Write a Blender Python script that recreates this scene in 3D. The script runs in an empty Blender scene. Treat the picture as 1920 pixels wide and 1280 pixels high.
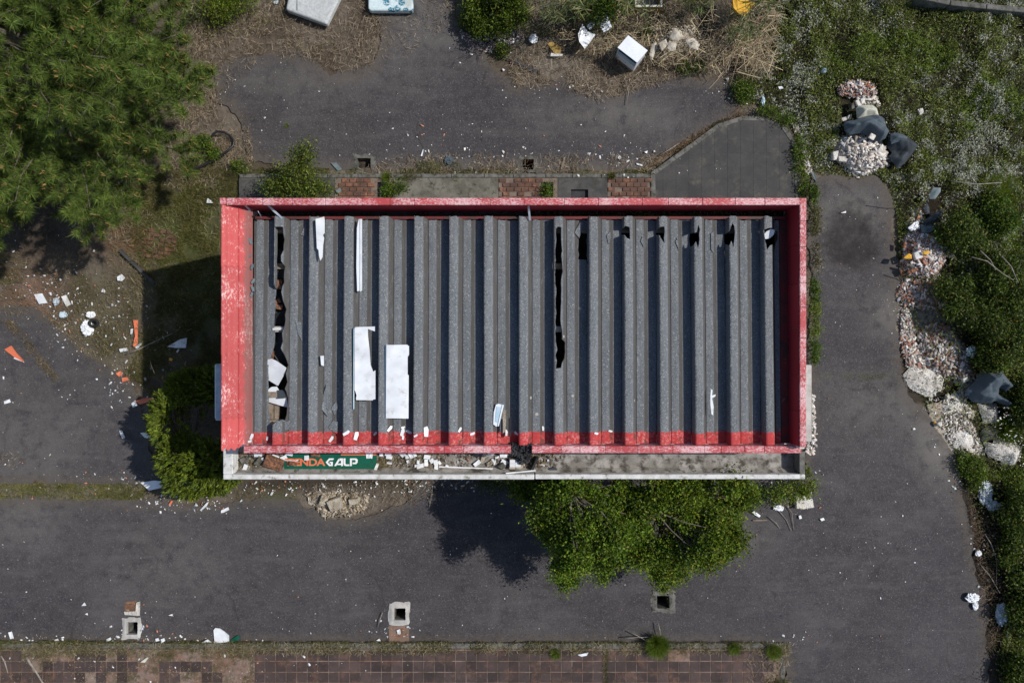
import bpy, bmesh, math
import numpy as np
from mathutils import Vector

# ---------------------------------------------------------------- camera, world, sun, exposure
CAM_H = 16.0
F = 1280.0            # focal length expressed in pixels of a 1920 wide picture
scene = bpy.context.scene
cam_d = bpy.data.cameras.new('camera'); cam = bpy.data.objects.new('camera', cam_d)
scene.collection.objects.link(cam); scene.camera = cam
cam.location = (0, 0, CAM_H); cam.rotation_euler = (0, 0, 0)
cam_d.sensor_width = 36; cam_d.lens = 36 * F / 1920; cam_d.clip_start = .1; cam_d.clip_end = 400

SUN = Vector((.86, .19, 1.0)).normalized()
world = bpy.data.worlds.new('World'); scene.world = world; world.use_nodes = True
wn = world.node_tree.nodes; wn.clear()
sky = wn.new('ShaderNodeTexSky'); sky.sky_type = 'NISHITA'; sky.sun_disc = False
sky.sun_elevation = math.asin(SUN.z); sky.sun_rotation = math.atan2(SUN.x, SUN.y)
sky.air_density = 1.0; sky.dust_density = 1.0; sky.ozone_density = 1.0
bg = wn.new('ShaderNodeBackground'); bg.inputs['Strength'].default_value = .105
wo = wn.new('ShaderNodeOutputWorld')
world.node_tree.links.new(sky.outputs[0], bg.inputs[0]); world.node_tree.links.new(bg.outputs[0], wo.inputs[0])
sd = bpy.data.lights.new('sun', 'SUN'); sd.energy = 3.9; sd.angle = math.radians(.6); sd.color = (1, .955, .89)
so = bpy.data.objects.new('sun', sd); scene.collection.objects.link(so)
so.rotation_euler = SUN.to_track_quat('Z', 'Y').to_euler(); so.location = (20, 5, 25)
scene.view_settings.view_transform = 'Standard'; scene.view_settings.look = 'None'
scene.view_settings.exposure = 0.0; scene.view_settings.gamma = 1; scene.view_settings.use_curve_mapping = False
scene.cycles.max_bounces = 5; scene.cycles.diffuse_bounces = 3; scene.cycles.transparent_max_bounces = 6

C = scene.collection
rng = np.random.default_rng(7)

# ---------------------------------------------------------------- helpers
def gx(px, z=0.0): return (px - 960.0) * (CAM_H - z) / F
def gy(py, z=0.0): return (640.0 - py) * (CAM_H - z) / F
def P(px, py, z=0.0): return (gx(px, z), gy(py, z))
def PP(pts, z=0.0): return [P(a, b, z) for a, b in pts]

def hsh(ix, iy, s):
    h = (ix.astype(np.int64) * 374761393 + iy.astype(np.int64) * 668265263 + s * 1442695041) & 0x7fffffff
    h = ((h ^ (h >> 13)) * 1274126177) & 0x7fffffff
    h = (h ^ (h >> 16)) & 0xffff
    return h / 65535.0
def vnoise(x, y, s=0):
    x = np.asarray(x, float); y = np.asarray(y, float)
    ix = np.floor(x).astype(np.int64); iy = np.floor(y).astype(np.int64)
    fx = x - ix; fy = y - iy; fx = fx * fx * (3 - 2 * fx); fy = fy * fy * (3 - 2 * fy)
    a = hsh(ix, iy, s); b = hsh(ix + 1, iy, s); c = hsh(ix, iy + 1, s); d = hsh(ix + 1, iy + 1, s)
    return (a * (1 - fx) + b * fx) * (1 - fy) + (c * (1 - fx) + d * fx) * fy
def fbm(x, y, f=1.0, o=3, s=0):
    r = 0; a = .5; t = 0
    for i in range(o):
        r = r + a * vnoise(np.asarray(x) * f, np.asarray(y) * f, s + i * 17); t += a; a *= .5; f *= 2.03
    return r / t            # 0..1
def sdf(poly, x, y):
    """signed distance (positive inside) to a polygon"""
    x = np.asarray(x, float); y = np.asarray(y, float)
    d = np.full(x.shape, 1e9); ins = np.zeros(x.shape, bool); n = len(poly)
    for i in range(n):
        ax, ay = poly[i]; bx, by = poly[(i + 1) % n]
        ex, ey = bx - ax, by - ay; l2 = ex * ex + ey * ey + 1e-12
        t = np.clip(((x - ax) * ex + (y - ay) * ey) / l2, 0, 1)
        d = np.minimum(d, np.hypot(x - ax - t * ex, y - ay - t * ey))
        if ay != by:
            c = ((ay > y) != (by > y)) & (x < (bx - ax) * (y - ay) / (by - ay) + ax)
            ins ^= c
    return np.where(ins, d, -d)
def sample(poly, n, r=None, edge=None):
    """n random points inside polygon; poly in metres"""
    r = r or rng; p = np.array(poly); lo = p.min(0); hi = p.max(0); out = np.zeros((0, 2))
    while len(out) < n:
        q = lo + r.random((max(n * 2, 64), 2)) * (hi - lo)
        q = q[sdf(poly, q[:, 0], q[:, 1]) > 0]; out = np.vstack([out, q])
    return out[:n]

def wloc(o):
    v = Vector((0, 0, 0))
    while o is not None: v += Vector(o.location); o = o.parent
    return v
def props(o, label=None, cat=None, group=None, kind=None):
    if label: o['label'] = label
    if cat: o['category'] = cat
    if group: o['group'] = group
    if kind: o['kind'] = kind
    return o
def thing(name, label, cat, loc=(0, 0, 0), group=None, kind=None):
    o = bpy.data.objects.new(name, None); C.objects.link(o); o.location = loc; o.empty_display_size = .2
    return props(o, label, cat, group, kind)
def link(name, me, m, parent=None, **k):
    me.materials.append(m) if m and not me.materials else None
    o = bpy.data.objects.new(name, me); C.objects.link(o)
    if parent: o.parent = parent
    return props(o, **k)

def np_mesh(name, V, Fc, col=None, attrs=None):
    """V (n,3); Fc (m,k) array of equal size faces"""
    me = bpy.data.meshes.new(name); V = np.ascontiguousarray(V, dtype=np.float32); Fc = np.ascontiguousarray(Fc, dtype=np.int32)
    m, k = Fc.shape
    me.vertices.add(len(V)); me.vertices.foreach_set('co', V.ravel())
    me.loops.add(m * k); me.loops.foreach_set('vertex_index', Fc.ravel())
    me.polygons.add(m); me.polygons.foreach_set('loop_start', np.arange(m, dtype=np.int32) * k)
    me.polygons.foreach_set('loop_total', np.full(m, k, dtype=np.int32))
    me.update(calc_edges=True)
    if col is not None:
        a = me.color_attributes.new('col', 'FLOAT_COLOR', 'POINT')
        c = np.ones((len(V), 4), np.float32); c[:, :3] = col; a.data.foreach_set('color', c.ravel())
    for n_, v in (attrs or {}).items():
        a = me.attributes.new(n_, 'FLOAT', 'POINT'); a.data.foreach_set('value', np.ascontiguousarray(v, dtype=np.float32))
    return me

class MB:
    def __init__(s): s.v = []; s.f = []; s.c = []
    def add(s, vs, fs, col=None):
        b = len(s.v); s.v += [tuple(map(float, v)) for v in vs]; s.f += [tuple(b + i for i in f) for f in fs]
        s.c += [col or (1, 1, 1)] * len(vs)
        return s
    def box(s, x0, x1, y0, y1, z0, z1, col=None):
        return s.add([(x0, y0, z0), (x1, y0, z0), (x1, y1, z0), (x0, y1, z0), (x0, y0, z1), (x1, y0, z1), (x1, y1, z1), (x0, y1, z1)],
              [(3, 2, 1, 0), (4, 5, 6, 7), (0, 1, 5, 4), (1, 2, 6, 5), (2, 3, 7, 6), (3, 0, 4, 7)], col)
    def obox(s, c, size, rz=0, tx=0, ty=0, col=None):
        w, d, h = [q / 2 for q in size]; vs = []
        for z in (-h, h):
            for x, y in ((-w, -d), (w, -d), (w, d), (-w, d)):
                v = Vector((x, y, z)); v.rotate(__import__('mathutils').Euler((tx, ty, rz))); vs.append((c[0] + v.x, c[1] + v.y, c[2] + v.z))
        return s.add(vs, [(3, 2, 1, 0), (4, 5, 6, 7), (0, 1, 5, 4), (1, 2, 6, 5), (2, 3, 7, 6), (3, 0, 4, 7)], col)
    def prism(s, pts, z0, z1, dz=None, col=None):
        n = len(pts); a = sum(pts[i][0] * pts[(i + 1) % n][1] - pts[(i + 1) % n][0] * pts[i][1] for i in range(n))
        if a < 0: pts = pts[::-1]; dz = dz[::-1] if dz is not None else None
        dz = dz if dz is not None else [0] * n
        vs = [(x, y, z0 + d) for (x, y), d in zip(pts, dz)] + [(x, y, z1 + d) for (x, y), d in zip(pts, dz)]
        return s.add(vs, [tuple(range(n))[::-1], tuple(range(n, 2 * n))] + [(i, (i + 1) % n, n + (i + 1) % n, n + i) for i in range(n)], col)
    def tube(s, pts, rad, n=6, col=None):
        pts = [Vector(p) for p in pts]; rad = rad if hasattr(rad, '__len__') else [rad] * len(pts); vs = []
        for i, p in enumerate(pts):
            d = (pts[min(i + 1, len(pts) - 1)] - pts[max(i - 1, 0)]).normalized()
            u = d.cross(Vector((0, 0, 1)) if abs(d.z) < .9 else Vector((1, 0, 0))).normalized(); w = d.cross(u)
            for k in range(n):
                a = 2 * math.pi * k / n; q = p + (u * math.cos(a) + w * math.sin(a)) * rad[i]; vs.append(q)
        fs = [(i * n + k, i * n + (k + 1) % n, (i + 1) * n + (k + 1) % n, (i + 1) * n + k) for i in range(len(pts) - 1) for k in range(n)]
        fs += [tuple(range(n))[::-1], tuple((len(pts) - 1) * n + k for k in range(n))]
        return s.add(vs, fs, col)
    def build(s, name, m, parent=None, smooth=False, bevel=0, origin=None, **k):
        V = np.array(s.v, float)
        if parent is not None: off = np.array(wloc(parent)); loc = (0, 0, 0)
        elif origin is False: off = np.zeros(3); loc = (0, 0, 0)
        else:
            off = np.array([V[:, 0].mean(), V[:, 1].mean(), V[:, 2].min()]); loc = tuple(off)
        me = bpy.data.meshes.new(name); me.from_pydata([tuple(v) for v in (V - off)], [], s.f)
        a = me.color_attributes.new('col', 'FLOAT_COLOR', 'POINT')
        c = np.ones((len(V), 4), np.float32); c[:, :3] = np.array(s.c); a.data.foreach_set('color', c.ravel())
        if smooth:
            me.polygons.foreach_set('use_smooth', [True] * len(me.polygons))
        o = link(name, me, m, parent, **k); o.location = loc
        if bevel:
            b = o.modifiers.new('bevel', 'BEVEL'); b.width = bevel; b.segments = 1; b.limit_method = 'ANGLE'
        return o

def field_mesh(name, field, box, res, z=0.0, zf=None, attrf=None, exact=False):
    """mesh of the region where field(x,y) > 0, cells clipped along the zero line"""
    x0, x1, y0, y1 = box; nx = int(round((x1 - x0) / res)); ny = int(round((y1 - y0) / res))
    xs = np.linspace(x0, x1, nx + 1); ys = np.linspace(y0, y1, ny + 1)
    X, Y = np.meshgrid(xs, ys); D = field(X, Y); V = [(a, b) for a, b in zip(X.ravel(), Y.ravel())]
    ins = D > 0; idx = np.arange((nx + 1) * (ny + 1)).reshape(ny + 1, nx + 1)
    c4 = ins[:-1, :-1].astype(int) + ins[:-1, 1:] + ins[1:, 1:] + ins[1:, :-1]
    full = c4 == 4
    Fq = np.stack([idx[:-1, :-1][full], idx[:-1, 1:][full], idx[1:, 1:][full], idx[1:, :-1][full]], 1)
    extra = []; cache = {}; DF = D.ravel(); N0 = len(V)
    jj, ii = np.nonzero((c4 > 0) & (c4 < 4))
    def cut(a, b):
        k = (a, b) if a < b else (b, a)
        if k not in cache:
            t = DF[a] / (DF[a] - DF[b]); cache[k] = len(V)
            V.append((V[a][0] + t * (V[b][0] - V[a][0]), V[a][1] + t * (V[b][1] - V[a][1])))
        return cache[k]
    for j, i in zip(jj, ii):
        q = [int(idx[j, i]), int(idx[j, i + 1]), int(idx[j + 1, i + 1]), int(idx[j + 1, i])]; out = []
        for k in range(4):
            a, b = q[k], q[(k + 1) % 4]
            if DF[a] > 0: out.append(a)
            if (DF[a] > 0) != (DF[b] > 0): out.append(cut(a, b))
        if len(out) >= 3:
            for k in range(1, len(out) - 1): extra.append((out[0], out[k], out[k + 1]))
    VA = np.array(V); T = np.vstack([Fq[:, [0, 1, 2]], Fq[:, [0, 2, 3]], np.array(extra, int).reshape(-1, 3)])
    used = np.unique(T); rem = np.full(len(VA), -1); rem[used] = np.arange(len(used)); VA = VA[used]; T = rem[T]
    Z = zf(VA[:, 0], VA[:, 1]) if zf is not None else np.full(len(VA), z)
    me = np_mesh(name, np.column_stack([VA, Z]), T, attrs=attrf(VA[:, 0], VA[:, 1]) if attrf else None)
    me.polygons.foreach_set('use_smooth', [True] * len(me.polygons)); me.update()
    return me

def clip_poly(sub, clip):
    """Sutherland-Hodgman, clip convex ccw"""
    out = list(sub); n = len(clip)
    for i in range(n):
        a, b = clip[i], clip[(i + 1) % n]; inp = out; out = []
        side = lambda p: (b[0] - a[0]) * (p[1] - a[1]) - (b[1] - a[1]) * (p[0] - a[0])
        for k in range(len(inp)):
            p, q = inp[k], inp[(k + 1) % len(inp)]; sp, sq = side(p), side(q)
            if sp >= 0: out.append(p)
            if (sp >= 0) != (sq >= 0):
                t = sp / (sp - sq); out.append((p[0] + t * (q[0] - p[0]), p[1] + t * (q[1] - p[1])))
        if not out: return []
    return out

# ---- foliage primitives (vectorised)
def unit(v): return v / (np.linalg.norm(v, axis=-1, keepdims=True) + 1e-9)
def leaves(cen, ax, l, w, col, r, flat=0.5):
    """diamond leaves with a fold: cen (n,3), ax (n,3) unit length axis, l,w (n,)"""
    n = len(cen); rd = unit(r.normal(size=(n, 3)) + np.array([0, 0, flat * 2]))
    b = unit(np.cross(ax, rd)); nn = np.cross(b, ax)
    l = np.broadcast_to(l, n)[:, None]; w = np.broadcast_to(w, n)[:, None]
    V = np.stack([cen - ax * l / 2, cen + b * w / 2 + nn * w * .2, cen + ax * l / 2, cen - b * w / 2 + nn * w * .2], 1)
    Fc = np.arange(n * 4).reshape(n, 4)
    return V.reshape(-1, 3), Fc, np.repeat(col, 4, 0)
def blades(base, d, l, w, col, r):
    n = len(base); d = unit(d); side = unit(np.cross(d, r.normal(size=(n, 3))))
    l = np.broadcast_to(l, n)[:, None]; w = np.broadcast_to(w, n)[:, None]
    V = np.stack([base - side * w / 2, base + side * w / 2, base + d * l], 1)
    return V.reshape(-1, 3), np.arange(n * 3).reshape(n, 3), np.repeat(col, 3, 0)
def straws(cen, ax, l, w, col, r):
    n = len(cen); ax = unit(ax); side = unit(np.cross(ax, np.array([0, 0, 1.0]) + r.normal(size=(n, 3)) * .5))
    l = np.broadcast_to(l, n)[:, None]; w = np.broadcast_to(w, n)[:, None]
    V = np.stack([cen - ax * l / 2 - side * w / 2, cen - ax * l / 2 + side * w / 2, cen + ax * l / 2 + side * w * .3, cen + ax * l / 2 - side * w * .3], 1)
    return V.reshape(-1, 3), np.arange(n * 4).reshape(n, 4), np.repeat(col, 4, 0)
def merge(*parts):
    V = []; Fc = []; Cc = []; b = 0
    for v, f, c in parts:
        V.append(v); Fc.append(f + b); Cc.append(c); b += len(v)
    return np.vstack(V), np.vstack(Fc), np.vstack(Cc)
def put(name, vfc, m, parent=None, **k):
    V, Fc, Cc = vfc
    if parent is not None: off = np.array(wloc(parent))
    elif k.get('kind'): off = np.zeros(3)
    else: off = np.array([V[:, 0].mean(), V[:, 1].mean(), V[:, 2].min()])
    me = np_mesh(name, V - off, Fc, Cc); o = link(name, me, m, parent, **k)
    if parent is None: o.location = tuple(off)
    return o
def pal(n, cols, r, jit=.15):
    c = np.array(cols, float)[r.integers(0, len(cols), n)]
    return np.clip(c * (1 + r.normal(size=(n, 1)) * jit), .003, .95)
def chunks(xy, z, size, cols, r, flat=.5, elong=1.0):
    """jittered little boxes, one per point"""
    n = len(xy); size = np.broadcast_to(size, n)
    e = 1 + (elong - 1) * r.random(n); a = r.random(n) * 6.283; tz = r.normal(size=(n, 2)) * .22
    base = np.array([(-1, -1, -1), (1, -1, -1), (1, 1, -1), (-1, 1, -1), (-1, -1, 1), (1, -1, 1), (1, 1, 1), (-1, 1, 1)], float) * .5
    B = base[None] * (1 + r.uniform(-.28, .28, (n, 8, 3)))
    B[:, :, 0] *= (size * e)[:, None]; B[:, :, 1] *= (size * (.6 + .3 * r.random(n)))[:, None]; B[:, :, 2] *= (size * flat)[:, None]
    B[:, :, 2] += B[:, :, 0] * tz[:, :1] + B[:, :, 1] * tz[:, 1:]
    x = B[:, :, 0] * np.cos(a)[:, None] - B[:, :, 1] * np.sin(a)[:, None]; y = B[:, :, 0] * np.sin(a)[:, None] + B[:, :, 1] * np.cos(a)[:, None]
    V = np.stack([x + xy[:, :1], y + xy[:, 1:], B[:, :, 2] + np.broadcast_to(z, n)[:, None] + (size * flat * .5)[:, None]], 2)
    q = np.array([(3, 2, 1, 0), (4, 5, 6, 7), (0, 1, 5, 4), (1, 2, 6, 5), (2, 3, 7, 6), (3, 0, 4, 7)])
    Fc = (q[None] + (np.arange(n) * 8)[:, None, None]).reshape(-1, 4)
    return V.reshape(-1, 3), Fc, np.repeat(cols, 8, 0)
# ---------------------------------------------------------------- materials
class NT:
    def __init__(s, name):
        s.m = bpy.data.materials.new(name); s.m.use_nodes = True; s.t = s.m.node_tree; s.t.nodes.clear()
        s.out = s.n('ShaderNodeOutputMaterial'); s.co = None
    def n(s, t, **k):
        x = s.t.nodes.new(t)
        for a, b in k.items(): setattr(x, a, b)
        return x
    def l(s, a, b): s.t.links.new(a, b)
    def pos(s):
        if s.co is None: s.co = s.n('ShaderNodeNewGeometry').outputs['Position']
        return s.co
    def noise(s, scale, detail=3, rough=.6, vec=None, stretch=None):
        v = vec or s.pos()
        if stretch:
            mp = s.n('ShaderNodeMapping'); mp.inputs['Scale'].default_value = stretch; s.l(v, mp.inputs[0]); v = mp.outputs[0]
        x = s.n('ShaderNodeTexNoise'); x.inputs['Scale'].default_value = scale; x.inputs['Detail'].default_value = detail
        x.inputs['Roughness'].default_value = rough; s.l(v, x.inputs['Vector']); return x.outputs['Fac']
    def voro(s, scale, feature='F1', out='Distance', rnd=1.0):
        x = s.n('ShaderNodeTexVoronoi', feature=feature); x.inputs['Scale'].default_value = scale
        x.inputs['Randomness'].default_value = rnd; s.l(s.pos(), x.inputs['Vector']); return x.outputs[out]
    def ramp(s, fac, a, b, invert=False):
        x = s.n('ShaderNodeMapRange'); x.interpolation_type = 'SMOOTHSTEP'
        x.inputs['From Min'].default_value = a; x.inputs['From Max'].default_value = b
        if invert: x.inputs['To Min'].default_value = 1; x.inputs['To Max'].default_value = 0
        s.l(fac, x.inputs['Value']); return x.outputs['Result']
    def math(s, op, a, b=None):
        x = s.n('ShaderNodeMath', operation=op)
        for i, v in enumerate((a, b)):
            if v is None: continue
            if isinstance(v, (int, float)): x.inputs[i].default_value = v
            else: s.l(v, x.inputs[i])
        return x.outputs[0]
    def mix(s, fac, a, b, mode='MIX'):
        x = s.n('ShaderNodeMix', data_type='RGBA', blend_type=mode)
        if isinstance(fac, (int, float)): x.inputs['Factor'].default_value = fac
        else: s.l(fac, x.inputs['Factor'])
        for i, v in ((6, a), (7, b)):
            if isinstance(v, tuple): x.inputs[i].default_value = (*v[:3], 1)
            else: s.l(v, x.inputs[i])
        return x.outputs[2]
    def attr(s, name, out='Fac'):
        x = s.n('ShaderNodeAttribute', attribute_name=name); return x.outputs[out]
    def oirand(s): return s.n('ShaderNodeObjectInfo').outputs['Random']
    def bright(s, col, fac, lo, hi):
        x = s.n('ShaderNodeMapRange'); x.inputs['To Min'].default_value = lo; x.inputs['To Max'].default_value = hi
        s.l(fac, x.inputs['Value']); c = s.n('ShaderNodeCombineColor')
        for i in range(3): s.l(x.outputs[0], c.inputs[i])
        return s.mix(1.0, col, c.outputs[0], 'MULTIPLY')
    def finish(s, col, rough=.85, bump=None, bs=.3, bd=.02, spec=.3, metal=0, double=False):
        p = s.n('ShaderNodeBsdfPrincipled'); p.inputs['Roughness'].default_value = rough
        p.inputs['Specular IOR Level'].default_value = spec; p.inputs['Metallic'].default_value = metal
        if isinstance(col, tuple): p.inputs['Base Color'].default_value = (*col, 1)
        else: s.l(col, p.inputs['Base Color'])
        if bump is not None:
            b = s.n('ShaderNodeBump'); b.inputs['Strength'].default_value = bs; b.inputs['Distance'].default_value = bd
            s.l(bump, b.inputs['Height']); s.l(b.outputs[0], p.inputs['Normal'])
        s.l(p.outputs[0], s.out.inputs[0]); return s.m

def simple(name, c1, c2, scale=6, rough=.8, bump=True, fine=60, bs=.25, bd=.01, spec=.3, metal=0, dirt_shade=None, dirt_amt=(.55, .75)):
    t = NT(name); a = t.noise(scale, 4); f = t.noise(fine, 2)
    c = t.mix(t.ramp(a, .35, .65), c1, c2); c = t.bright(c, f, .78, 1.22)
    if dirt_shade: c = t.mix(t.ramp(t.noise(scale * 1.7 + .37, 5, .7), *dirt_amt), c, dirt_shade)
    return t.finish(c, rough, f if bump else None, bs, bd, spec, metal)

M = {}
def mk_asphalt():
    t = NT('asphalt'); big = t.noise(.55, 4, .6); mid = t.noise(3.2, 5, .65); fine = t.noise(120, 2, .7); f2 = t.noise(48, 3, .8)
    c = t.mix(t.ramp(big, .35, .68), (.040, .036, .040), (.056, .051, .056))
    c = t.bright(c, mid, .84, 1.16); c = t.bright(c, f2, .38, 1.62)
    c = t.mix(t.ramp(t.voro(42), .02, .30, True), c, (.16, .155, .15))          # pale aggregate grains
    cell = t.n('ShaderNodeSeparateColor'); t.l(t.voro(44, out='Color'), cell.inputs[0])
    c = t.mix(t.math('MULTIPLY', t.ramp(cell.outputs[0], .84, .98), .55), c, (.125, .12, .125)); c = t.mix(t.math('MULTIPLY', t.ramp(cell.outputs[1], .80, .97), .5), c, (.015, .015, .016))
    sp = t.math('MULTIPLY', t.ramp(t.voro(17), .0, .16, True), t.ramp(t.noise(2.3, 2), .45, .6))
    c = t.mix(sp, c, (.30, .29, .27))
    lich = t.math('MULTIPLY', t.ramp(t.math('ADD', t.voro(2.9), t.math('MULTIPLY', t.noise(1.7, 2), .10)), .085, .10, True), t.ramp(t.noise(.7, 2), .42, .52))
    c = t.mix(t.math('MULTIPLY', lich, .75), c, (.34, .33, .27))
    streak = t.ramp(t.noise(1.0, 5, .7, stretch=(.6, 3.2, 1)), .48, .72); c = t.mix(t.math('MULTIPLY', streak, .42), c, (.105, .10, .098))
    wv = t.n('ShaderNodeTexNoise'); wv.inputs['Scale'].default_value = 1.3; wv.inputs['Detail'].default_value = 5; t.l(t.pos(), wv.inputs['Vector'])
    wa = t.n('ShaderNodeVectorMath', operation='MULTIPLY_ADD'); wa.inputs[1].default_value = (1.1, 1.1, 0); t.l(wv.outputs['Color'], wa.inputs[0]); t.l(t.pos(), wa.inputs[2])
    vc = t.n('ShaderNodeTexVoronoi', feature='DISTANCE_TO_EDGE'); vc.inputs['Scale'].default_value = .36; t.l(wa.outputs[0], vc.inputs['Vector'])
    crk = t.math('MULTIPLY', t.ramp(vc.outputs['Distance'], .001, .007, True), t.ramp(t.noise(.8, 3), .46, .56)); c = t.mix(t.math('MULTIPLY', crk, .7), c, (.022, .020, .018))
    pw = t.ramp(t.noise(.9, 6, .72), .52, .70); c = t.mix(t.math('MULTIPLY', pw, .45), c, (.092, .088, .089))
    dust = t.math('MULTIPLY', t.attr('dust'), t.ramp(t.math('ADD', mid, t.math('MULTIPLY', fine, .35)), .42, .75))
    c = t.mix(dust, c, (.16, .148, .135))
    ed = t.ramp(t.math('ADD', t.attr('edge'), t.math('MULTIPLY', t.noise(7, 4, .7), -.85)), -.42, -.08, True)
    ed = t.math('MULTIPLY', ed, t.ramp(t.noise(19, 5, .85), .38, .56)); c = t.mix(t.math('MULTIPLY', ed, .85), c, (.105, .088, .07))
    sn = t.ramp(t.math('ADD', t.attr('stain'), t.math('MULTIPLY', t.math('SUBTRACT', t.noise(5, 6, .75), .5), 1.5)), .15, 1.25); c = t.mix(t.math('MULTIPLY', sn, .8), c, (.014, .012, .012))
    gr = t.math('MULTIPLY', t.attr('moss'), t.ramp(mid, .35, .6)); c = t.mix(gr, c, (.075, .085, .03))
    M['asphalt'] = t.finish(c, .9, f2, .5, .012, .25)
mk_asphalt()
def mk_ground():
    t = NT('ground_soil'); a = t.noise(1.3, 5, .65); b = t.noise(9, 4, .7); f = t.noise(60, 3, .8)
    c = t.mix(t.ramp(a, .35, .65), (.085, .066, .050), (.15, .125, .10))
    c = t.bright(c, b, .6, 1.35); c = t.bright(c, f, .55, 1.5)
    c = t.mix(t.math('MULTIPLY', t.attr('red'), t.ramp(b, .3, .6)), c, (.22, .10, .055))
    c = t.mix(t.math('MULTIPLY', t.attr('green'), t.ramp(t.math('ADD', b, t.math('MULTIPLY', a, .4)), .40, .7)), c, (.060, .070, .022))
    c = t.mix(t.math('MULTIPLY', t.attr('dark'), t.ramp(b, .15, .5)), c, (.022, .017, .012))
    c = t.mix(t.math('MULTIPLY', t.attr('pale'), t.ramp(b, .3, .6)), c, (.42, .38, .32))
    M['ground'] = t.finish(c, .95, b, .8, .05, .1)
mk_ground()
def mk_leaf(name, tr=.35, gl=.1):
    t = NT(name); c = t.attr('col', 'Color')
    p = t.n('ShaderNodeBsdfPrincipled'); p.inputs['Roughness'].default_value = .55; p.inputs['Specular IOR Level'].default_value = gl
    t.l(c, p.inputs['Base Color']); tl = t.n('ShaderNodeBsdfTranslucent'); t.l(c, tl.inputs[0])
    mx = t.n('ShaderNodeMixShader'); mx.inputs[0].default_value = tr; t.l(p.outputs[0], mx.inputs[1]); t.l(tl.outputs[0], mx.inputs[2]); t.l(mx.outputs[0], t.out.inputs[0])
    M[name] = t.m
mk_leaf('leaf', .38, .35); mk_leaf('needle', .25, .2); mk_leaf('straw', .1, .2)
def mk_col(name, rough=.85, bs=.4, spec=.25, grime=.0):
    t = NT(name); c = t.attr('col', 'Color'); f = t.noise(35, 4, .7); c = t.bright(c, f, .72, 1.25)
    if grime: c = t.mix(t.math('MULTIPLY', t.ramp(t.noise(5, 5, .7), .45, .7), grime), c, (.12, .09, .065))
    M[name] = t.finish(c, rough, f, bs, .008, spec)
mk_col('rubble', .9); mk_col('litter', .6, .1, .4, .25); mk_col('plastic', .45, .05, .5, .12)
def mk_fibro():
    t = NT('fibre_cement'); fine = t.noise(70, 3, .8); mid = t.noise(2.2, 5, .7, stretch=(3, .45, 1)); f3 = t.noise(22, 4, .75)
    c = t.mix(t.ramp(mid, .3, .7), (.122, .138, .154), (.178, .194, .210)); c = t.bright(c, fine, .72, 1.28)
    c = t.mix(t.math('MULTIPLY', t.ramp(f3, .60, .72), .5), c, (.27, .265, .25))
    cell = t.n('ShaderNodeSeparateColor'); t.l(t.voro(62, out='Color'), cell.inputs[0])
    c = t.mix(t.math('MULTIPLY', t.ramp(cell.outputs[0], .84, .97), .65), c, (.36, .36, .35)); c = t.mix(t.math('MULTIPLY', t.ramp(cell.outputs[1], .84, .97), .7), c, (.07, .07, .072))
    pit = t.ramp(t.voro(38), .10, .17, True); c = t.mix(t.math('MULTIPLY', pit, .75), c, (.035, .035, .035))
    d = t.math('MULTIPLY', t.attr('dirt_shade'), t.ramp(t.noise(6, 5, .7, stretch=(4, .5, 1)), .15, .5)); c = t.mix(t.math('MULTIPLY', d, .9), c, (.066, .060, .054))  # darkens rib strips and creases: dirt plus facet shading put into the colour
    st = t.ramp(t.noise(1.6, 6, .75, stretch=(5, .8, 1)), .60, .74); c = t.mix(t.math('MULTIPLY', st, .55), c, (.085, .075, .062))
    ridge = t.math('MULTIPLY', t.attr('ridge'), t.ramp(t.noise(46, 3, .8), .50, .60)); c = t.mix(ridge, c, (.34, .325, .30))
    pit2 = t.math('MULTIPLY', t.attr('ridge'), t.ramp(t.noise(47, 2, .8), .56, .62)); c = t.mix(pit2, c, (.03, .028, .026))
    lich = t.math('MULTIPLY', t.ramp(t.voro(1.9), .045, .06, True), t.ramp(t.noise(1.4, 2), .46, .52)); c = t.mix(t.math('MULTIPLY', lich, .8), c, (.46, .43, .36))
    # painted south end
    sx = t.n('ShaderNodeSeparateXYZ'); t.l(t.pos(), sx.inputs[0])
    e = t.math('ADD', sx.outputs[1], t.math('MULTIPLY', t.math('SUBTRACT', t.noise(2.4, 5, .75), .5), .16))
    e = t.math('ADD', e, t.math('MULTIPLY', t.math('SUBTRACT', t.noise(14, 3, .75), .5), .05))
    red = t.ramp(e, -1.605, -1.595, True)
    worn = t.math('MULTIPLY', t.ramp(t.noise(22, 5, .8), .48, .64), t.ramp(t.noise(3, 3), .38, .58))
    rc = t.mix(t.math('MULTIPLY', worn, .7), t.bright(t.mix(0.0, (.46, .052, .054), (0, 0, 0)), f3, .7, 1.2), (.62, .33, .31)); rc = t.mix(t.math('MULTIPLY', t.attr('dirt_shade'), t.ramp(t.noise(9, 4, .7), .42, .6)), rc, (.13, .05, .04))  # red ends darkened on the same strips, dirt and painted facet shading together
    c = t.mix(red, c, rc)
    M['fibro'] = t.finish(c, .88, fine, .45, .008, .25)
mk_fibro()
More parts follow.
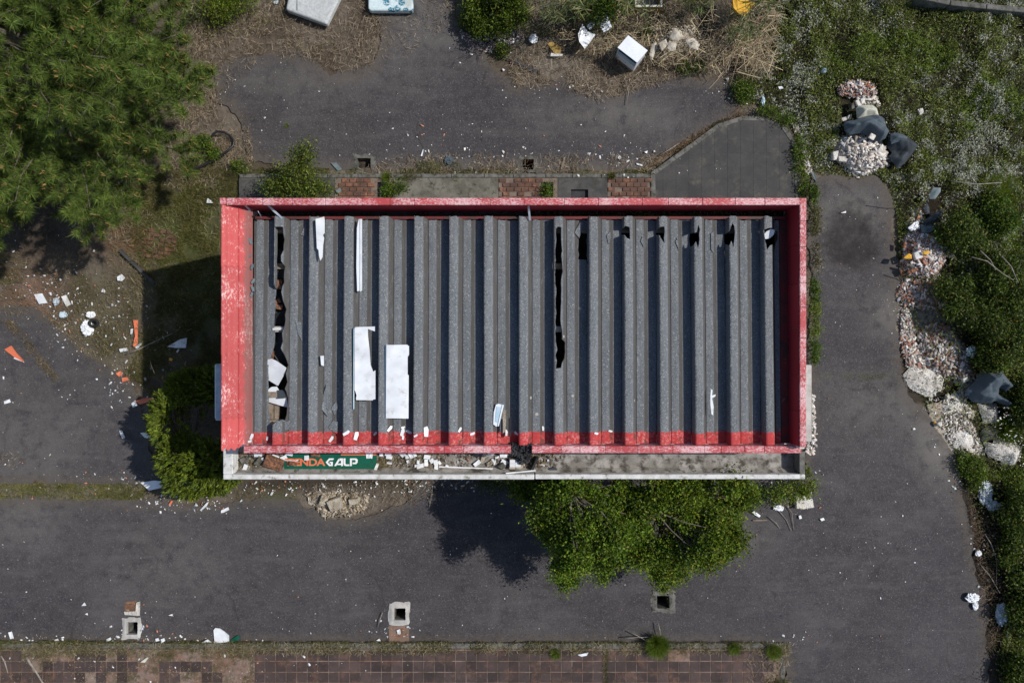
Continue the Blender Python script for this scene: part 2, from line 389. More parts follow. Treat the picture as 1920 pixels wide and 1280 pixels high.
def mk_red(name, base, wear, lo, hi, streak=(1, 1, 1), sc=14, dirt_shade=0.0):
    t = NT(name); n = t.noise(sc, 6, .78, stretch=streak); g = t.noise(1.6, 3, .6); f = t.noise(50, 3, .7); r = t.oirand()
    b = t.mix(g, tuple(v * .82 for v in base), tuple(v * 1.15 for v in base)); b = t.bright(b, r, .88, 1.1); b = t.bright(b, f, .85, 1.12)
    k = t.ramp(t.math('ADD', n, t.math('MULTIPLY', t.math('SUBTRACT', g, .5), .55)), lo, hi)
    c = t.mix(k, b, wear)
    fl = t.ramp(t.noise(5.5, 6, .7), .70, .715); c = t.mix(fl, c, (.42, .40, .36))
    lich = t.math('MULTIPLY', t.ramp(t.math('ABSOLUTE', t.math('SUBTRACT', t.voro(2.6), .04)), .008, .018, True), t.ramp(t.noise(1.2, 2), .5, .56)); c = t.mix(t.math('MULTIPLY', lich, .9), c, (.5, .5, .38))
    if name == 'red_sheet':
        sx = t.n('ShaderNodeSeparateXYZ'); t.l(t.pos(), sx.inputs[0]); e = t.math('ADD', sx.outputs[0], t.math('MULTIPLY', t.math('SUBTRACT', t.noise(6, 4, .7), .5), .14))
        c = t.mix(t.math('MULTIPLY', t.ramp(e, -4.71, -4.64), .72), c, (.13, .06, .05))
    if dirt_shade: c = t.mix(t.math('MULTIPLY', t.ramp(t.noise(3.1, 5, .75), .42, .6), dirt_shade), c, (.045, .035, .028))
    M[name] = t.finish(c, .62, n, .25, .006, .4)
mk_red('red_sheet', (.47, .062, .062), (.72, .47, .45), .52, .68, (1.5, .7, 1), 24)
mk_red('red_cap', (.44, .060, .066), (.70, .45, .46), .44, .62, (1, 2.0, 1), 24)
mk_red('red_cap_side', (.44, .060, .066), (.70, .45, .46), .45, .63, (2.0, 1, 1), 24)
mk_red('red_wall', (.33, .022, .030), (.5, .30, .28), .74, .8, (1, 1, 1), 14)
mk_red('red_flashing', (.17, .026, .028), (.42, .24, .20), .66, .74, (1, 1, 1), 12, .8)
M['moss'] = simple('moss_growth', (.020, .024, .008), (.05, .05, .016), 9, .95, bs=.8, bd=.03)
M['concrete'] = simple('weathered_concrete', (.36, .345, .32), (.50, .485, .46), 3.5, .9, fine=55, dirt_shade=(.12, .105, .08), dirt_amt=(.60, .78))
M['rim'] = simple('pale_concrete_rim', (.52, .52, .50), (.68, .68, .67), 5, .85, fine=60, dirt_shade=(.20, .19, .15), dirt_amt=(.52, .70))
M['ledge'] = simple('ledge_concrete', (.20, .185, .165), (.36, .34, .315), 3, .9, fine=60, dirt_shade=(.06, .05, .04), dirt_amt=(.44, .66))
M['wall'] = simple('wall_render', (.55, .53, .50), (.65, .63, .6), 2, .9)
M['inside'] = simple('loft_rubble_floor', (.035, .028, .022), (.09, .072, .055), 5, .95, bs=.8, bd=.05)
M['black'] = simple('black_membrane', (.018, .019, .021), (.035, .036, .04), 5, .6)
M['timber'] = simple('old_timber', (.16, .12, .085), (.27, .22, .17), 9, .85)
M['brick'] = simple('clay_brick', (.20, .085, .045), (.34, .15, .08), 14, .9, dirt_shade=(.07, .05, .04), dirt_amt=(.42, .6))
M['kerb'] = simple('kerb_concrete', (.10, .098, .09), (.165, .16, .145), 5, .9, dirt_shade=(.05, .048, .03), dirt_amt=(.45, .65))
M['aggregate'] = simple('exposed_aggregate', (.10, .095, .075), (.17, .16, .135), 4, .9, fine=45, bs=.6, dirt_shade=(.05, .045, .03), dirt_amt=(.5, .7))
M['dark_aggregate'] = simple('dark_aggregate', (.05, .049, .048), (.085, .083, .08), 4, .9, fine=45, bs=.6, dirt_shade=(.045, .042, .028), dirt_amt=(.52, .7))
M['bed'] = simple('mortar_bed', (.17, .115, .088), (.23, .15, .11), 4, .95, dirt_shade=(.10, .085, .06))
M['tile_bed'] = simple('tile_grout', (.19, .11, .08), (.24, .18, .15), 3, .95, dirt_shade=(.09, .07, .042), dirt_amt=(.42,.62))
M['bed2'] = simple('mortar_bed_north', (.14, .11, .09), (.2, .15, .12), 6, .95, dirt_shade=(.06, .05, .04))
def mk_tile(name, a, b, c3, amt):
    t = NT(name); n = t.noise(2.0, 5, .7); f = t.noise(30, 4, .7); r = t.oirand()
    c = t.mix(t.ramp(n, .35, .65), a, b); c = t.bright(c, r, .93, 1.07) if name == 'dark_slab' else t.bright(c, r, .72, 1.25); c = t.bright(c, f, .75, 1.25)
    c = t.mix(t.math('MULTIPLY', t.ramp(t.noise(3.3, 6, .8), *amt), .8), c, c3)
    M[name] = t.finish(c, .8, f, .3, .006, .3)
mk_tile('quarry_tile', (.046, .034, .033), (.074, .050, .045), (.17, .09, .06), (.50, .72))
mk_tile('paving_brick', (.17, .080, .050), (.25, .115, .068), (.065, .040, .032), (.40, .55))
mk_tile('dark_slab', (.042, .041, .042), (.060, .057, .054), (.12, .11, .085), (.50, .75))
M['white_board'] = simple('white_plastic_board', (.70, .725, .75), (.75, .775, .80), 3, .5, bump=False, fine=3, dirt_shade=(.42, .41, .38), dirt_amt=(.50, .85))
M['white_edge'] = simple('blue_white_edge', (.30, .50, .60), (.5, .62, .7), 3, .5, bump=False)
M['white_metal'] = simple('white_enamel', (.74, .78, .84), (.8, .84, .88), 2, .35, bump=False, dirt_shade=(.35, .22, .13), dirt_amt=(.70, .74), spec=.5)
M['rust'] = simple('rusty_steel', (.20, .10, .055), (.36, .28, .22), 8, .8)
M['grey_shade'] = simple('appliance_inside', (.18, .18, .17), (.3, .3, .28), 4, .6)
M['tarp'] = simple('slate_blue_felt', (.055, .075, .095), (.085, .11, .13), 2.5, .7, fine=80, bs=.2, dirt_shade=(.22, .23, .23), dirt_amt=(.66, .76))
M['tarp_dark'] = simple('charcoal_felt', (.028, .036, .044), (.045, .055, .064), 3, .75, fine=90, bs=.2)
M['felt'] = simple('grey_roofing_felt', (.11, .15, .165), (.17, .21, .22), 6, .8)
M['plaster'] = simple('dumped_plaster', (.48, .45, .40), (.68, .65, .60), 3.2, .9, fine=26, bs=.8, bd=.03, dirt_shade=(.16, .13, .095), dirt_amt=(.56, .70))
M['sand'] = simple('sandy_mortar', (.30, .26, .20), (.46, .41, .33), 5, .95, fine=30, bs=.8, bd=.03, dirt_shade=(.13, .09, .055), dirt_amt=(.5, .68))
M['cream'] = simple('cream_sack', (.46, .46, .38), (.56, .55, .46), 5, .8, fine=30, bs=.5, dirt_shade=(.25, .24, .18))
M['bag_white'] = simple('white_plastic_bag', (.70, .72, .74), (.84, .86, .88), 9, .4, spec=.5, dirt_shade=(.35, .36, .38), dirt_amt=(.6, .75))
M['bag_blue'] = simple('pale_blue_bag', (.42, .60, .68), (.68, .78, .84), 16, .4, spec=.5, dirt_shade=(.10, .35, .42), dirt_amt=(.6, .7))
M['clear_bag'] = simple('grey_film', (.28, .32, .36), (.5, .55, .6), 14, .35, spec=.5)
M['foam'] = simple('yellow_foam', (.62, .33, .035), (.72, .42, .06), 6, .9, dirt_shade=(.35, .2, .04))
M['ochre'] = simple('ochre_board', (.26, .17, .045), (.34, .23, .07), 6, .8)
M['sign_green'] = simple('sign_green', (.004, .085, .052), (.008, .11, .068), 3, .45, bump=False, dirt_shade=(.05, .09, .06), dirt_amt=(.68, .8))
M['sign_orange'] = simple('sign_orange', (.66, .17, .085), (.72, .21, .11), 3, .45, bump=False, dirt_shade=(.6, .45, .4), dirt_amt=(.66, .78))
M['sign_white'] = simple('sign_white', (.78, .79, .80), (.84, .85, .86), 4, .5, bump=False)
M['metal'] = simple('galvanised_metal', (.38, .42, .48), (.55, .58, .62), 6, .4, metal=.5, dirt_shade=(.25, .12, .06))
M['bark'] = simple('bark', (.10, .08, .06), (.18, .155, .13), 12, .95, bs=.8)
M['twig'] = simple('dry_twig', (.20, .17, .14), (.32, .29, .25), 12, .9)
M['hose'] = simple('black_hose', (.012, .012, .014), (.022, .022, .025), 5, .4, spec=.5)
M['rubber'] = simple('black_rubber', (.015, .015, .016), (.03, .03, .03), 9, .7)
def mk_mattress(name, a, b, spots=None):
    t = NT(name); n = t.noise(18, 4, .7); c = t.mix(t.ramp(n, .3, .7), a, b)
    c = t.mix(t.math('MULTIPLY', t.ramp(t.noise(2, 4), .5, .7), .4), c, (.30, .27, .2))
    if spots:
        k = t.math('MULTIPLY', t.ramp(t.voro(4.6), .34, .46, True), t.ramp(t.noise(24, 4, .8), .44, .50)); c = t.mix(k, c, spots)
    M[name] = t.finish(c, .9, n, .3, .01, .1)
mk_mattress('mattress_grey', (.40, .42, .43), (.56, .58, .58)); mk_mattress('mattress_floral', (.50, .62, .64), (.66, .76, .78), (.01, .15, .24))
M['mattress_side'] = simple('mattress_side', (.045, .10, .085), (.16, .22, .19), 9, .9)
M['verge'] = simple('verge_soil', (.095, .078, .052), (.17, .14, .10), 9, .95, fine=40, bs=.8, dirt_shade=(.06, .06, .025), dirt_amt=(.45, .6))
M['canvas'] = simple('torn_canvas', (.40, .36, .29), (.56, .52, .44), 7, .85, fine=30, bs=.6, dirt_shade=(.22, .17, .11), dirt_amt=(.48, .66))
M['rusty_infill'] = simple('rusty_infill', (.12, .065, .04), (.24, .115, .055), 6, .9, fine=40, dirt_shade=(.3, .26, .22), dirt_amt=(.55, .68))
# ---------------------------------------------------------------- ground, asphalt, pavements, pits
def R(px0, px1, py0, py1, z=0.0):          # rectangle in metres from picture extents
    return (gx(px0, z), gx(px1, z), gy(py1, z), gy(py0, z))
# opening (px), frame (px), frame z, kind
PITS = [
 dict(o=(238, 260, 1164, 1188), f=(229, 266, 1155, 1197), m='concrete', label='open square drain pit with flaking white rim at the lower left of the asphalt', z=0),
 dict(o=(739, 761, 1138, 1161), f=(729, 769, 1128, 1171), m='concrete', label='open square drain pit with white rim and a rusty patch below it', z=0),
 dict(o=(1231, 1255, 1115, 1139), f=(1221, 1267, 1106, 1148), m='kerb', label='open square drain pit with mossy frame just below the leafy tree', z=0),
 dict(o=(670, 696, 297, 317), f=(663, 704, 290, 324), m='kerb', label='debris-clogged drain pit beside the kerb behind the building', z=0),
 dict(o=(980, 1001, 299, 319), f=(974, 1007, 293, 324), m='kerb', label='open drain pit with reddish walls at the kerb behind the building', z=0),
]
SLOTS = [(1017, 1037, 343, 371), (1070, 1102, 357, 378), (709, 727, 343, 371)]   # in the raised strip
def rect_field(x, y, r, grow=0.0):
    return np.maximum(np.maximum(r[0] - grow - x, x - r[1] - grow), np.maximum(r[2] - grow - y, y - r[3] - grow))   # >0 outside
HOLES = [R(*p['o']) for p in PITS]; SL = [R(*s) for s in SLOTS]
def minus_holes(f, x, y, holes, grow):
    for h in holes: f = np.minimum(f, rect_field(x, y, h, grow))
    return f

A_N = PP([(405,150),(418,116),(455,101),(520,98),(580,112),(622,136),(662,140),(700,122),(722,80),(716,30),(722,-60),(850,-60),(856,20),(872,60),(905,90),(930,130),(968,162),(1010,152),(1060,150),(1110,168),(1150,178),(1182,160),(1205,138),(1262,138),(1330,150),(1375,166),(1388,192),(1376,214),(1330,242),(1240,300),(1195,322),(1100,322),(900,322),(700,322),(560,320),(480,300),(458,262),(447,225),(432,200),(412,190)])
A_W = PP([(-90,575),(60,578),(92,592),(120,620),(160,655),(212,690),(245,720),(264,760),(280,800),(286,860),(300,908),(200,910),(100,907),(-90,907)])
A_S = PP([(1514,372),(1520,335),(1555,326),(1590,332),(1640,325),(1662,345),(1672,400),(1680,480),(1688,580),(1692,690),(1706,745),(1760,795),(1792,850),(1802,920),(1820,1000),(1842,1100),(1853,1200),(1862,1380),(1476,1380),(1474,1228),(1440,1212),(1200,1208),(-90,1208),(-90,936),(100,931),(270,936),(380,945),(440,935),(560,932),(585,950),(620,972),(700,965),(765,935),(800,890),(1000,870),(1508,870),(1514,800)])
def wob(x, y, a=.10): return (fbm(x, y, 1.6, 4, 5) - .5) * a * 2.6 + (fbm(x, y, 9, 2, 9) - .5) * a * .8
EB = (-14, 14, -9.6, 9.6)
ISLE = PP([(1220,324),(1345,233),(1392,218),(1436,218),(1470,232),(1490,262),(1498,300),(1502,470),(1224,470)], .1)
STRIP_Y0 = gy(326, .1); STRIP = PP([(448,326),(1224,326),(1224,480),(448,480)], .1)
TILED = PP([(-110,1217),(1462,1217),(1464,1400),(-110,1400)], .1)

def asph_attr(poly):
    def f(x, y):
        d = sdf(poly, x, y); X = x * 80 + 960; Y = 640 - y * 80
        g = lambda cx, cy, rx, ry: np.exp(-(((X - cx) / rx) ** 2 + ((Y - cy) / ry) ** 2))
        stain = np.clip(1.3 * g(1592, 435, 42, 55) + .8 * g(1605, 470, 60, 40), 0, 1)
        dust = .22 * fbm(x, y, .5, 3, 3) + .75 * g(1690, 590, 60, 45) + .55 * g(1390, 590, 50, 80) + .35 * g(60, 820, 130, 120) + .3 * g(40, 980, 90, 60) + .5 * g(790, 40, 90, 80) + .5 * g(1600, 400, 70, 60) \
             + .9 * g(1770, 830, 55, 70) + .30 * g(560, 150, 150, 40) + .45 * g(1150, 215, 140, 40) + .4 * g(1380, 1010, 60, 30) + .5 * g(1000, 318, 380, 16) + .35 * g(1640, 760, 110, 60) + .3 * g(330, 1080, 120, 90)
        moss = .9 * g(480, 925, 110, 10) + .35 * g(1600, 705, 80, 6)
        return dict(edge=np.clip(d, -.2, 2), stain=stain, dust=np.clip(dust, 0, 1), moss=np.clip(moss, 0, 1))
    return f
for nm, poly, box in (('asphalt', A_N, (-7.2, 5.6, 3.9, 9.0)), ('asphalt', A_W, (-13, -8.1, -3.6, 1.0)), ('asphalt', A_S, (-13, 11.6, -9.2, 4.2))):
    me = field_mesh(nm, lambda x, y, poly=poly: minus_holes(sdf(poly, x, y) + wob(x, y, .15), x, y, HOLES, .04), box, .07, .006, attrf=asph_attr(poly))
    link(nm, me, M['asphalt'], kind='structure')

VEG_E = PP([(1400,-90),(2100,-90),(2100,1400),(1880,1400),(1862,1200),(1850,1080),(1830,980),(1812,900),(1800,870),(1760,800),(1700,700),(1692,580),(1680,400),(1668,345),(1640,330),(1560,330),(1530,325),(1505,280),(1480,225),(1420,195),(1385,190),(1400,120),(1430,60)])
def ground_attr(x, y):
    X = x * 80 + 960; Y = 640 - y * 80; g = lambda cx, cy, rx, ry: np.exp(-(((X - cx) / rx) ** 2 + ((Y - cy) / ry) ** 2))
    green = np.clip(.9 * g(330, 400, 110, 90) + .9 * g(380, 560, 90, 120) + .3 * g(180, 560, 60, 60) + .6 * g(60, 920, 300, 12) + .3 * g(200, 640, 90, 60) + np.where(sdf(VEG_E, x, y) > 0, .8, 0) + .5 * g(900, 40, 90, 60) + .5 * g(1150, 50, 100, 50) + .5 * g(1000, 905, 300, 14), 0, 1)
    red = np.clip(.9 * g(250, 445, 60, 40) + .5 * g(60, 560, 60, 60) + .5 * g(240, 380, 60, 40) + .6 * g(1500, 1250, 40, 60), 0, 1)
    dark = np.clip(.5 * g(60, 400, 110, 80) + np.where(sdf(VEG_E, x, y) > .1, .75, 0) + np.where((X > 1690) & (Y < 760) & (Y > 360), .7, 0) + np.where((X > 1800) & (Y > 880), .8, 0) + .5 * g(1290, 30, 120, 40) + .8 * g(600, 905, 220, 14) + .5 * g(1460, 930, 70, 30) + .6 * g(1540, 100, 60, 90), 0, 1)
    pale = np.clip(.6 * g(640, 945, 50, 22) + .35 * g(1720, 600, 60, 60) + .5 * g(1750, 560, 40, 60) + .25 * g(1080, 120, 90, 40), 0, 1)
    fe = np.clip((13.9 - np.abs(x)) * .8, 0, 1) * np.clip((9.5 - np.abs(y)) * 1.2, 0, 1)
    return dict(green=green * fe, red=red * fe, dark=dark * fe, pale=pale * fe)
def g_z(x, y):
    z = (fbm(x, y, 2.2, 3, 4) - .5) * .05 - .03
    onasph = np.maximum(np.maximum(sdf(A_N, x, y), sdf(A_W, x, y)), sdf(A_S, x, y))
    bank = np.where(sdf(VEG_E, x, y) > 0, np.clip(sdf(VEG_E, x, y) * .06, 0, .04), 0)
    return np.where(onasph > -.25, -.028, z) + bank
me = field_mesh('ground', lambda x, y: minus_holes(np.full(x.shape, 5.0), x, y, HOLES, .045), EB, .1, zf=g_z, attrf=ground_attr)
link('ground', me, M['ground'], kind='structure')
g2 = MB()
for (x0, x1, y0, y1) in ((-70, -14, -60, 60), (14, 70, -60, 60), (-14, 14, 9.6, 60), (-14, 14, -60, -9.6)):
    g2.add([(x0, y0, -.03), (x1, y0, -.03), (x1, y1, -.03), (x0, y1, -.03)], [(0, 1, 2, 3)])
g2.build('terrain', M['ground'], origin=False, kind='structure')

# drain pits
for p in PITS:
    o = R(*p['o']); f = R(*p['f']); cx, cy = (o[0] + o[1]) / 2, (o[2] + o[3]) / 2
    t = thing('drain_pit', p['label'], 'drain pit', (cx, cy, 0))
    z1 = .03
    sd_ = int(f[0] * 7) & 63; fp = [(f[0], f[2]), (f[1], f[2]), (f[1], f[3]), (f[0], f[3])]
    me = field_mesh('rim', lambda x, y: np.minimum(sdf(fp, x, y) + (fbm(x, y, 7, 3, sd_) - .5) * .13, rect_field(x, y, o, -.004) + (vnoise(x * 30, y * 30, sd_) - .5) * .012), (f[0] - .1, f[1] + .1, f[2] - .1, f[3] + .1), .02,
        zf=lambda x, y: .012 + .03 * np.clip(sdf(fp, x, y) * 12, 0, 1) * (.4 + fbm(x, y, 9, 3, sd_)))
    co = np.zeros(len(me.vertices) * 3); me.vertices.foreach_get('co', co); co = co.reshape(-1, 3) - np.array([cx, cy, 0]); me.vertices.foreach_set('co', co.ravel().astype(np.float32)); me.update()
    r_ = link('rim', me, M[p['m']], t)
    MB().box(o[0] - .03, o[0] - .001, o[2] - .03, o[3] + .03, -.07, .012).box(o[1] + .001, o[1] + .03, o[2] - .03, o[3] + .03, -.07, .012).box(o[0] - .001, o[1] + .001, o[3] + .001, o[3] + .03, -.07, .012).box(o[0] - .001, o[1] + .001, o[2] - .03, o[2] - .001, -.07, .012).build('collar', M[p['m']], t)
    d = .75 if '296' not in p['label'] else .2
    if 'clogged' in p['label']: d = .16
    w = .03; sh = MB()
    sh.box(o[0] - w, o[0], o[2], o[3], -d, -.06); sh.box(o[1], o[1] + w, o[2], o[3], -d, -.06)
    sh.box(o[0] - w, o[1] + w, o[2] - w, o[2], -d, -.06); sh.box(o[0] - w, o[1] + w, o[3], o[3] + w, -d, -.06)
    sh.build('shaft', M['brick'] if 'reddish' in p['label'] else M['kerb'], t)
    MB().box(o[0] - w, o[1] + w, o[2] - w, o[3] + w, -d - .03, -d).build('pit_floor', M['inside'], t)

# ---- raised strip behind the building: slab, kerb stones, paving bricks, aggregate panels
HZ = .10
st = thing('pavement', None, None, (0, gy(350, .1), 0), kind='structure')
def strip_slab(name, px0, px1, m, z, parent, holes=True):
    x0, x1 = gx(px0, .1), gx(px1, .1); y1 = gy(333.5, .1); y0 = 2.28
    segs = [h for h in SL if h[1] > x0 and h[0] < x1] if holes else []
    b = MB(); cur = x0
    for h in sorted(segs):
        b.box(cur, h[0], y0, y1, 0, z); b.box(h[0], h[1], h[3], y1, 0, z); b.box(h[0], h[1], y0, h[2], 0, z); cur = h[1]
    b.box(cur, x1, y0, y1, 0, z); b.build(name, m, parent)
strip_slab('concrete_panel', 448, 627, M['dark_aggregate'], .094, st)
strip_slab('mortar_bed', 627.5, 737, M['bed2'], .082, st)
strip_slab('concrete_panel', 737.5, 934.5, M['aggregate'], .095, st)
strip_slab('mortar_bed', 935, 1046, M['bed2'], .082, st)
strip_slab('concrete_panel', 1046.5, 1139, M['dark_aggregate'], .094, st)
strip_slab('mortar_bed', 1139.5, 1224, M['bed2'], .082, st)
r = np.random.default_rng(3)
x = gx(448, .1); k = 0
while x < gx(1222, .1):
    w = .62 + r.random() * .2; b = MB(); b.box(x, min(x + w, gx(1224, .1)) - .008, gy(333, .1), gy(325.6, .1), -.1, HZ + r.normal() * .004)
    b.build('kerb_stone', M['kerb'], st, bevel=.012); x += w
# paving bricks, shared mesh
bw, bh = .170, .105
def brick_mesh(name, w, h, t, bev=.004):
    me = bpy.data.meshes.new(name); bm = bmesh.new(); bmesh.ops.create_cube(bm, size=1)
    for v in bm.verts: v.co.x *= w * (1 if v.co.z < 0 else .96); v.co.y *= h * (1 if v.co.z < 0 else .94); v.co.z *= t
    bm.to_mesh(me); bm.free(); return me
bm_brick = brick_mesh('paving_brick', bw - .012, bh - .012, .03); bm_brick.materials.append(M['paving_brick'])
off = wloc(st)
for (p0, p1) in ((627.5, 735), (936, 1045), (1140, 1223)):
    X0, X1 = gx(p0, .1), gx(p1, .1); row = 0; y = gy(334, .1) - bh / 2
    while y > gy(374, .1):
        x = X0 + bw / 2 - (bw / 2 if row % 2 else 0)
        while x < X1 + bw * .3:
            inh = any(h[0] - bw * .42 < x < h[1] + bw * .42 and h[2] - bh * .4 < y < h[3] + bh * .4 for h in SL)
            if not inh and x - bw / 2 > X0 - .06 and x + bw / 2 < X1 + .05 and r.random() > .04:
                o = bpy.data.objects.new('paving_brick', bm_brick); C.objects.link(o); o.parent = st
                o.location = (x - off.x + r.normal() * .003, y - off.y + r.normal() * .002, .082 + .012 + r.normal() * .0025 - off.z); o.rotation_euler = (r.normal() * .02, r.normal() * .02, r.normal() * .02)
            x += bw
        y -= bh; row += 1
for i, h in enumerate(SL):
    b = MB(); d = .45; w = .03
    b.box(h[0] - w, h[0], h[2], h[3], -d, .08); b.box(h[1], h[1] + w, h[2], h[3], -d, .08); b.box(h[0] - w, h[1] + w, h[3], h[3] + w, -d, .08); b.box(h[0] - w, h[1] + w, h[2] - w, h[2], -d, .08)
    b.build('pit_wall', M['bed'] if i != 1 else M['kerb'], st); MB().box(h[0], h[1], h[2], h[3], .0, .015).build('pit_floor', M['black'], st)
# ---- island: bed, kerb, dark slabs
isl = thing('pavement', None, None, (gx(1370), gy(300), 0), kind='structure')
b = MB(); inner = [p for p in ISLE]; b.prism(inner, 0, .0945); b.build('mortar_bed', M['aggregate'], isl)
step = 24.2 / 1280 * 15.9; ccw = ISLE if sum(ISLE[i][0] * ISLE[(i + 1) % len(ISLE)][1] - ISLE[(i + 1) % len(ISLE)][0] * ISLE[i][1] for i in range(len(ISLE))) > 0 else ISLE[::-1]
cx = sum(p[0] for p in ccw) / len(ccw); cy = sum(p[1] for p in ccw) / len(ccw)
def shrink(poly, d):
    out = []
    n = len(poly)
    for i in range(n):
        a, b_, c = poly[i - 1], poly[i], poly[(i + 1) % n]
        e1 = Vector((b_[0] - a[0], b_[1] - a[1])).normalized(); e2 = Vector((c[0] - b_[0], c[1] - b_[1])).normalized()
        n1 = Vector((-e1.y, e1.x)); n2 = Vector((-e2.y, e2.x)); m_ = (n1 + n2).normalized(); k_ = d / max(.4, m_.dot(n1)); out.append((b_[0] + m_.x * k_, b_[1] + m_.y * k_))
    return out
inn = shrink(ccw, .10)
x0 = gx(1219, .1); yT = gy(214, .1)
for i in range(13):
    for j in range(8):
        c4 = [(x0 + i * step + .002, yT - (j + 1) * step + .002), (x0 + (i + 1) * step - .002, yT - (j + 1) * step + .002), (x0 + (i + 1) * step - .002, yT - j * step - .002), (x0 + i * step + .002, yT - j * step - .002)]
        q = clip_poly(c4, inn)
        if len(q) >= 3 and abs(sum(q[k][0] * q[(k + 1) % len(q)][1] - q[(k + 1) % len(q)][0] * q[k][1] for k in range(len(q)))) > .004:
            MB().prism(q, .08, .0985 + r.normal() * .0007).build('slab', M['dark_slab'], isl)
n = len(ccw)
for i in range(n):
    a, c = ccw[i], ccw[(i + 1) % n]; ai, ci = inn[i], inn[(i + 1) % n]
    L = math.hypot(c[0] - a[0], c[1] - a[1]); k = max(1, round(L / .7))
    if min(a[1], c[1]) < gy(400, .1) and max(a[1], c[1]) < gy(310, .1) : k = max(1, k)
    for s in range(k):
        u0, u1 = (s + .006) / k, (s + .994) / k
        lerp = lambda p, q, u: (p[0] + (q[0] - p[0]) * u, p[1] + (q[1] - p[1]) * u)
        MB().prism([lerp(a, c, u0), lerp(a, c, u1), lerp(ai, ci, u1), lerp(ai, ci, u0)], -.1, .108 + r.normal() * .004).build('kerb_stone', M['kerb'], isl)
# ---- tiled pavement along the bottom
tp = thing('pavement', None, None, (gx(700), gy(1250), 0), kind='structure')
MB().box(gx(-110, .1), gx(1462, .1), gy(1400, .1), gy(1216.5, .1), 0, .098).build('mortar_bed', M['tile_bed'], tp)
x = gx(-60, .1)
while x < gx(1470, .1):
    w = .9; MB().box(x, min(x + w, gx(1472, .1)) - .01, gy(1216, .1), gy(1206, .1), -.1, .098 + r.normal() * .004).build('kerb_stone', M['kerb'], tp, bevel=.012); x += w
y = gy(1216, .1)
while y > gy(1300, .1):
    MB().box(gx(1462.5, .1), gx(1472, .1), y - .89, y, -.1, .1).build('kerb_stone', M['kerb'], tp, bevel=.012); y -= .9
ts = 19.85 * 15.9 / 1280; tm = brick_mesh('quarry_tile', ts - .010, ts * 1.028 - .010, .026); tm.materials.append(M['quarry_tile'])
off = wloc(tp); cnt = 0
for row in range(4):
    yc = gy(1218.5 + 20.45 * (row + .5), .1)
    for k in range(-36, 50):
        px = 655.8 + 19.85 * (k + .5)
        if px > 1131 and px < 1139: continue
        if px > 1134: px += 2.2
        if px > 1458 or px < 0: continue
        x = gx(px, .1)
        if row == 3: continue
        # broken and buried stretch on the left
        miss = fbm(np.array([x]), np.array([yc]), 1.3, 3, 21)[0]
        if px < 480:
            if (85 < px < 150 and row > 0) or (300 < px < 400 and row == 1): pass
            elif miss + (.08 if row == 0 else 0) > .47: continue
        elif (row == 0 and miss > .66) or (px > 1400 and row > 0 and r.random() < .45): continue
        o = bpy.data.objects.new('tile', tm); C.objects.link(o); o.parent = tp
        o.location = (x - off.x, yc - off.y, .082 + .010 + r.normal() * .0012 - off.z); o.rotation_euler = (r.normal() * .006, r.normal() * .006, r.normal() * .006); cnt += 1
# row beyond the frame joined
b = MB()
for k in range(-36, 41): b.box(gx(655.8 + 19.85 * k, .1) + .004, gx(655.8 + 19.85 * (k + 1), .1) - .004, gy(1360, .1), gy(1281, .1), .08, .104)
b.build('tile_row', M['quarry_tile'], tp, kind='stuff')
# lower left corner brick patch half buried and its diagonal kerb
bp = thing('pavement', None, None, (gx(280), gy(450), 0), kind='structure')
off = wloc(bp)
for i in range(9):
    for j in range(7):
        q = Vector((i * .14 - .6, j * .10 - .35, 0)); a = -.12
        X = gx(285) + q.x * math.cos(a) - q.y * math.sin(a); Y = gy(452) + q.x * math.sin(a) + q.y * math.cos(a)
        if r.random() < .15 or (q.x / .65) ** 2 + (q.y / .38) ** 2 > 1: continue
        o = bpy.data.objects.new('paving_brick', bm_brick); C.objects.link(o); o.parent = bp
        o.location = (X - off.x, Y - off.y, .005 + r.normal() * .004); o.rotation_euler = (r.normal() * .03, r.normal() * .03, a); o.scale = (.78, .9, 1)
kb = thing('kerb', 'dark narrow kerb running diagonally across the soil left of the building', 'kerb', (gx(258), gy(500), 0))
for i in range(3):
    a0 = (228 + 22 * i, 470 + 21 * i); a1 = (249 + 22 * i, 490.5 + 21 * i)
    A = P(*a0); B = P(*a1); L = math.hypot(B[0] - A[0], B[1] - A[1])
    MB().obox(((A[0] + B[0]) / 2, (A[1] + B[1]) / 2, .03), (L - .01, .06, .14), math.atan2(B[1] - A[1], B[0] - A[0])).build('kerb_stone', M['dark_aggregate'], kb)
# concrete wall top right
cw = thing('garden_wall', 'long low concrete wall crossing the top right corner behind the weeds', 'wall', (gx(1825), gy(8), 0))
pts = [(1722, -8), (1782, 5), (1850, 12), (1925, 19), (1990, 26)]
for i in range(len(pts) - 1):
    A = P(*pts[i], .45); B = P(*pts[i + 1], .45); L = math.hypot(B[0] - A[0], B[1] - A[1])
    MB().obox(((A[0] + B[0]) / 2, (A[1] + B[1]) / 2, .2), (L - .015, .12, .5), math.atan2(B[1] - A[1], B[0] - A[0])).build('coping', M['kerb'], cw, bevel=.01)
# ---------------------------------------------------------------- the building
XW, XE = -5.01, 5.045; YN, YS = 2.459, -1.943; ZT = 4.30
ZN, ZS = 3.74, 3.84
def rz(y): return ZN + (2.18 - y) / (2.18 + 1.81) * (ZS - ZN)
bd = thing('kiosk_building', 'flat roofed petrol station shop with red parapet and broken ribbed grey roof', 'building', (0, .25, 0))
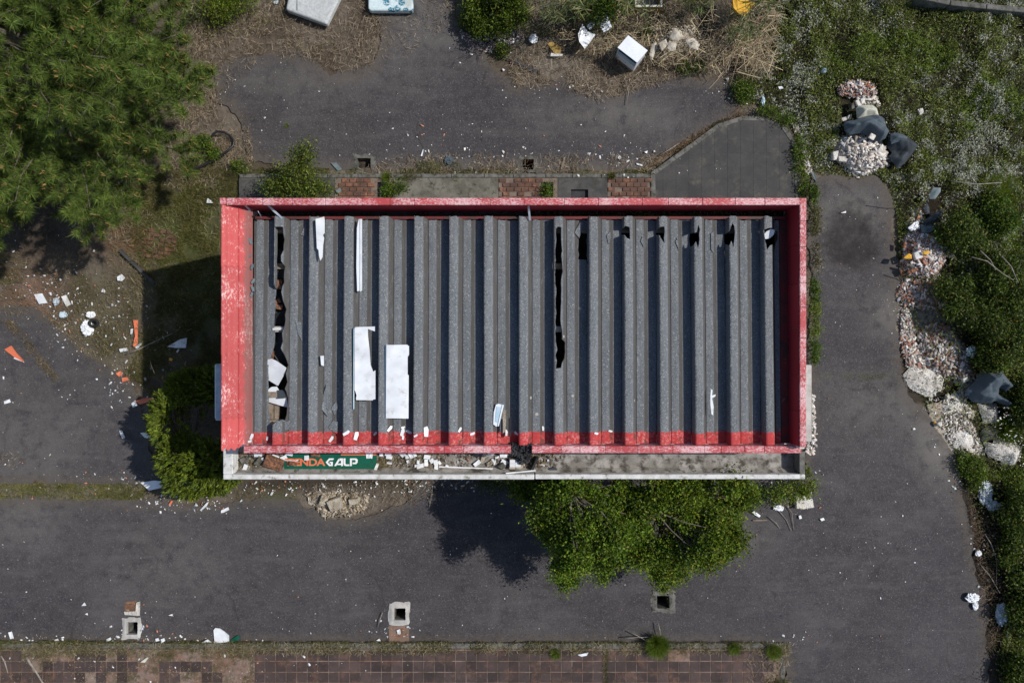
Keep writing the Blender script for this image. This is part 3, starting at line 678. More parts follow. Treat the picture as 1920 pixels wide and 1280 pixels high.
# walls
for nm, a in (('wall', (XW + .02, XE - .02, YN - .22, YN - .02)), ('wall', (XW + .02, XE - .02, YS + .02, YS + .2)),
              ('wall', (XW + .02, XW + .22, YS + .2, YN - .22)), ('wall', (XE - .13, XE - .02, YS + .2, YN - .22))):
    z1 = 3.55
    MB().box(*a, 0, z1).build(nm, M['wall'], bd)
for x0 in (-3.9, -1.2, 1.6):     # shop windows facing south, under the canopy
    w = MB(); w.box(x0, x0 + 2.0, YS - .01, YS + .012, .9, 2.6); wo_ = w.build('window_frame', M['metal'], bd)
    MB().box(x0 + .07, x0 + 1.93, YS - .016, YS - .008, .97, 2.53).build('pane', M['hose'], wo_)
MB().box(3.9, 4.8, YS - .01, YS + .01, .05, 2.2).build('door', M['rust'], bd)
MB().box(XW + .22, XE - .13, YS + .2, YN - .22, 3.05, 3.2).build('loft_floor', M['inside'], bd)
# upper masonry behind the parapet skin
def segs(a, b, n, r, j=.3):
    w = np.array([1 + r.uniform(-j, j) for _ in range(n)]); w = np.cumsum(w) / w.sum(); e = [a] + [a + (b - a) * q for q in w]; return list(zip(e[:-1], e[1:]))
r = np.random.default_rng(11)
# north parapet: inner face panels, gutter, coping
yi = gy(383, ZT)
for a, b_ in segs(XW + .10, XE - .11, 9, r, .15): MB().box(a + .003, b_ - .003, yi, yi + .02, 3.62, ZT - .035).build('wall_sheet', M['red_wall'], bd)
MB().box(XW + .12, XE - .12, yi + .022, YN - .015, 3.55, ZT - .04).build('parapet', M['wall'], bd)
for a, b_ in segs(XW + .112, XE - .112, 17, r, .35): MB().box(a + .002, b_ - .002, yi - .012, YN, ZT - .035, ZT + r.normal() * .003).build('coping', M['red_cap'], bd, bevel=.008)
MB().box(XW + .4, XE - .13, 2.235, yi - .001, 3.60, 3.63).build('gutter', M['black'], bd)
for a, b_ in segs(XW + .42, XE - .14, 9, r, .2): MB().box(a + .002, b_ - .002, 2.185, 2.232, 3.60, 3.80).build('gutter_lip', M['red_flashing'], bd)
# east parapet
xi = gx(1501, ZT)
for a, b_ in segs(YS + .14, yi - .002, 6, r, .2): MB().box(xi - .02, xi, a + .003, b_ - .003, 3.70, ZT - .035).build('wall_sheet', M['red_wall'], bd)
MB().box(xi + .002, XE - .015, YS + .1, YN - .02, 3.55, ZT - .04).build('parapet', M['wall'], bd)
for a, b_ in segs(YS + .13, YN, 9, r, .3): MB().box(xi - .012, XE, a + .003, b_ - .003, ZT - .035, ZT + r.normal() * .003).build('coping', M['red_cap_side'], bd, bevel=.008)
for a, b_ in segs(YS + .14, 2.18, 5, r, .2):
    n_ = 6; m = MB(); z = lambda y: rz(y) + .04
    xa, xm, xb = 4.745, 4.80, xi - .021
    m.add([(xa, a, z(a) - .05), (xm, a, z(a) + .025), (xb, a, z(a)), (xa, b_ - .004, z(b_) - .05), (xm, b_ - .004, z(b_) + .025), (xb, b_ - .004, z(b_)),
           (xb, a, z(a) - .06), (xb, b_ - .004, z(b_) - .06), (xa, a, z(a) - .08), (xa, b_ - .004, z(b_) - .08)],
          [(0, 1, 4, 3), (1, 2, 5, 4), (0, 8, 6, 2, 1), (3, 4, 5, 7, 9), (2, 6, 7, 5), (0, 3, 9, 8), (6, 8, 9, 7)])
    m.build('flashing', M['red_flashing'], bd)
# south fascia
ysi = gy(836, 4.1)
brk = (gx(958, 4.1), gx(997, 4.1))     # the broken out stretch
for A, B in (((XW + .33), brk[0]), (brk[1], XE - .002)):
    for a, b_ in segs(A, B, 9 if B < 1 else 10, r, .4):
        MB().box(a + .002, b_ - .002, YS, ysi, 3.86, 4.10 + r.normal() * .003).build('fascia_panel', M['red_cap'], bd, bevel=.006)
MB().box(XW + .33, brk[0] - .05, YS + .02, ysi + .12, 3.56, 3.70).build('eaves_beam', M['wall'], bd)
MB().box(brk[1] + .05, XE - .14, YS + .02, ysi + .12, 3.56, 3.70).build('eaves_beam', M['wall'], bd)
MB().box(brk[0] - .049, brk[1] + .049, YS + .03, ysi + .1, 3.56, 3.64).build('eaves_beam', M['black'], bd)
# west: fluted ridge pieces, each its own sheet, falling from the rim to the roof
xw0, xw1 = gx(411.5, ZT), gx(476, 3.93)
def wprof(u):   # u 0..1 across, height
    xs = xw0 + (xw1 - xw0) * u
    z = ZT - .02 - .30 * np.clip((u - .10) / .9, 0, 1) ** 1.15
    z = z + .006 * np.cos((u - .02) / .29 * 6.283) * (u < .97) + .012 * (np.abs(u - .6) < .02)
    z = np.where(u < .04, z - (.04 - u) * 2.5, z); return xs, z
ends = [(-1.86, -1.30), (-1.33, -.78), (-.81, -.19), (-.22, .52), (.49, 1.33), (1.30, 2.06), (2.03, 2.345)]
for i, (ya, yb) in enumerate(ends):
    n_u, n_y = 30, 6; m = MB(); lift = .006 * (i % 2)
    U = np.linspace(0, 1, n_u + 1); X, Z = wprof(U); vs = []; rr = np.random.default_rng(i)
    for j in range(n_y + 1):
        y = ya + (yb - ya) * j / n_y
        for x_, z_, u in zip(X, Z, U):
            yy = y + ((.022 * math.cos(u * 34) + rr.normal() * .006) if (j == 0) else 0)
            if j == 0 and i == 0 and u > .62: yy += .05
            vs.append((x_, yy, z_ + lift + .007 * (1 - j / n_y)))
    fs = [(j * (n_u + 1) + k, j * (n_u + 1) + k + 1, (j + 1) * (n_u + 1) + k + 1, (j + 1) * (n_u + 1) + k) for j in range(n_y) for k in range(n_u)]
    m.add(vs, fs); o = m.build('ridge_sheet', M['red_sheet'], bd)
    s = o.modifiers.new('solid', 'SOLIDIFY'); s.thickness = .010; s.offset = -1
MB().box(XW + .03, XW + .13, YS + .2, YN - .03, 3.55, ZT - .10).build('parapet', M['wall'], bd)
MB().box(XW, XW + .108, yi, YN, ZT - .035, ZT + .003).build('coping', M['red_cap_side'], bd, bevel=.006)

# ---- corrugated sheets
PITCH = .618; X0 = -4.219
prof = [(.000, .004, 0), (.012, .170, 2), (.022, .198, 2), (.042, .206, 1), (.075, .203, 0), (.140, .185, 0), (.168, .165, 0), (.186, .135, 3), (.240, .055, 3), (.252, .010, 4), (.258, .030, 0), (.275, .032, 0), (.34, .032, 0),
        (.385, .026, 0), (.40, .020, 3), (.455, .008, 3), (.48, .002, 0), (.54, .002, 0), (PITCH - .004, .002, 0)]
HOLEP = [
 [(518,427),(533,426),(535,450),(534,470),(530,480),(536,500),(535,530),(531,548),(534,565),(538,580),(536,610),(533,625),(534,640),(531,652),(536,665),(541,684),(538,700),(540,716),(537,728),(541,745),(540,765),(537,789),(531,788),(527,786),(519,793),(510,800),(505,796),(502,770),(501,690),(508,662),(513,640),(512,600),(513,560),(517,530),(518,480)],
 [(1042,430),(1046,426),(1052,428),(1052,450),(1054,500),(1052,540),(1051,575),(1050,600),(1053,618),(1054,636),(1060,642),(1060,660),(1058,672),(1053,680),(1051,689),(1041,690),(1043,676),(1040,665),(1044,655),(1041,640),(1041,560),(1040,480)],
 [(1085,440),(1090,431),(1101,430),(1101,470),(1103,496),(1100,486),(1085,485)],
 [(1166,430),(1170,425),(1179,427),(1180,450),(1174,448),(1167,440)],
 [(1231,431),(1236,427),(1244,426),(1244,458),(1238,450),(1232,440)],
 [(1296,436),(1300,438),(1304,436),(1307,422),(1309,450),(1306,467),(1302,454),(1297,462),(1295,450)],
 [(1361,440),(1366,430),(1370,420),(1374,425),(1374,450),(1372,466),(1368,453),(1364,462),(1361,452)],
 [(1429,432),(1438,429),(1445,428),(1452,430),(1461,432),(1461,446),(1455,468),(1449,458),(1440,462),(1434,470),(1430,450)]]
HOLEW = [PP(h, 3.86) for h in HOLEP]
for k in range(-1, 15):
    bx = X0 + PITCH * k; pr = prof
    if k == -1: pr = [p for p in prof if p[0] >= .19]
    if k == 14: pr = [p for p in prof if p[0] <= .34]
    xlo, xhi = bx + pr[0][0], bx + pr[-1][0]
    mine = [h for h in HOLEW if min(p[0] for p in h) < xhi and max(p[0] for p in h) > xlo]
    ys = list(np.linspace(-1.812, 2.175, 23)); rr = np.random.default_rng(50 + k); wv = rr.normal() * .003
    vs = []; dirt_shade = []; ridge = []
    for y in ys:
        e = 0.0
        for (dx, dz, tg) in pr:
            yy = y
            if y == ys[-1]: yy += rr.normal() * .008 + (.03 if dz > .1 else 0)
            vs.append((bx + dx + wv * math.sin(y * 1.3 + k), yy, rz(y) + dz + .006)); dirt_shade.append({3: .95, 4: .9}.get(tg, .12)); ridge.append({2: 1, 1: .6}.get(tg, 0))  # strip and crease facets tinted darker for dirt and for shading away
    n = len(pr); bm = bmesh.new(); dl = bm.verts.layers.float.new('dirt_shade'); rl = bm.verts.layers.float.new('ridge')
    bv = []
    for v, d_, g_ in zip(vs, dirt_shade, ridge):
        q = bm.verts.new((v[0], v[1] - .25, v[2])); q[dl] = d_; q[rl] = g_; bv.append(q)
    for j in range(len(ys) - 1):
        for i in range(n - 1): bm.faces.new((bv[j * n + i], bv[j * n + i + 1], bv[(j + 1) * n + i + 1], bv[(j + 1) * n + i]))
    for h in mine:
        hx0, hx1 = min(p[0] for p in h) - .02, max(p[0] for p in h) + .02; hy0, hy1 = min(p[1] for p in h) - .02, max(p[1] for p in h) + .02
        m_ = len(h)
        # jagged outline
        hj = []
        for i in range(m_):
            a, c = h[i], h[(i + 1) % m_]; hj.append(a); L = math.hypot(c[0] - a[0], c[1] - a[1])
            if L > .12:
                for s in range(1, int(L / .08)):
                    u = s / int(L / .08); hj.append((a[0] + (c[0] - a[0]) * u + rr.normal() * .008, a[1] + (c[1] - a[1]) * u))
        for i in range(len(hj)):
            a, c = hj[i], hj[(i + 1) % len(hj)]
            sy0, sy1 = min(a[1], c[1]) - .06, max(a[1], c[1]) + .06; sx0, sx1 = min(a[0], c[0]) - .06, max(a[0], c[0]) + .06
            fc = [f for f in bm.faces if max(v.co.x for v in f.verts) > sx0 and min(v.co.x for v in f.verts) < sx1 and max(v.co.y for v in f.verts) + .25 > sy0 and min(v.co.y for v in f.verts) + .25 < sy1]
            if not fc: continue
            geom = list({v for f in fc for v in f.verts}) + list({e for f in fc for e in f.edges}) + fc
            bmesh.ops.bisect_plane(bm, geom=geom, dist=1e-5, plane_co=(a[0], a[1] - .25, 0), plane_no=(c[1] - a[1], -(c[0] - a[0]), 0))
        fl = list(bm.faces); cs = np.array([f.calc_center_median()[:2] for f in fl]) + np.array([0, .25])
        dd = sdf(hj, cs[:, 0], cs[:, 1]); bmesh.ops.delete(bm, geom=[f for f, q in zip(fl, dd) if q > 0], context='FACES')
    me = bpy.data.meshes.new('roof_sheet'); bm.to_mesh(me); bm.free()
    o = link('roof_sheet', me, M['fibro'], bd); s = o.modifiers.new('solid', 'SOLIDIFY'); s.thickness = .012; s.offset = -1
# purlins seen through the holes
for y in (2.0, 1.35, .22, -.95, -1.45): MB().box(XW + .25, XE - .16, y - .05, y + .05, rz(y) - .14, rz(y) - .01).build('purlin', M['concrete'] if y == .22 else M['timber'], bd)
MB().box(gx(506, 3.6), gx(515, 3.6), -1.55, -1.0, 3.55, 3.66).build('loft_batten', M['timber'], bd)
MB().box(gx(517, 3.6), gx(525, 3.6), -1.60, -1.0, 3.58, 3.67).build('loft_batten', M['timber'], bd)

# ---- canopy ledge along the south front
cx0, cx1 = gx(418, 3.4), gx(1510, 3.4); cy0 = gy(898.5, 3.4); yb = YS - .005; ix0, ix1 = gx(436, 3.4), gx(1499, 3.4); iy = gy(889, 3.4)
MB().box(cx0 + .03, cx1 - .03, cy0 + .02, yb, 2.95, 3.12).build('canopy_slab', M['ledge'], bd)
m = MB(); cr = gx(1003, 3.4)
m.box(cx0 + .001, cr - .012, cy0, iy, 2.95, 3.40); m.build('canopy_rim', M['rim'], bd, bevel=.01)
MB().box(cr + .004, cx1 - .001, cy0 + .004, iy, 2.95, 3.395).build('canopy_rim', M['rim'], bd, bevel=.01)
MB().box(cx0, ix0, iy + .002, gy(832, 3.4), 2.95, 3.398).build('canopy_rim', M['rim'], bd, bevel=.01)
MB().box(ix1, cx1, iy + .002, gy(846, 3.4), 2.95, 3.392).build('canopy_rim', M['kerb'], bd, bevel=.01)
# mortar fillet along the inside of the rim
m = MB(); m.add([(ix0, iy + .001, 3.12), (ix1, iy + .001, 3.12), (ix1, iy + .001, 3.22), (ix0, iy + .001, 3.22), (ix0, iy + .08, 3.125), (ix1, iy + .08, 3.125)], [(4, 5, 2, 3), (0, 3, 2, 1), (0, 1, 5, 4), (0, 4, 3), (1, 2, 5)]); m.build('mortar_fillet', M['ledge'], bd)
# wall mounted sign boxes
t = thing('light_box', 'flat grey light box fixed to the left side wall below the red flashing', 'sign box', ((gx(408, 3.9)), gy(735, 3.9), 3.3))
MB().box(gx(403.5, 3.9), XW - .005, gy(788, 3.9), gy(682, 3.9), 3.25, 3.9).build('box_housing', M['metal'], t, bevel=.01)
MB().box(gx(401.5, 3.9), gx(403.3, 3.9), gy(784, 3.9), gy(684, 3.9), 3.28, 3.87).build('sign_face', M['sign_white'], t)
t = thing('light_box', 'long pale light box fixed to the right side wall beside the tarmac', 'sign box', (gx(1518, 3.7), gy(760, 3.7), 3.0))
MB().box(XE + .005, gx(1522, 3.7), gy(828, 3.7), gy(684, 3.7), 3.0, 3.7).build('box_housing', M['concrete'], t, bevel=.01)
MB().box(gx(1522.2, 3.7), gx(1524, 3.7), gy(826, 3.7), gy(686, 3.7), 3.03, 3.66).build('sign_face', M['brick'], t)
# bent cramps sticking from the north parapet
for (a, b_, c, lab) in (((457, 383), (465, 392), (464, 410), 'bent grey metal strap nearest the left corner of the roof gutter'), ((500, 383), (509, 392), (527, 408), 'grey metal strap hanging across the gutter right of the corner strap'), ((991, 384), (992, 394), (994, 412), 'rusty white strap hanging into the gutter at the middle of the long parapet'), ((482, 396), (485, 401), (487, 406), 'short stub of grey strap in the gutter between two longer straps')):
    q = [(*P(*a, 4.28), 4.22), (*P(*b_, 4.12), 4.05), (*P(*c, 3.98), 3.93)]
    m = MB()
    for u, v in zip(q[:-1], q[1:]):
        d = Vector(v) - Vector(u); mid = (Vector(u) + Vector(v)) / 2; m.obox(mid, (d.length, .035, .01), math.atan2(d.y, d.x), 0, -math.asin(d.z / d.length))
    props(m.build('metal_strap', M['metal']), lab, 'strap')
# moss in the gutter
m = []
rr = np.random.default_rng(5)
n = 5200; x = rr.uniform(-4.6, 4.85, n); dens = np.where(x > .4, 1, .25) * (fbm(x, x * 0, 1.2, 2, 8) + .35) ; keep = rr.random(n) < dens * .9; x = x[keep]; n = len(x)
y = rr.uniform(2.20, 2.33, n); z = 3.63 + .09 * rr.random(n) * (x > .4)
v = chunks(np.column_stack([x, y]), z, rr.uniform(.015, .045, n), pal(n, [(.022, .026, .010), (.04, .042, .012), (.05, .035, .02)], rr), rr, .9)
put('moss', v, M['rubble'], bd, kind='stuff')
# ---------------------------------------------------------------- loose things on the roof
def roof_z(x, y):
    u = (x - X0) % PITCH; return rz(y) + float(np.interp(u, [p[0] for p in prof], [p[1] for p in prof])) + .006
def board(name, label, cat, pts, z, th, m, group=None, warp=0.0, tilt=(0, 0), parent=None, seed=1, drape=False):
    w = PP(pts, z); cx = sum(p[0] for p in w) / len(w); cy = sum(p[1] for p in w) / len(w); q = np.random.default_rng(int(abs(pts[0][0] * 7 + pts[0][1] * 3)) + seed)
    dz = [tilt[0] * (p[0] - cx) + tilt[1] * (p[1] - cy) + q.normal() * warp for p in w]
    if drape: dz = [roof_z(*p) + .008 - z for p in w]; dz = [.6 * d + .4 * max(dz) for d in dz]
    o = MB().prism(w, z, z + th, dz).build(name, m if not isinstance(m, str) else M[m], parent)
    return props(o, label, cat, group) if parent is None else props(o, label)
# two white trays: rim with a top face, made of parts
t = thing('ceiling_panel', 'torn white plastic panel on the roof, the left one of the large pair', 'panel', (*P(684, 680, 4.02), 4.02))
board('board', None, None, [(667, 613), (703, 612), (703, 621), (690, 616.5), (690, 628), (693, 655), (695, 684), (700, 696.5), (704, 694), (704, 748), (700, 748.5), (699, 750), (668, 749.5), (668, 745), (669, 741), (667, 734), (665, 731), (665, 616)], 4.02, .016, 'white_board', parent=t)
board('side_strip', None, None, [(663.2, 617), (665, 614), (664.6, 766), (662.8, 767)], 3.99, .03, 'white_edge', parent=t)
t = thing('ceiling_panel', 'whole white rectangular plastic panel on the roof, the right one of the large pair', 'panel', (*P(744, 715, 4.02), 4.02))
board('board', None, None, [(725, 646.5), (764, 646), (765, 648), (767, 648), (767, 665), (764.5, 669), (764.5, 702), (766.5, 703), (766, 784), (724, 783.5)], 4.02, .03, 'white_board', parent=t)
board('side_strip', None, None, [(722.6, 648), (724.4, 647), (723.6, 784), (721.8, 784)], 3.99, .03, 'white_edge', parent=t)
board('plastic_shard', 'long pointed white plastic shard at the top left of the roof', 'shard', [(592, 411), (608, 406.5), (609, 412), (609, 437), (605.5, 441), (608, 446), (606, 460), (605, 482), (601, 488.5), (598.5, 480), (597.5, 469), (594.5, 466)], 4.035, .012, 'white_board')
t = thing('cable_trunking', 'long narrow white trunking strip lying in a roof groove', 'trunking', (*P(674, 480, 3.98), 3.98))
board('base_strip', None, None, [(669.5, 428), (673, 411), (675, 411), (675, 545), (670, 546), (668.5, 500)], 3.975, .012, 'white_metal', parent=t)
board('cover_strip', None, None, [(675.5, 411), (679, 411), (679, 544), (676.5, 547), (675.4, 545)], 3.98, .02, 'white_board', parent=t)
board('plastic_shard', 'small white plastic offcut beside the groove right of the big crack', 'shard', [(601, 667), (607.5, 666.5), (607.5, 686), (602.5, 684)], 4.0, .015, 'white_board')
# white sheets standing in the large crack
board('ceiling_panel', 'upper of two white curved panels sunk in the large roof crack', 'panel', [(503, 674), (511, 672), (520, 676), (538.5, 689), (536, 698), (520, 723), (517, 722), (500.5, 712), (501, 690)], 3.80, .01, 'white_board', tilt=(.15, .2))
board('ceiling_panel', 'lower of two white curved panels sunk in the large roof crack', 'panel', [(501, 731), (510, 725), (520, 724), (524, 731), (535, 731), (538.5, 744), (538.5, 763), (524, 760), (500.5, 753)], 3.76, .01, 'white_board', tilt=(.1, .15))
board('felt_scrap', 'dark square of felt lying on the lower white panel in the crack', 'felt scrap', [(521, 731), (535, 731), (536, 746), (521, 747)], 3.82, .006, 'tarp_dark')
board('felt_scrap', 'grey fibre cement corner bridging the bottom of the large crack', 'shard', [(512, 799), (523, 789), (530, 786), (537, 790), (542, 788), (542, 804), (536, 806), (520, 803)], 3.93, .01, 'fibro')
# membranes and bricks inside the crack
FL = ['uppermost black felt fold under the top of the large crack', 'black felt fold below the two upper bricks in the crack', 'lowest black felt fold just above the white panels', 'flat black felt piece beneath the white rail in the crack']
for i, (pts, z) in enumerate([([(514, 470), (528, 468), (540, 480), (536, 520), (515, 530)], 3.62), ([(512, 545), (540, 530), (540, 600), (520, 610), (510, 585)], 3.6), ([(512, 628), (542, 618), (545, 668), (528, 690), (508, 655)], 3.66), ([(512, 590), (540, 580), (538, 616), (511, 618)], 3.64)]):
    board('roofing_felt', FL[i], 'roofing felt', pts, z, .012, 'black', group='black felt inside the crack', warp=.05, tilt=(.3, .1 * (i - 1)))
for i, (x, y, a, s) in enumerate([(518, 529, .05, 1), (519, 537, -.08, .9), (517, 566, .5, .8), (520, 575, -.12, .95), (508, 664, 1.4, .8)]):
    X, Y = P(x, y, 3.74); b = MB()
    b.obox((X, Y, 3.70 + .02 * (i % 2)), (.20 * s, .085, .065), a, .05 * (i - 2), .1)
    props(b.build('brick', M['brick'], bevel=.006), ['uppermost clay brick of the pile in the large crack', 'second clay brick lying against the uppermost one', 'clay brick tilted above the lower pair in the crack', 'lower clay brick of the tilted pair in the crack', 'clay brick on edge just above the white panels in the crack'][i], 'brick', 'bricks inside the roof crack')
board('plastic_shard', 'short grey white rail spanning the large crack above its middle', 'rail', [(512, 615), (532, 614), (532, 618.5), (512, 619)], 3.80, .03, 'rim')
board('ceiling_panel', 'rounded pale fragment caught in the hole at the roof top right corner', 'panel', [(1430, 443), (1437, 434), (1446, 430), (1451, 432), (1450, 440), (1443, 447), (1436, 448)], 3.86, .01, 'white_metal', tilt=(.2, .1))
# overturned lamp cover
t = thing('lamp_cover', 'white lamp housing with curved side lying near the bottom of the roof', 'lamp housing', (*P(935, 778, 4.0), 4.0))
board('housing', None, None, [(930, 758), (934, 756.5), (944, 758.5), (935, 797), (931, 799), (925, 795), (926, 772)], 3.99, .03, 'white_metal', parent=t)
board('rim', None, None, [(942, 758), (945, 758.5), (935.5, 798), (933, 798.5)], 4.0, .035, 'white_board', parent=t)
board('diffuser', None, None, [(931, 762), (940, 763), (933, 792), (928, 790)], 4.022, .004, 'white_edge', parent=t)
board('black_pipe', 'short black strip beside the lamp housing at the bottom of the roof', 'strip', [(953.5, 784), (959, 782), (958, 818), (953, 818)], 4.0, .03, 'hose')
board('debris_strip', 'flaking pale timber strip right of the lamp housing', 'strip', [(943, 770), (949, 768), (948, 808), (943, 812)], 3.99, .012, 'sand')
t = board('plastic_shard', 'thin jagged white strip stuck to the roof near the lower right', 'shard', [(1333, 729), (1336, 731), (1335, 741), (1342, 739), (1341, 743), (1335, 746), (1338, 762), (1337, 778), (1334, 776), (1332, 758), (1332, 742)], 4.0, .004, 'white_board')
# cracked fibre cement plates lying over the sheets
KL = ['grey corner flake at the top of the second rib from the left', 'long cracked grey flake in the third rib near the bottom', 'grey diamond flake touching the red edge below the long flake', 'small grey flake above the diamond one', 'narrow grey flake beside the upper part of the large crack', 'grey flake overhanging the square hole right of the long slit', 'grey flake left of the first small hole from the slit', 'grey flake left of the second small hole', 'grey flake left of the third small hole', 'long grey flake left of the fourth small hole']
for ki, (pts, z) in enumerate((([(556, 437), (567, 414), (568, 440)], 4.0), ([(602, 742), (608, 722), (611, 727), (611, 782), (600, 768)], 4.02), ([(612, 803), (621, 790), (631, 792), (630, 816), (622, 811)], 4.0), ([(619, 765), (627, 753), (631, 763), (625, 780)], 3.96), ([(550, 604), (560, 602), (562, 640), (555, 627)], 3.97), ([(1079, 433), (1090, 413), (1096, 414), (1088, 444)], 3.95), ([(1139, 440), (1146, 432), (1147, 444), (1143, 457)], 3.9), ([(1203, 450), (1207, 441), (1209, 462)], 3.9), ([(1269, 452), (1273, 444), (1276, 468)], 3.9), ([(1336, 436), (1342, 432), (1341, 472), (1336, 466)], 3.9))):
    board('cement_flake', KL[ki], 'cement flake', pts, z, .010, 'fibro', group='loose fibre cement flakes on the roof', drape=True)
# little white shards along the lower red edge
EL = {470: 'uppermost grey scrap along the left red sheets', 469: 'second grey scrap down along the left red sheets', 473: 'third grey scrap down along the left red sheets', 475: 'fourth grey scrap down along the left red sheets', 474: 'fifth grey scrap down along the left red sheets', 472: 'lowest grey scrap along the left red sheets'}
spots = [(730, 804, 12, .9), (753, 803, 8, .1), (752, 812, 16, 1.2), (764, 812, 12, -.6), (780, 816, 8, .5), (798, 810, 20, 1.55), (862, 806, 10, 1.0), (885, 815, 10, .3), (617, 825, 13, .9), (650, 811, 14, .5), (666, 818, 16, 1.3), (1019, 805, 9, 1.57), (968, 814, 9, -.9), (472, 818, 12, 1.1), (468, 827, 9, .2), (495, 824, 8, 1.3), (1147, 810, 8, -.3), (1118, 812, 8, -.3), (753, 822, 9, 1.4), (949, 813, 12, 1.5), (700, 815, 9, .8), (470, 452, 13, 1.9), (473, 500, 11, 1.2), (475, 527, 11, .9), (474, 541, 11, 1.8), (472, 552, 10, 1.1), (469, 480, 7, .4)]
for i, (x, y, L, a) in enumerate(spots):
    q = np.random.default_rng(i); w = L * .38 + 1; ca, sa = math.cos(a), math.sin(a)
    pts = [(x + u * ca * L / 2 - v * sa * w / 2, y - u * sa * L / 2 - v * ca * w / 2) for u, v in ((-1, -.8), (.3, -1), (1, -.4 * q.random()), (.8, 1), (-.9, .7))]
    edge = x < 480 and y < 600
    board('felt_scrap' if edge else 'plastic_shard', EL[x] if edge else 'small white shard scattered along the lower red edge of the roof', 'scrap' if edge else 'shard', pts, 4.03, .012, 'felt' if edge else 'white_board',
          group='grey scraps along the left red sheets' if edge else 'white shards along the lower red edge', drape=not edge and x > 480)

# ---------------------------------------------------------------- canopy ledge: sign, debris
LZ = 3.13
t = thing('shop_sign', 'broken green shop sign with orange and white lettering lying on the canopy ledge', 'sign', (*P(620, 864, LZ), LZ))
sx0, sx1 = gx(533.5, LZ), gx(706.5, LZ); sy0, sy1 = gy(878.5, LZ), gy(846, LZ)
MB().box(sx0, sx1, sy0, sy1, LZ, LZ + .03).build('sign_panel', M['sign_green'], t)
MB().box(gx(640, LZ), sx1 - .001, gy(852.6, LZ), sy1, LZ + .0305, LZ + .034).build('orange_band', M['sign_orange'], t)
def text_part(body, name, x0, x1, y0, y1, z, m, parent, bold=.0):
    cu = bpy.data.curves.new(name, 'FONT'); cu.body = body; cu.size = 1; cu.extrude = .004; cu.offset = bold; cu.resolution_u = 4; cu.space_character = .93
    tmp = bpy.data.objects.new('tmp', cu); C.objects.link(tmp); bpy.context.view_layer.update()
    me = bpy.data.meshes.new_from_object(tmp.evaluated_get(bpy.context.evaluated_depsgraph_get())); bpy.data.objects.remove(tmp)
    V = np.zeros(len(me.vertices) * 3); me.vertices.foreach_get('co', V); V = V.reshape(-1, 3)
    lo = V.min(0); hi = V.max(0); off = wloc(parent)
    V[:, 0] = x0 + (V[:, 0] - lo[0]) / (hi[0] - lo[0]) * (x1 - x0) - off.x; V[:, 1] = y0 + (V[:, 1] - lo[1]) / (hi[1] - lo[1]) * (y1 - y0) - off.y
    V[:, 2] = z + (V[:, 2] - lo[2]) - off.z; me.vertices.foreach_set('co', V.ravel()); me.update(); me.materials.clear(); me.name = name
    return link(name, me, m, parent)
ty0, ty1 = gy(872.2, LZ), gy(858.5, LZ)
text_part('TIENDA', 'orange_lettering', gx(534.5, LZ), gx(611, LZ), ty0, ty1, LZ + .031, M['sign_orange'], t, .028)
def glyph(polys, x0, w, name):     # polys on a 0..1 grid
    for q in polys:
        pts = [(gx(x0 + u * w, LZ), ty0 + v * (ty1 - ty0)) for u, v in q]
        MB().prism(pts, LZ + .0305, LZ + .038).build(name, M['sign_white'], t)
# GALP: arrow shaped G, A leaning into it, L, P
glyph([[(0, .48), (.42, 1.02), (1.0, 1.02), (.93, .80), (.52, .80), (.27, .48)], [(0, .48), (.27, .48), (.50, .20), (.42, -.02)], [(.42, -.02), (.50, .20), (.66, .20), (.66, -.02)], [(.66, -.02), (.86, -.02), (.86, .56), (.50, .56), (.45, .38), (.66, .38)]], 611.5, 15.5, 'letter_g')
glyph([[(0, -.02), (.22, -.02), (.60, .70), (.60, 1.02), (.52, 1.02)], [(.52, 1.02), (.60, .70), (.78, .70), (1.0, 1.02)], [(.78, .70), (1.0, 1.02), (1.0, -.02), (.78, -.02)], [(.30, .12), (.42, .32), (.779, .32), (.779, .12)]], 627.5, 16.5, 'letter_a')
glyph([[(0, .30), (.32, .30), (.32, 1.02), (0, 1.02)], [(0, .30), (.12, .04), (.34, -.02), (.44, .20), (.32, .30)], [(.34, -.02), (1.0, -.02), (1.0, .20), (.44, .20)]], 645, 11, 'letter_l')
glyph([[(0, -.02), (.24, -.02), (.24, .78), (0, .78)], [(0, .781), (.24, .781), (.26, .80), (.26, 1.02), (0, 1.02)], [(.261, .80), (.66, .80), (.80, 1.02), (.261, 1.02)], [(.66, .80), (.80, 1.02), (1.0, .84), (.98, .46), (.82, .24), (.68, .46), (.76, .64)], [(.34, .24), (.82, .24), (.68, .46), (.34, .46)]], 657, 14.5, 'letter_p')
board('plastic_shard', 'orange and white sliver lying just below the green shop sign', 'shard', [(564, 879.5), (600, 879.7), (600, 882.2), (580, 883), (564, 882)], LZ + .01, .012, 'sign_orange')
board('plastic_shard', 'white backing strip above the orange sliver below the sign', 'shard', [(563, 879), (598, 878.6), (597, 880.2), (566, 881)], LZ + .024, .004, 'white_board')
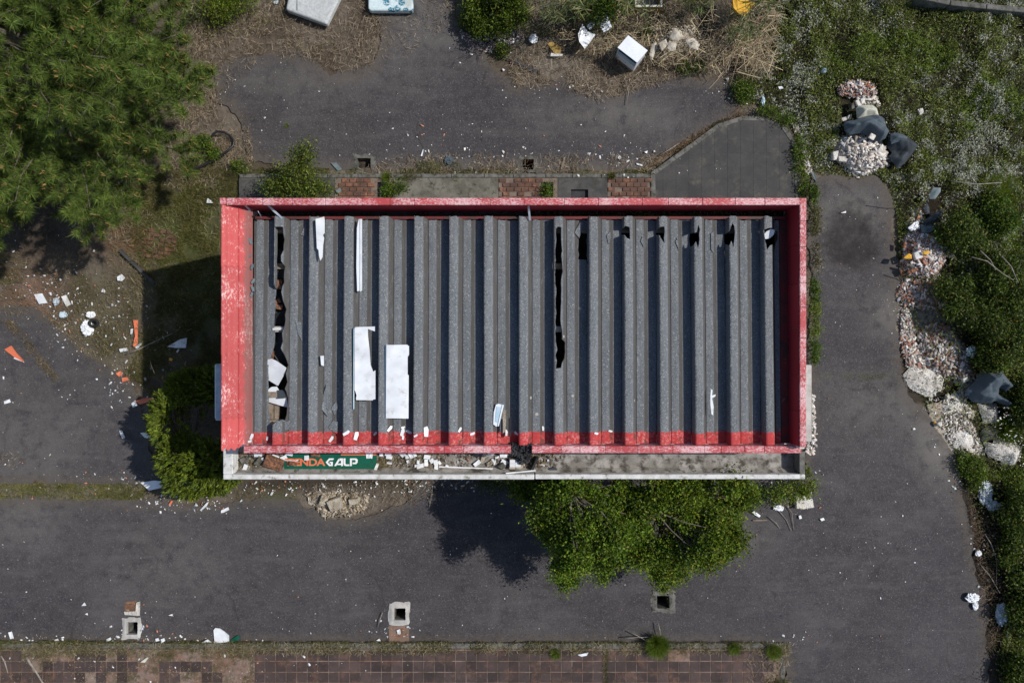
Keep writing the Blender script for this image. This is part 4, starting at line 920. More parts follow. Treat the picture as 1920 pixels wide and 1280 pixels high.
# white tiles and shards on the ledge
ltile = [(437, 847, 12, 20, .15), (480, 852, 8, 9, .2), (488, 851, 9, 8, -.2), (492, 861, 8, 7, .5), (517, 856, 14, 7, -.3), (532, 858, 13, 8, .5), (543, 850, 14, 8, -.15), (575, 858, 9, 9, .1), (460, 877, 8, 15, -.3), (437, 872, 4, 4, .3),
         (690, 853, 7, 12, .1), (696, 853, 6, 12, -.1), (715, 851, 7, 8, 0), (706, 875, 5, 14, -.4), (728, 850, 13, 8, .05), (730, 857, 12, 6, -.08), (750, 849, 5, 5, .2), (756, 852, 10, 8, .7), (764, 856, 8, 7, .2), (770, 853, 7, 13, .6), (777, 851, 6, 12, .55), (765, 865, 5, 6, .4), (730, 868, 10, 4, -.1), (801, 856, 13, 8, -.05), (784, 866, 5, 8, 0), (788, 873, 15, 8, .3), (780, 873, 5, 5, .1), (799, 867, 7, 13, 0), (810, 864, 8, 9, .6), (817, 866, 8, 9, .15), (818, 873, 7, 15, -.05), (824, 867, 5, 8, .7), (838, 873, 6, 4, -.3), (895, 868, 14, 8, .7), (921, 850, 13, 5, 0), (944, 854, 14, 6, 0), (946, 866, 13, 8, -.4), (932, 857, 8, 4, .4), (925, 864, 4, 10, .5), (928, 866, 3, 9, -.3), (1028, 863, 4, 5, .1), (546, 862, 30, 3, -.03)]
for i, (x, y, w, h, a) in enumerate(ltile):
    q = np.random.default_rng(i + 900); ca, sa = math.cos(a), math.sin(a)
    pts = [(x + u * ca * w / 2 + v * sa * h / 2, y - u * sa * w / 2 + v * ca * h / 2) for u, v in ((-1 + q.random() * .2, -1), (1, -1 + q.random() * .25), (1 - q.random() * .25, 1), (-1, 1 - q.random() * .3))]
    board('tile_fragment', 'small white wall tile fragment in the debris on the canopy ledge', 'tile fragment', pts, LZ + .02 + .02 * q.random(), .014, 'white_board', group='white tile fragments on the canopy ledge', warp=.008)
for i, (pts, lab) in enumerate([([(906, 848), (913, 850), (906, 869), (900, 867)], 'beige tile offcut standing beside a white one on the ledge'), ([(912, 868), (922, 862), (926, 868), (915, 874)], 'short beige tile offcut left of the tiled block')]):
    board('tile_fragment', lab, 'tile fragment', pts, LZ + .03, .015, 'sand')
board('white_rod', 'long thin white rod lying on the ledge below the tile heap', 'rod', [(823, 873.2), (918, 876.8), (925, 877), (923, 879.2), (918, 879), (823, 875.6)], LZ + .02, .015, 'white_board')
board('white_rod', 'thin white rod leaning on the ledge rim beside the crack', 'rod', [(948, 885.5), (1004, 880.5), (1005, 882.5), (949, 888)], LZ + .2, .012, 'white_board')
t = thing('masonry_block', 'block of masonry still faced with four white tiles on the ledge', 'masonry block', (*P(966, 869, LZ), LZ))
X0_, X1_, Y0_, Y1_ = gx(954.5, 3.3), gx(979.5, 3.3), gy(880.5, 3.3), gy(861, 3.3)
MB().box(X0_, X1_, Y0_, Y1_, LZ, LZ + .12).build('mortar_core', M['sand'], t, bevel=.01)
xm = (gx(956, 3.3) + gx(976, 3.3)) / 2; ym = (gy(862.5, 3.3) + gy(876, 3.3)) / 2
for a in ((gx(956, 3.3), xm - .002), (xm + .002, gx(976, 3.3))):
    for b_ in ((gy(876, 3.3), ym - .002), (ym + .002, gy(862.5, 3.3))): MB().box(*a, *b_, LZ + .121, LZ + .13).build('tile', M['white_board'], t)
def block(name, lab, px, py, z, s, a, m, grp=None, tilt=(.15, .1)):
    X, Y = P(px, py, z + s[2]); b = MB(); b.obox((X, Y, z + s[2] / 2), s, a, *tilt); q = np.random.default_rng(int(px))
    b.v = [tuple(np.array(v) + q.normal(size=3) * .012) for v in b.v]
    return props(b.build(name, M[m], bevel=.012), lab, name.replace('_', ' '), grp)
block('brick_chunk', 'large reddish brown brick chunk at the left end of the ledge', 511, 868, LZ, (.34, .2, .12), -.35, 'brick')
block('brick_chunk', 'smaller brown brick chunk lying over the sign lettering', 549, 870, LZ + .04, (.15, .09, .07), -.3, 'brick')
block('brick_chunk', 'reddish brick chunk at the top edge of the green sign', 590, 853, LZ + .04, (.17, .085, .07), -.1, 'brick')
block('rubble_chunk', 'round grey mortar lump with a dimple left of the brick chunk', 458, 863, LZ, (.12, .12, .07), .3, 'kerb')
block('rubble_chunk', 'grey mortar lump between the left tiles and the brick chunk', 484, 866, LZ, (.16, .1, .08), .9, 'kerb')
block('rubble_chunk', 'grey rubble lump at the foot of the large brick chunk', 528, 880, LZ, (.1, .09, .06), .2, 'aggregate')
FAS = 1


block('rubble_chunk', 'dark upright slab leaning in the debris under the fascia break', 1003, 869, LZ, (.06, .24, .14), -.3, 'black')
block('rubble_chunk', 'flat dark stone at the right end of the ledge debris', 1037, 881, LZ, (.15, .1, .05), .4, 'tarp_dark')
block('rubble_chunk', 'dark stone touching the left side of the tiled block', 941, 874, LZ, (.13, .1, .09), .7, 'kerb')
rr = np.random.default_rng(77)
n = 2200; px = np.concatenate([rr.uniform(440, 535, 600), rr.normal(770, 70, 900), rr.normal(990, 32, 700)]); py = rr.uniform(845, 884, n); ok = (px > 438) & (px < 1060) & ~((px > 533) & (px < 707) & (rr.random(n) < .9)); px = px[ok]; py = py[ok]; n = len(px)
xy = np.column_stack([gx(px, LZ), gy(py, LZ)])
put('ledge_debris', chunks(xy, LZ - .01, rr.uniform(.010, .034, n) * (.4 + 1.2 * rr.random(n) ** 2), pal(n, [(.16, .125, .09), (.10, .08, .06), (.22, .18, .14), (.24, .14, .09), (.05, .045, .04), (.4, .38, .36), (.2, .17, .12)], rr), rr, .4, 2.2), M['rubble'], kind='stuff')
n = 2600; cen = [(476, 872, 24, 8), (695, 878, 13, 5), (716, 868, 8, 10), (520, 880, 16, 4), (735, 864, 30, 8), (790, 855, 20, 8), (999, 866, 14, 12), (560, 846, 40, 3), (625, 848, 10, 5), (634, 879, 8, 2)]
pick = rr.integers(0, len(cen), n); cc = np.array(cen)[pick]; px = cc[:, 0] + rr.normal(size=n) * cc[:, 2]; py = np.clip(cc[:, 1] + rr.normal(size=n) * cc[:, 3], 838, 885)
ok = (px > 438) & (px < 1040); px = px[ok]; py = py[ok]; n = len(px)
b0 = np.column_stack([gx(px, LZ), gy(py, LZ), np.full(n, LZ)]); d = rr.normal(size=(n, 3)) * np.array([.8, .8, .3]) + np.array([0, 0, .45])
put('dry_grass', blades(b0, d, rr.uniform(.04, .12, n), .007, pal(n, [(.32, .24, .10), (.22, .17, .07), (.13, .12, .04)], rr), rr), M['straw'], kind='stuff')

# ---------------------------------------------------------------- dumped things on the ground
def soft_box(name, pts, z0, z1, m, parent, side=None, bulge=.03):
    w = PP(pts, z1); n_ = len(w); cx = sum(p[0] for p in w) / n_; cy = sum(p[1] for p in w) / n_
    o = MB().prism(w, z0, z1).build(name, m, parent); b = o.modifiers.new('bevel', 'BEVEL'); b.width = .05; b.segments = 3; b.limit_method = 'ANGLE'
    return o
t = thing('mattress', 'worn grey mattress lying askew at the top edge beside the brush', 'mattress', (*P(588, 10), 0))
soft_box('mattress_body', [(548, -46), (646, -24), (612, 46), (535, 18)], .05, .24, M['mattress_grey'], t)
soft_box('mattress_border', [(549, -42), (643, -22), (611, 43), (538, 17)], .0, .12, M['mattress_side'], t)
MB().box(gx(556, .25), gx(557.5, .25), gy(20, .25), gy(-30, .25), .241, .246).build('piping', M['mattress_side'], t)
t = thing('mattress', 'pale mattress with blue floral print cut by the top edge of the picture', 'mattress', (*P(732, 0), 0))
soft_box('mattress_body', [(690, -150), (774, -152), (774, 19), (770, 20), (694, 20), (690, 16)], .05, .22, M['mattress_floral'], t)
soft_box('mattress_border', [(692, -148), (772, -149), (772, 19), (692, 19)], .0, .12, M['mattress_side'], t)
# discarded appliance: tilted cabinet
t = thing('appliance_cabinet', 'discarded white appliance cabinet with a bent top beside the reed litter', 'appliance', (*P(1186, 100), 0))
Q = [(1158, 89.5), (1178, 66.5), (1214.5, 95), (1194.5, 118)]        # top at z .55
Wt = PP(Q, .62); Wb = [(x - .0, y - .0) for x, y in Wt]
m = MB(); m.prism(Wt, .60, .62, [0, 0, 0, .01]); m.build('top_panel', M['white_metal'], t)
def wall_(a, b_, z0, z1, nm, mt, th=.02):
    L = math.hypot(b_[0] - a[0], b_[1] - a[1]); MB().obox(((a[0] + b_[0]) / 2, (a[1] + b_[1]) / 2, (z0 + z1) / 2), (L - .01, th, z1 - z0), math.atan2(b_[1] - a[1], b_[0] - a[0])).build(nm, M[mt], t)
ins = shrink(Wt if sum(Wt[i][0] * Wt[(i + 1) % 4][1] - Wt[(i + 1) % 4][0] * Wt[i][1] for i in range(4)) > 0 else Wt[::-1], .02)
for i in range(4):
    a, b_ = ins[i], ins[(i + 1) % 4]; front = (a[1] + b_[1]) / 2 < gy(96, .62) and (a[0] + b_[0]) / 2 < gx(1186, .62)
    if front:
        wall_(a, b_, .02, .10, 'bottom_rail', 'rust'); wall_(a, b_, .36, .46, 'shelf_rail', 'white_edge'); wall_(a, b_, .12, .34, 'drawer_front', 'white_metal')
        mid = ((a[0] + b_[0]) / 2, (a[1] + b_[1]) / 2)
    else: wall_(a, b_, .0, .598, 'side_panel', 'white_metal')
m = MB(); m.prism(shrink(ins, .02), .0, .02); m.build('base_panel', M['rust'], t)
m = MB(); m.prism(shrink(ins, .05), .022, .30); m.build('inner_drum', M['grey_shade'], t)
# drawer crate at top
t = thing('wooden_crate', 'ochre and cream open wooden crate at the top edge among the reeds', 'crate', (*P(1216, 0), 0))
a0, a1, b0_, b1 = gx(1193, .4), gx(1239, .4), gy(11, .4), gy(-44, .4)
for nm, q in (('side_board', (a0, a1, b0_ - .02, b0_)), ('side_board', (a0, a1, b1, b1 + .02)), ('side_board', (a0 - .02, a0, b0_ - .02, b1 + .02)), ('side_board', (a1, a1 + .02, b0_ - .02, b1 + .02))):
    MB().box(*q, .02, .39).build(nm, M['ochre'], t)
for q in ((a0 - .03, a1 + .03, b0_ - .03, b0_ + .012), (a0 - .03, a0 + .012, b0_ + .014, b1), (a1 - .012, a1 + .03, b0_ + .014, b1)): MB().box(*q, .391, .405).build('rim_strip', M['cream'], t)
MB().box(a0, a1, b0_, b1, .0, .05).build('bottom_board', M['grey_shade'], t)
board('foam_sheet', 'bright yellow foam sheet half hidden by reeds at the top edge', 'foam sheet', [(1373, -2), (1378, -30), (1405, -25), (1402, 3), (1413.5, 11), (1405, 22), (1393, 34), (1383, 28), (1374, 17)], .62, .06, 'foam', warp=.02)
board('plastic_sheet', 'blue white ribbed panel leaning in the reeds, the upper right one', 'panel', [(1116, 36), (1137, 30), (1147, 52), (1140, 57), (1132, 60)], .5, .02, 'white_metal', tilt=(.1, .2))
board('plastic_sheet', 'crumpled dirty white sheet below the ribbed panel at the reeds', 'panel', [(1084, 64), (1092, 46), (1102, 58), (1117, 65), (1108, 78), (1097, 90), (1086, 80)], .4, .012, 'bag_white', warp=.03)
board('plastic_sheet', 'small torn white sheet joining the two panels at the reeds', 'panel', [(1100, 50), (1115, 37), (1118, 44), (1106, 57)], .42, .012, 'white_metal', warp=.02)
# broken square slabs etc. north
board('ochre_board', 'ochre chipboard piece lying in the straw left of the appliance', 'board', [(1026, 84), (1035, 79), (1052, 90), (1051, 101), (1040, 102)], .05, .03, 'ochre', warp=.01)
board('plastic_bar', 'pale bar lying under the ochre chipboard piece', 'bar', [(1033, 101), (1055, 103), (1054, 107), (1032, 107)], .03, .04, 'rim')
board('timber_plank', 'dark tarred plank lying diagonally at the edge of the straw', 'plank', [(943, 108), (948, 109), (1006, 132), (1002, 135)], .02, .03, 'tarp_dark')
board('timber_plank', 'thin grey board beside the kerb left of the clogged pit', 'plank', [(620.5, 306), (631, 305.5), (642, 318), (634, 321)], .02, .02, 'felt')
board('timber_plank', 'short grey yellow stick of wood beside the red walled pit', 'plank', [(1057, 295), (1061, 295), (1055, 319), (1051, 318)], .02, .03, 'timber')
board('timber_plank', 'small white block of wood by the left brick paving', 'plank', [(629, 357), (638, 353), (641, 358), (634, 363)], .12, .02, 'felt')
board('concrete_chunk', 'white rough concrete lump with tiles at the lower right corner of the canopy', 'concrete lump', [(1488, 928), (1503, 926), (1512, 934), (1519, 932), (1521, 948), (1503, 950), (1489, 950)], .0, .14, 'plaster', warp=.02)
# hose
m = MB(); pts = [(397, 257), (400, 252), (408, 247), (420, 248), (431, 254), (438, 264), (437, 273), (430, 281), (415, 292), (398, 302), (380, 310), (366, 315), (358, 323), (351, 337)]
fine = []
for i in range(len(pts) - 1):
    for s in range(3): u = s / 3; fine.append((*P(pts[i][0] * (1 - u) + pts[i + 1][0] * u, pts[i][1] * (1 - u) + pts[i + 1][1] * u, .15), .15 + .02 * math.sin(i + u)))
m.tube(fine, .027, 8); props(m.build('garden_hose', M['hose'], smooth=True), 'thick black pipe curled like a hook beside the pine', 'pipe')
# fabric sheets
def cloth(name, label, cat, poly, z, amp, m, f=3.0, seed=1, th=.006, sl=(0, 0), group=None, base=0.0, par=None):
    w = PP(poly, z); xs = [p[0] for p in w]; ys = [p[1] for p in w]; cx, cy = np.mean(xs), np.mean(ys)
    def zf(x, y):
        a = fbm(x + seed * 3.1, y, f * .8, 2, seed); g = np.random.default_rng(seed); r_ = 0
        for k in range(4):
            th_ = g.random() * 3.14; c_ = (x * math.cos(th_) + y * math.sin(th_)) * g.uniform(1.0, 2.4) + .35 * vnoise(x * 1.7 + k, y * 1.7, seed + k) + g.random()
            r_ = r_ + np.abs(c_ % 1.0 - .5) ** .8 * 2 * g.uniform(.25, .65)
        wr = np.abs(fbm(x, y, 5.5, 2, seed + 9) - .5) * .25
        d = np.clip(sdf(w, x, y) * 6, 0, 1)
        return z + amp * (.55 * a + .75 * r_ + wr) * (.25 + .75 * d) + sl[0] * (x - cx) + sl[1] * (y - cy)
    fld = lambda x, y: sdf(w, x, y) + (fbm(x, y, 6, 2, seed) - .5) * .015
    me = field_mesh(name, fld, (min(xs) - .1, max(xs) + .1, min(ys) - .1, max(ys) + .1), .022, zf=zf)
    co = np.zeros(len(me.vertices) * 3); me.vertices.foreach_get('co', co); co = co.reshape(-1, 3); off = np.array([cx, cy, z]) if par is None else np.array(wloc(par)); me.vertices.foreach_set('co', (co - off).ravel().astype(np.float32)); me.update()
    o = link(name, me, M[m], par); o.location = tuple(off) if par is None else (0, 0, 0)
    s = o.modifiers.new('solid', 'SOLIDIFY'); s.thickness = th
    return props(o, label, cat, group) if par is None else o
cloth('tarpaulin', 'slate blue felt sheet draped over rubble below the cream sack', 'tarpaulin', [(1578, 235), (1583, 229), (1600, 227), (1618, 219), (1640, 217), (1655, 224), (1664, 248), (1655, 262), (1644, 269), (1630, 262), (1612, 252), (1590, 255), (1580, 248)], .22, .30, 'tarp', 3.2, 2)
cloth('tarpaulin', 'folded charcoal felt sheet right of the white tile rubble', 'tarpaulin', [(1661, 262), (1666, 250), (1680, 249), (1701, 257), (1717, 274), (1705, 295), (1681, 318), (1662, 296), (1670, 288), (1660, 278)], .12, .22, 'tarp_dark', 2.6, 5)
cloth('tarpaulin', 'upper folded flap of the charcoal felt right of the tile rubble', 'tarpaulin', [(1668, 252), (1682, 250), (1700, 258), (1698, 263), (1680, 268), (1669, 272)], .36, .12, 'tarp', 3, 8)
cloth('tarpaulin', 'large slate blue felt sheet beside the plaster heap on the right', 'tarpaulin', [(1804, 733), (1822, 712), (1838, 688), (1846, 694), (1862, 686), (1876, 700), (1893, 722), (1880, 734), (1870, 726), (1868, 738), (1894, 756), (1880, 760), (1860, 750), (1850, 756), (1820, 753), (1812, 744)], .18, .34, 'tarp', 2.6, 11)
cloth('tarpaulin', 'dark felt sheet with a pointed corner above the red rubble heap', 'tarpaulin', [(1725, 415), (1736, 410), (1752, 398), (1768, 394), (1763, 410), (1750, 421), (1732, 423)], .16, .16, 'tarp_dark', 4, 13)
cloth('felt_sheet', 'greenish grey felt offcut directly above the red rubble heap', 'felt sheet', [(1723, 421), (1754, 420), (1751, 432), (1735, 440), (1728, 438)], .15, .08, 'felt', 4, 14)
cloth('felt_sheet', 'small pale grey felt offcut farthest up in the weeds on the right', 'felt sheet', [(1740, 365), (1748, 352), (1763, 352), (1762, 360), (1752, 374), (1741, 374)], .22, .08, 'felt', 4, 15)
cloth('felt_sheet', 'narrow dark felt strip between the two grey offcuts', 'felt sheet', [(1730, 392), (1737, 381), (1741, 390), (1742, 400), (1734, 402)], .18, .10, 'tarp_dark', 4, 16)
cloth('sack', 'cream coloured sack resting on the slate blue felt', 'sack', [(1601, 205), (1606, 200), (1630, 199), (1640, 205), (1645, 218), (1643, 226), (1602, 226)], .18, .26, 'cream', 2.2, 17)
cloth('plastic_bag', 'crumpled white bag on top of the red rubble heap', 'bag', [(1700, 428), (1713, 417), (1721, 415), (1724, 428), (1716, 432), (1706, 433)], .16, .10, 'bag_white', 6, 18)
def bag(label, px, py, rx, ry, h, m, seed, cat='bag', z0=.03):
    X, Y = P(px, py, z0 + h * .5); bm = bmesh.new(); bmesh.ops.create_icosphere(bm, subdivisions=4, radius=1); q = np.array([v.co[:] for v in bm.verts])
    nz = fbm(q[:, 0] * 1.3 + seed, q[:, 1] * 1.3 + q[:, 2], 2.2, 4, seed); nz2 = np.abs(fbm(q[:, 0] + q[:, 2], q[:, 1] * 1.5 + seed, 4, 2, seed + 2) - .5)
    k = .65 + .55 * nz - .7 * nz2
    for v, s in zip(bm.verts, k): v.co = Vector((v.co.x * rx / 80 * s, v.co.y * ry / 80 * s, (v.co.z * .5 + .5) * h * s))
    nm = {'bag': 'plastic_bag', 'cloth': 'crumpled_cloth'}.get(cat, 'burnt_lump'); me = bpy.data.meshes.new(nm); bm.to_mesh(me); bm.free(); o = link(nm, me, M[m]); o.location = (X, Y, z0); return props(o, label, cat)
bag('knotted pale blue bag at the foot of the dark bushes on the right', 1826, 659, 15, 13, .26, 'bag_blue', 3, z0=.12)
bag('crumpled white bag at the right edge of the tarmac', 1824, 1120, 14, 10, .12, 'bag_white', 5)
bag('trailing white scrap of bag just below the crumpled white bag', 1829, 1135, 6, 9, .07, 'bag_white', 6)
bag('large grey white film bundle under the bushes at the lower right', 1879, 1152, 13, 24, .16, 'clear_bag', 7)
bag('small grey film tail below the large film bundle', 1890, 1190, 4, 11, .07, 'clear_bag', 8)
bag('torn clear film trailing below the plaster blocks', 1848, 922, 16, 24, .12, 'clear_bag', 9)
bag('stringy end of the torn clear film further down', 1862, 948, 16, 10, .08, 'clear_bag', 10)
bag('white bag scrap beside the litter left of the bushes at the lower right', 1835, 1037, 7, 6, .06, 'bag_white', 12)
bag('thin white bag lying on the tarmac below the canopy corner', 1460, 952, 11, 6, .07, 'bag_white', 13)
bag('blue grey bag folded on the plaster rubble', 1808, 817, 7, 10, .08, 'bag_white', 14)
bag('white and black bag wrapped round a small tyre left of the building', 163, 615, 14, 16, .12, 'bag_white', 15)
bag('white bag just above the tyre in the left litter', 170, 590, 9, 7, .10, 'bag_white', 16)
bag('grey film scrap near the far left trees', 105, 565, 7, 8, .08, 'clear_bag', 17)
bag('small pale blue plastic scrap among the left litter', 118, 590, 9, 6, .05, 'bag_blue', 18)
bag('crumpled white bag in the straw right of the dark shrub', 1000, 73, 10, 9, .14, 'bag_white', 19)
bag('pile of crumpled blue denim cloth by the kerb behind the building', 841, 300, 10, 9, .10, 'tarp', 20, 'cloth')
bag('blue plastic scrap deep in the weeds at the upper right', 1545, 133, 5, 4, .2, 'bag_blue', 21, z0=.2)
bag('clear bottle shaped scrap at the edge of the upper weeds', 1431, 190, 4, 10, .08, 'bag_blue', 22)
t = thing('tyre', 'small black tyre lying in the white bag left of the building', 'tyre', (*P(177, 606, .08), .06))
m = MB(); ring = [(gx(177, .1) + .1 * math.cos(a), gy(606, .1) + .075 * math.sin(a), .13) for a in np.linspace(0, 2 * math.pi, 17)]; m.tube(ring, .034, 8); m.build('tread', M['rubber'], t, smooth=True)
def burnt(name, label, px, py, z, r, seed):
    bag(label, px, py, r, r * .9, r / 80 * 1.5, 'black', seed, 'burnt lump', z0=z)
burnt('', 'black burnt lump hanging from the broken red fascia', 967, 842, 3.80, 13, 31)
burnt('', 'second black burnt lump at the right side of the fascia break', 987, 839, 3.82, 12, 33)
burnt('', 'black crumpled felt on the ledge right below the fascia break', 982, 857, 3.14, 13, 34)
# plaster slabs and heaps on the right
def heap(name, label, cat, poly, h, m, seed, res=.04, rough=.06, kind=None, z0=.0):
    w = PP(poly); xs = [p[0] for p in w]; ys = [p[1] for p in w]
    def zf(x, y):
        d = np.clip(sdf(w, x, y), 0, 1); return z0 + h * (1 - np.exp(-d / (.10 + h * .5))) + (fbm(x, y, 5, 4, seed) - .5) * rough * 2 * np.clip(d * 6, 0, 1) + (vnoise(x * 11, y * 11, seed) - .5) * rough * .8 * np.clip(d * 6, 0, 1) - np.clip(.05 - np.abs(fbm(x, y, 2.2, 2, seed + 5) - .5), 0, 1) * rough * 14 * np.clip(d * 4, 0, 1)
    me = field_mesh(name, lambda x, y: sdf(w, x, y) + (fbm(x, y, 5, 4, seed) - .5) * .26, (min(xs) - .1, max(xs) + .1, min(ys) - .1, max(ys) + .1), res, zf=zf)
    o = link(name, me, M[m], kind=kind)
    if kind is None: props(o, label, cat)
    return o
heap('plaster_slab', 'broad flat pale plaster slab with two lumps, uppermost on the right of the tarmac', 'plaster slab', [(1692, 702), (1704, 686), (1730, 688), (1760, 698), (1771, 710), (1765, 735), (1740, 742), (1718, 738), (1700, 722)], .10, 'plaster', 3)
heap('plaster_slab', 'rubbly pale plaster spill below and left of the large felt sheet', 'plaster slab', [(1770, 740), (1790, 736), (1806, 742), (1818, 760), (1816, 775), (1795, 790), (1778, 782), (1762, 768)], .10, 'plaster', 4)
heap('plaster_slab', 'pale plaster spill at the tarmac edge beside the grey slabs', 'plaster slab', [(1776, 812), (1790, 798), (1806, 797), (1822, 808), (1836, 830), (1846, 848), (1826, 852), (1802, 856), (1784, 842)], .10, 'plaster', 5)
heap('dusty_rubble', None, None, [(1740, 760), (1765, 745), (1800, 752), (1836, 768), (1834, 800), (1840, 860), (1810, 862), (1785, 850), (1765, 820), (1748, 800)], .03, 'sand', 6, rough=.02, kind='stuff')
heap('plaster_block', 'large cracked white plaster block at the lower end of the dump', 'plaster block', [(1845, 826), (1872, 822), (1905, 826), (1915, 838), (1914, 858), (1902, 874), (1884, 880), (1868, 866), (1850, 858), (1838, 846)], .42, 'plaster', 7, rough=.05)
heap('plaster_block', 'upright pale grey plaster block directly under the felt sheet', 'plaster block', [(1832, 756), (1868, 754), (1871, 772), (1870, 792), (1836, 796), (1831, 775)], .38, 'plaster', 8, rough=.04)
heap('plaster_block', 'grey angular plaster block between the upper and lower white blocks', 'plaster block', [(1834, 800), (1866, 796), (1886, 806), (1868, 818), (1858, 826), (1834, 828)], .34, 'kerb', 9, rough=.03)
heap('sandbag', 'pale lump of set cement on the upper plaster slab, left one', 'cement lump', [(1719, 703), (1727, 701), (1729, 709), (1724, 715), (1718, 711)], .17, 'plaster', 10, .02, .01)
heap('sandbag', 'pale lump of set cement on the upper plaster slab, right one', 'cement lump', [(1731, 706), (1738, 704), (1741, 713), (1734, 719), (1729, 714)], .17, 'plaster', 11, .02, .01)
heap('sand_heap', 'sandy heap with torn cream canvas in the reeds right of the appliance', 'sand heap', [(1218, 110), (1224, 85), (1245, 62), (1265, 52), (1290, 58), (1308, 78), (1310, 96), (1280, 105), (1262, 115), (1235, 122)], .5, 'sand', 12, rough=.10)
for pl, lb, sd__ in (([(1256, 70), (1262, 53), (1276, 58), (1281, 70), (1270, 78), (1260, 76)], 'torn pale canvas on the crown of the sandy heap', 21), ([(1254, 78), (1268, 82), (1266, 96), (1256, 97), (1250, 90)], 'small pale canvas square in the middle of the sandy heap', 24), ([(1221, 84), (1230, 78), (1232, 92), (1226, 104), (1222, 116), (1217, 104)], 'pale canvas fold at the left foot of the sandy heap', 22), ([(1284, 76), (1300, 72), (1312, 84), (1308, 96), (1292, 92)], 'pale canvas flap at the right side of the sandy heap', 23), ([(1234, 82), (1248, 74), (1252, 84), (1240, 98)], 'creased canvas patch on the left slope of the sandy heap', 25)):
    cloth('canvas_sheet', lb, 'canvas', pl, .50 if sd__ != 22 else .38, .10, 'canvas', 5, sd__)
heap('stone_heap', 'low heap of sandy stones at the tarmac edge below the canopy', 'stone heap', [(575, 930), (600, 920), (640, 922), (690, 930), (680, 950), (650, 958), (615, 970), (590, 955)], .07, 'sand', 13, rough=.06)
block('stone', 'rounded sandy boulder in the low stone heap below the canopy', 628, 945, .03, (.32, .26, .16), .3, 'sand')
block('stone', 'smaller sandy stone left of the rounded boulder', 606, 938, .03, (.2, .16, .12), 1.2, 'sand')
block('stone', 'flat sandy stone at the right end of the stone heap', 662, 940, .03, (.22, .14, .1), .1, 'sand')
# rubble heaps (nobody could count the pieces)
def rubble(poly, n, h, cols, size, seed, z0=.0, elong=2.6, bias=1.0, flat=.26, name='rubble'):
    n = int(n * 1.9); q = np.random.default_rng(seed); w = PP(poly); p = sample(w, n, q); d = sdf(w, p[:, 0], p[:, 1]); z = z0 + h * (1 - np.exp(-d / .12)) * q.random(n) ** .5
    s = (size[0] + (size[1] - size[0]) * q.random(n) ** 3.2) * .9
    return put(name, chunks(p, z, s, pal(n, cols, q), q, flat, elong), M['rubble'], kind='stuff')
WH = [(.66, .63, .58), (.72, .70, .66), (.5, .46, .42), (.36, .32, .28), (.6, .52, .45)]
RD = [(.36, .17, .12), (.42, .25, .19), (.6, .56, .54), (.58, .55, .54), (.34, .16, .10), (.46, .38, .34), (.3, .24, .2), (.62, .6, .6)]
MX = [(.30, .15, .10), (.5, .46, .43), (.26, .2, .17), (.16, .10, .07), (.4, .34, .3), (.58, .56, .55)]
WHITEP = [(1568, 276), (1580, 258), (1600, 254), (1625, 260), (1650, 272), (1660, 290), (1660, 310), (1640, 318), (1620, 324), (1605, 325), (1585, 312), (1566, 295)]
heap('rubble_core', None, None, WHITEP, .22, 'sand', 31, kind='stuff')
rubble(WHITEP, 1500, .30, WH, (.025, .11), 41)
rubble([(1562, 290), (1580, 262), (1610, 250), (1650, 265), (1668, 300), (1650, 322), (1612, 334), (1580, 318)], 260, .02, WH, (.02, .07), 42)
rubble([(1566, 170), (1578, 156), (1600, 150), (1630, 158), (1640, 175), (1636, 190), (1610, 186), (1590, 184), (1570, 180)], 520, .2, [(.45, .19, .12), (.5, .28, .2), (.55, .5, .47), (.6, .56, .54), (.4, .34, .3), (.62, .6, .58), (.3, .22, .18)], (.02, .07), 43, .08)
rubble([(1600, 192), (1612, 180), (1640, 182), (1645, 200), (1620, 202)], 120, .2, WH, (.03, .10), 44, .06)
P1 = [(1690, 450), (1700, 436), (1722, 434), (1745, 440), (1760, 455), (1768, 475), (1766, 495), (1750, 515), (1730, 522), (1700, 515), (1688, 505), (1692, 480)]
heap('rubble_core', None, None, P1, .25, 'sand', 32, kind='stuff')
rubble(P1, 1900, .32, RD + [(.66, .64, .64)] * 2, (.015, .08), 45)
rubble([(1712, 395), (1722, 392), (1730, 412), (1724, 434), (1704, 438), (1700, 420)], 220, .15, WH + [(.45, .2, .12)], (.02, .09), 46)
rubble([(1680, 540), (1700, 524), (1730, 522), (1760, 530), (1785, 545), (1780, 570), (1760, 582), (1735, 578), (1700, 572), (1682, 560)], 900, .12, RD + [(.2, .17, .15)] * 3, (.015, .10), 47)
rubble([(1640, 560), (1700, 562), (1696, 600), (1660, 592)], 170, .0, WH, (.008, .02), 48)
rubble([(1690, 580), (1705, 578), (1712, 620), (1720, 650), (1740, 670), (1735, 692), (1700, 688), (1688, 640)], 620, .06, WH + RD[:2], (.015, .07), 49)
rubble([(1720, 630), (1745, 605), (1775, 612), (1800, 640), (1822, 668), (1826, 705), (1800, 720), (1770, 702), (1740, 690), (1725, 665)], 1300, .14, MX, (.02, .10), 50)
rubble([(1740, 745), (1775, 742), (1765, 785), (1728, 770)], 70, .0, WH, (.01, .035), 51)
rubble([(1790, 740), (1830, 700), (1820, 740), (1800, 755)], 120, .08, MX + WH, (.02, .08), 52)
rubble([(1514, 735), (1526, 740), (1530, 800), (1524, 850), (1512, 850)], 150, .04, WH, (.02, .09), 53)
rubble([(1500, 925), (1522, 920), (1524, 950), (1500, 955)], 90, .05, WH, (.01, .05), 54)
rubble([(1478, 222), (1500, 240), (1520, 290), (1524, 330), (1508, 325), (1500, 270)], 200, .03, WH + [(.4, .3, .25)], (.01, .05), 55)
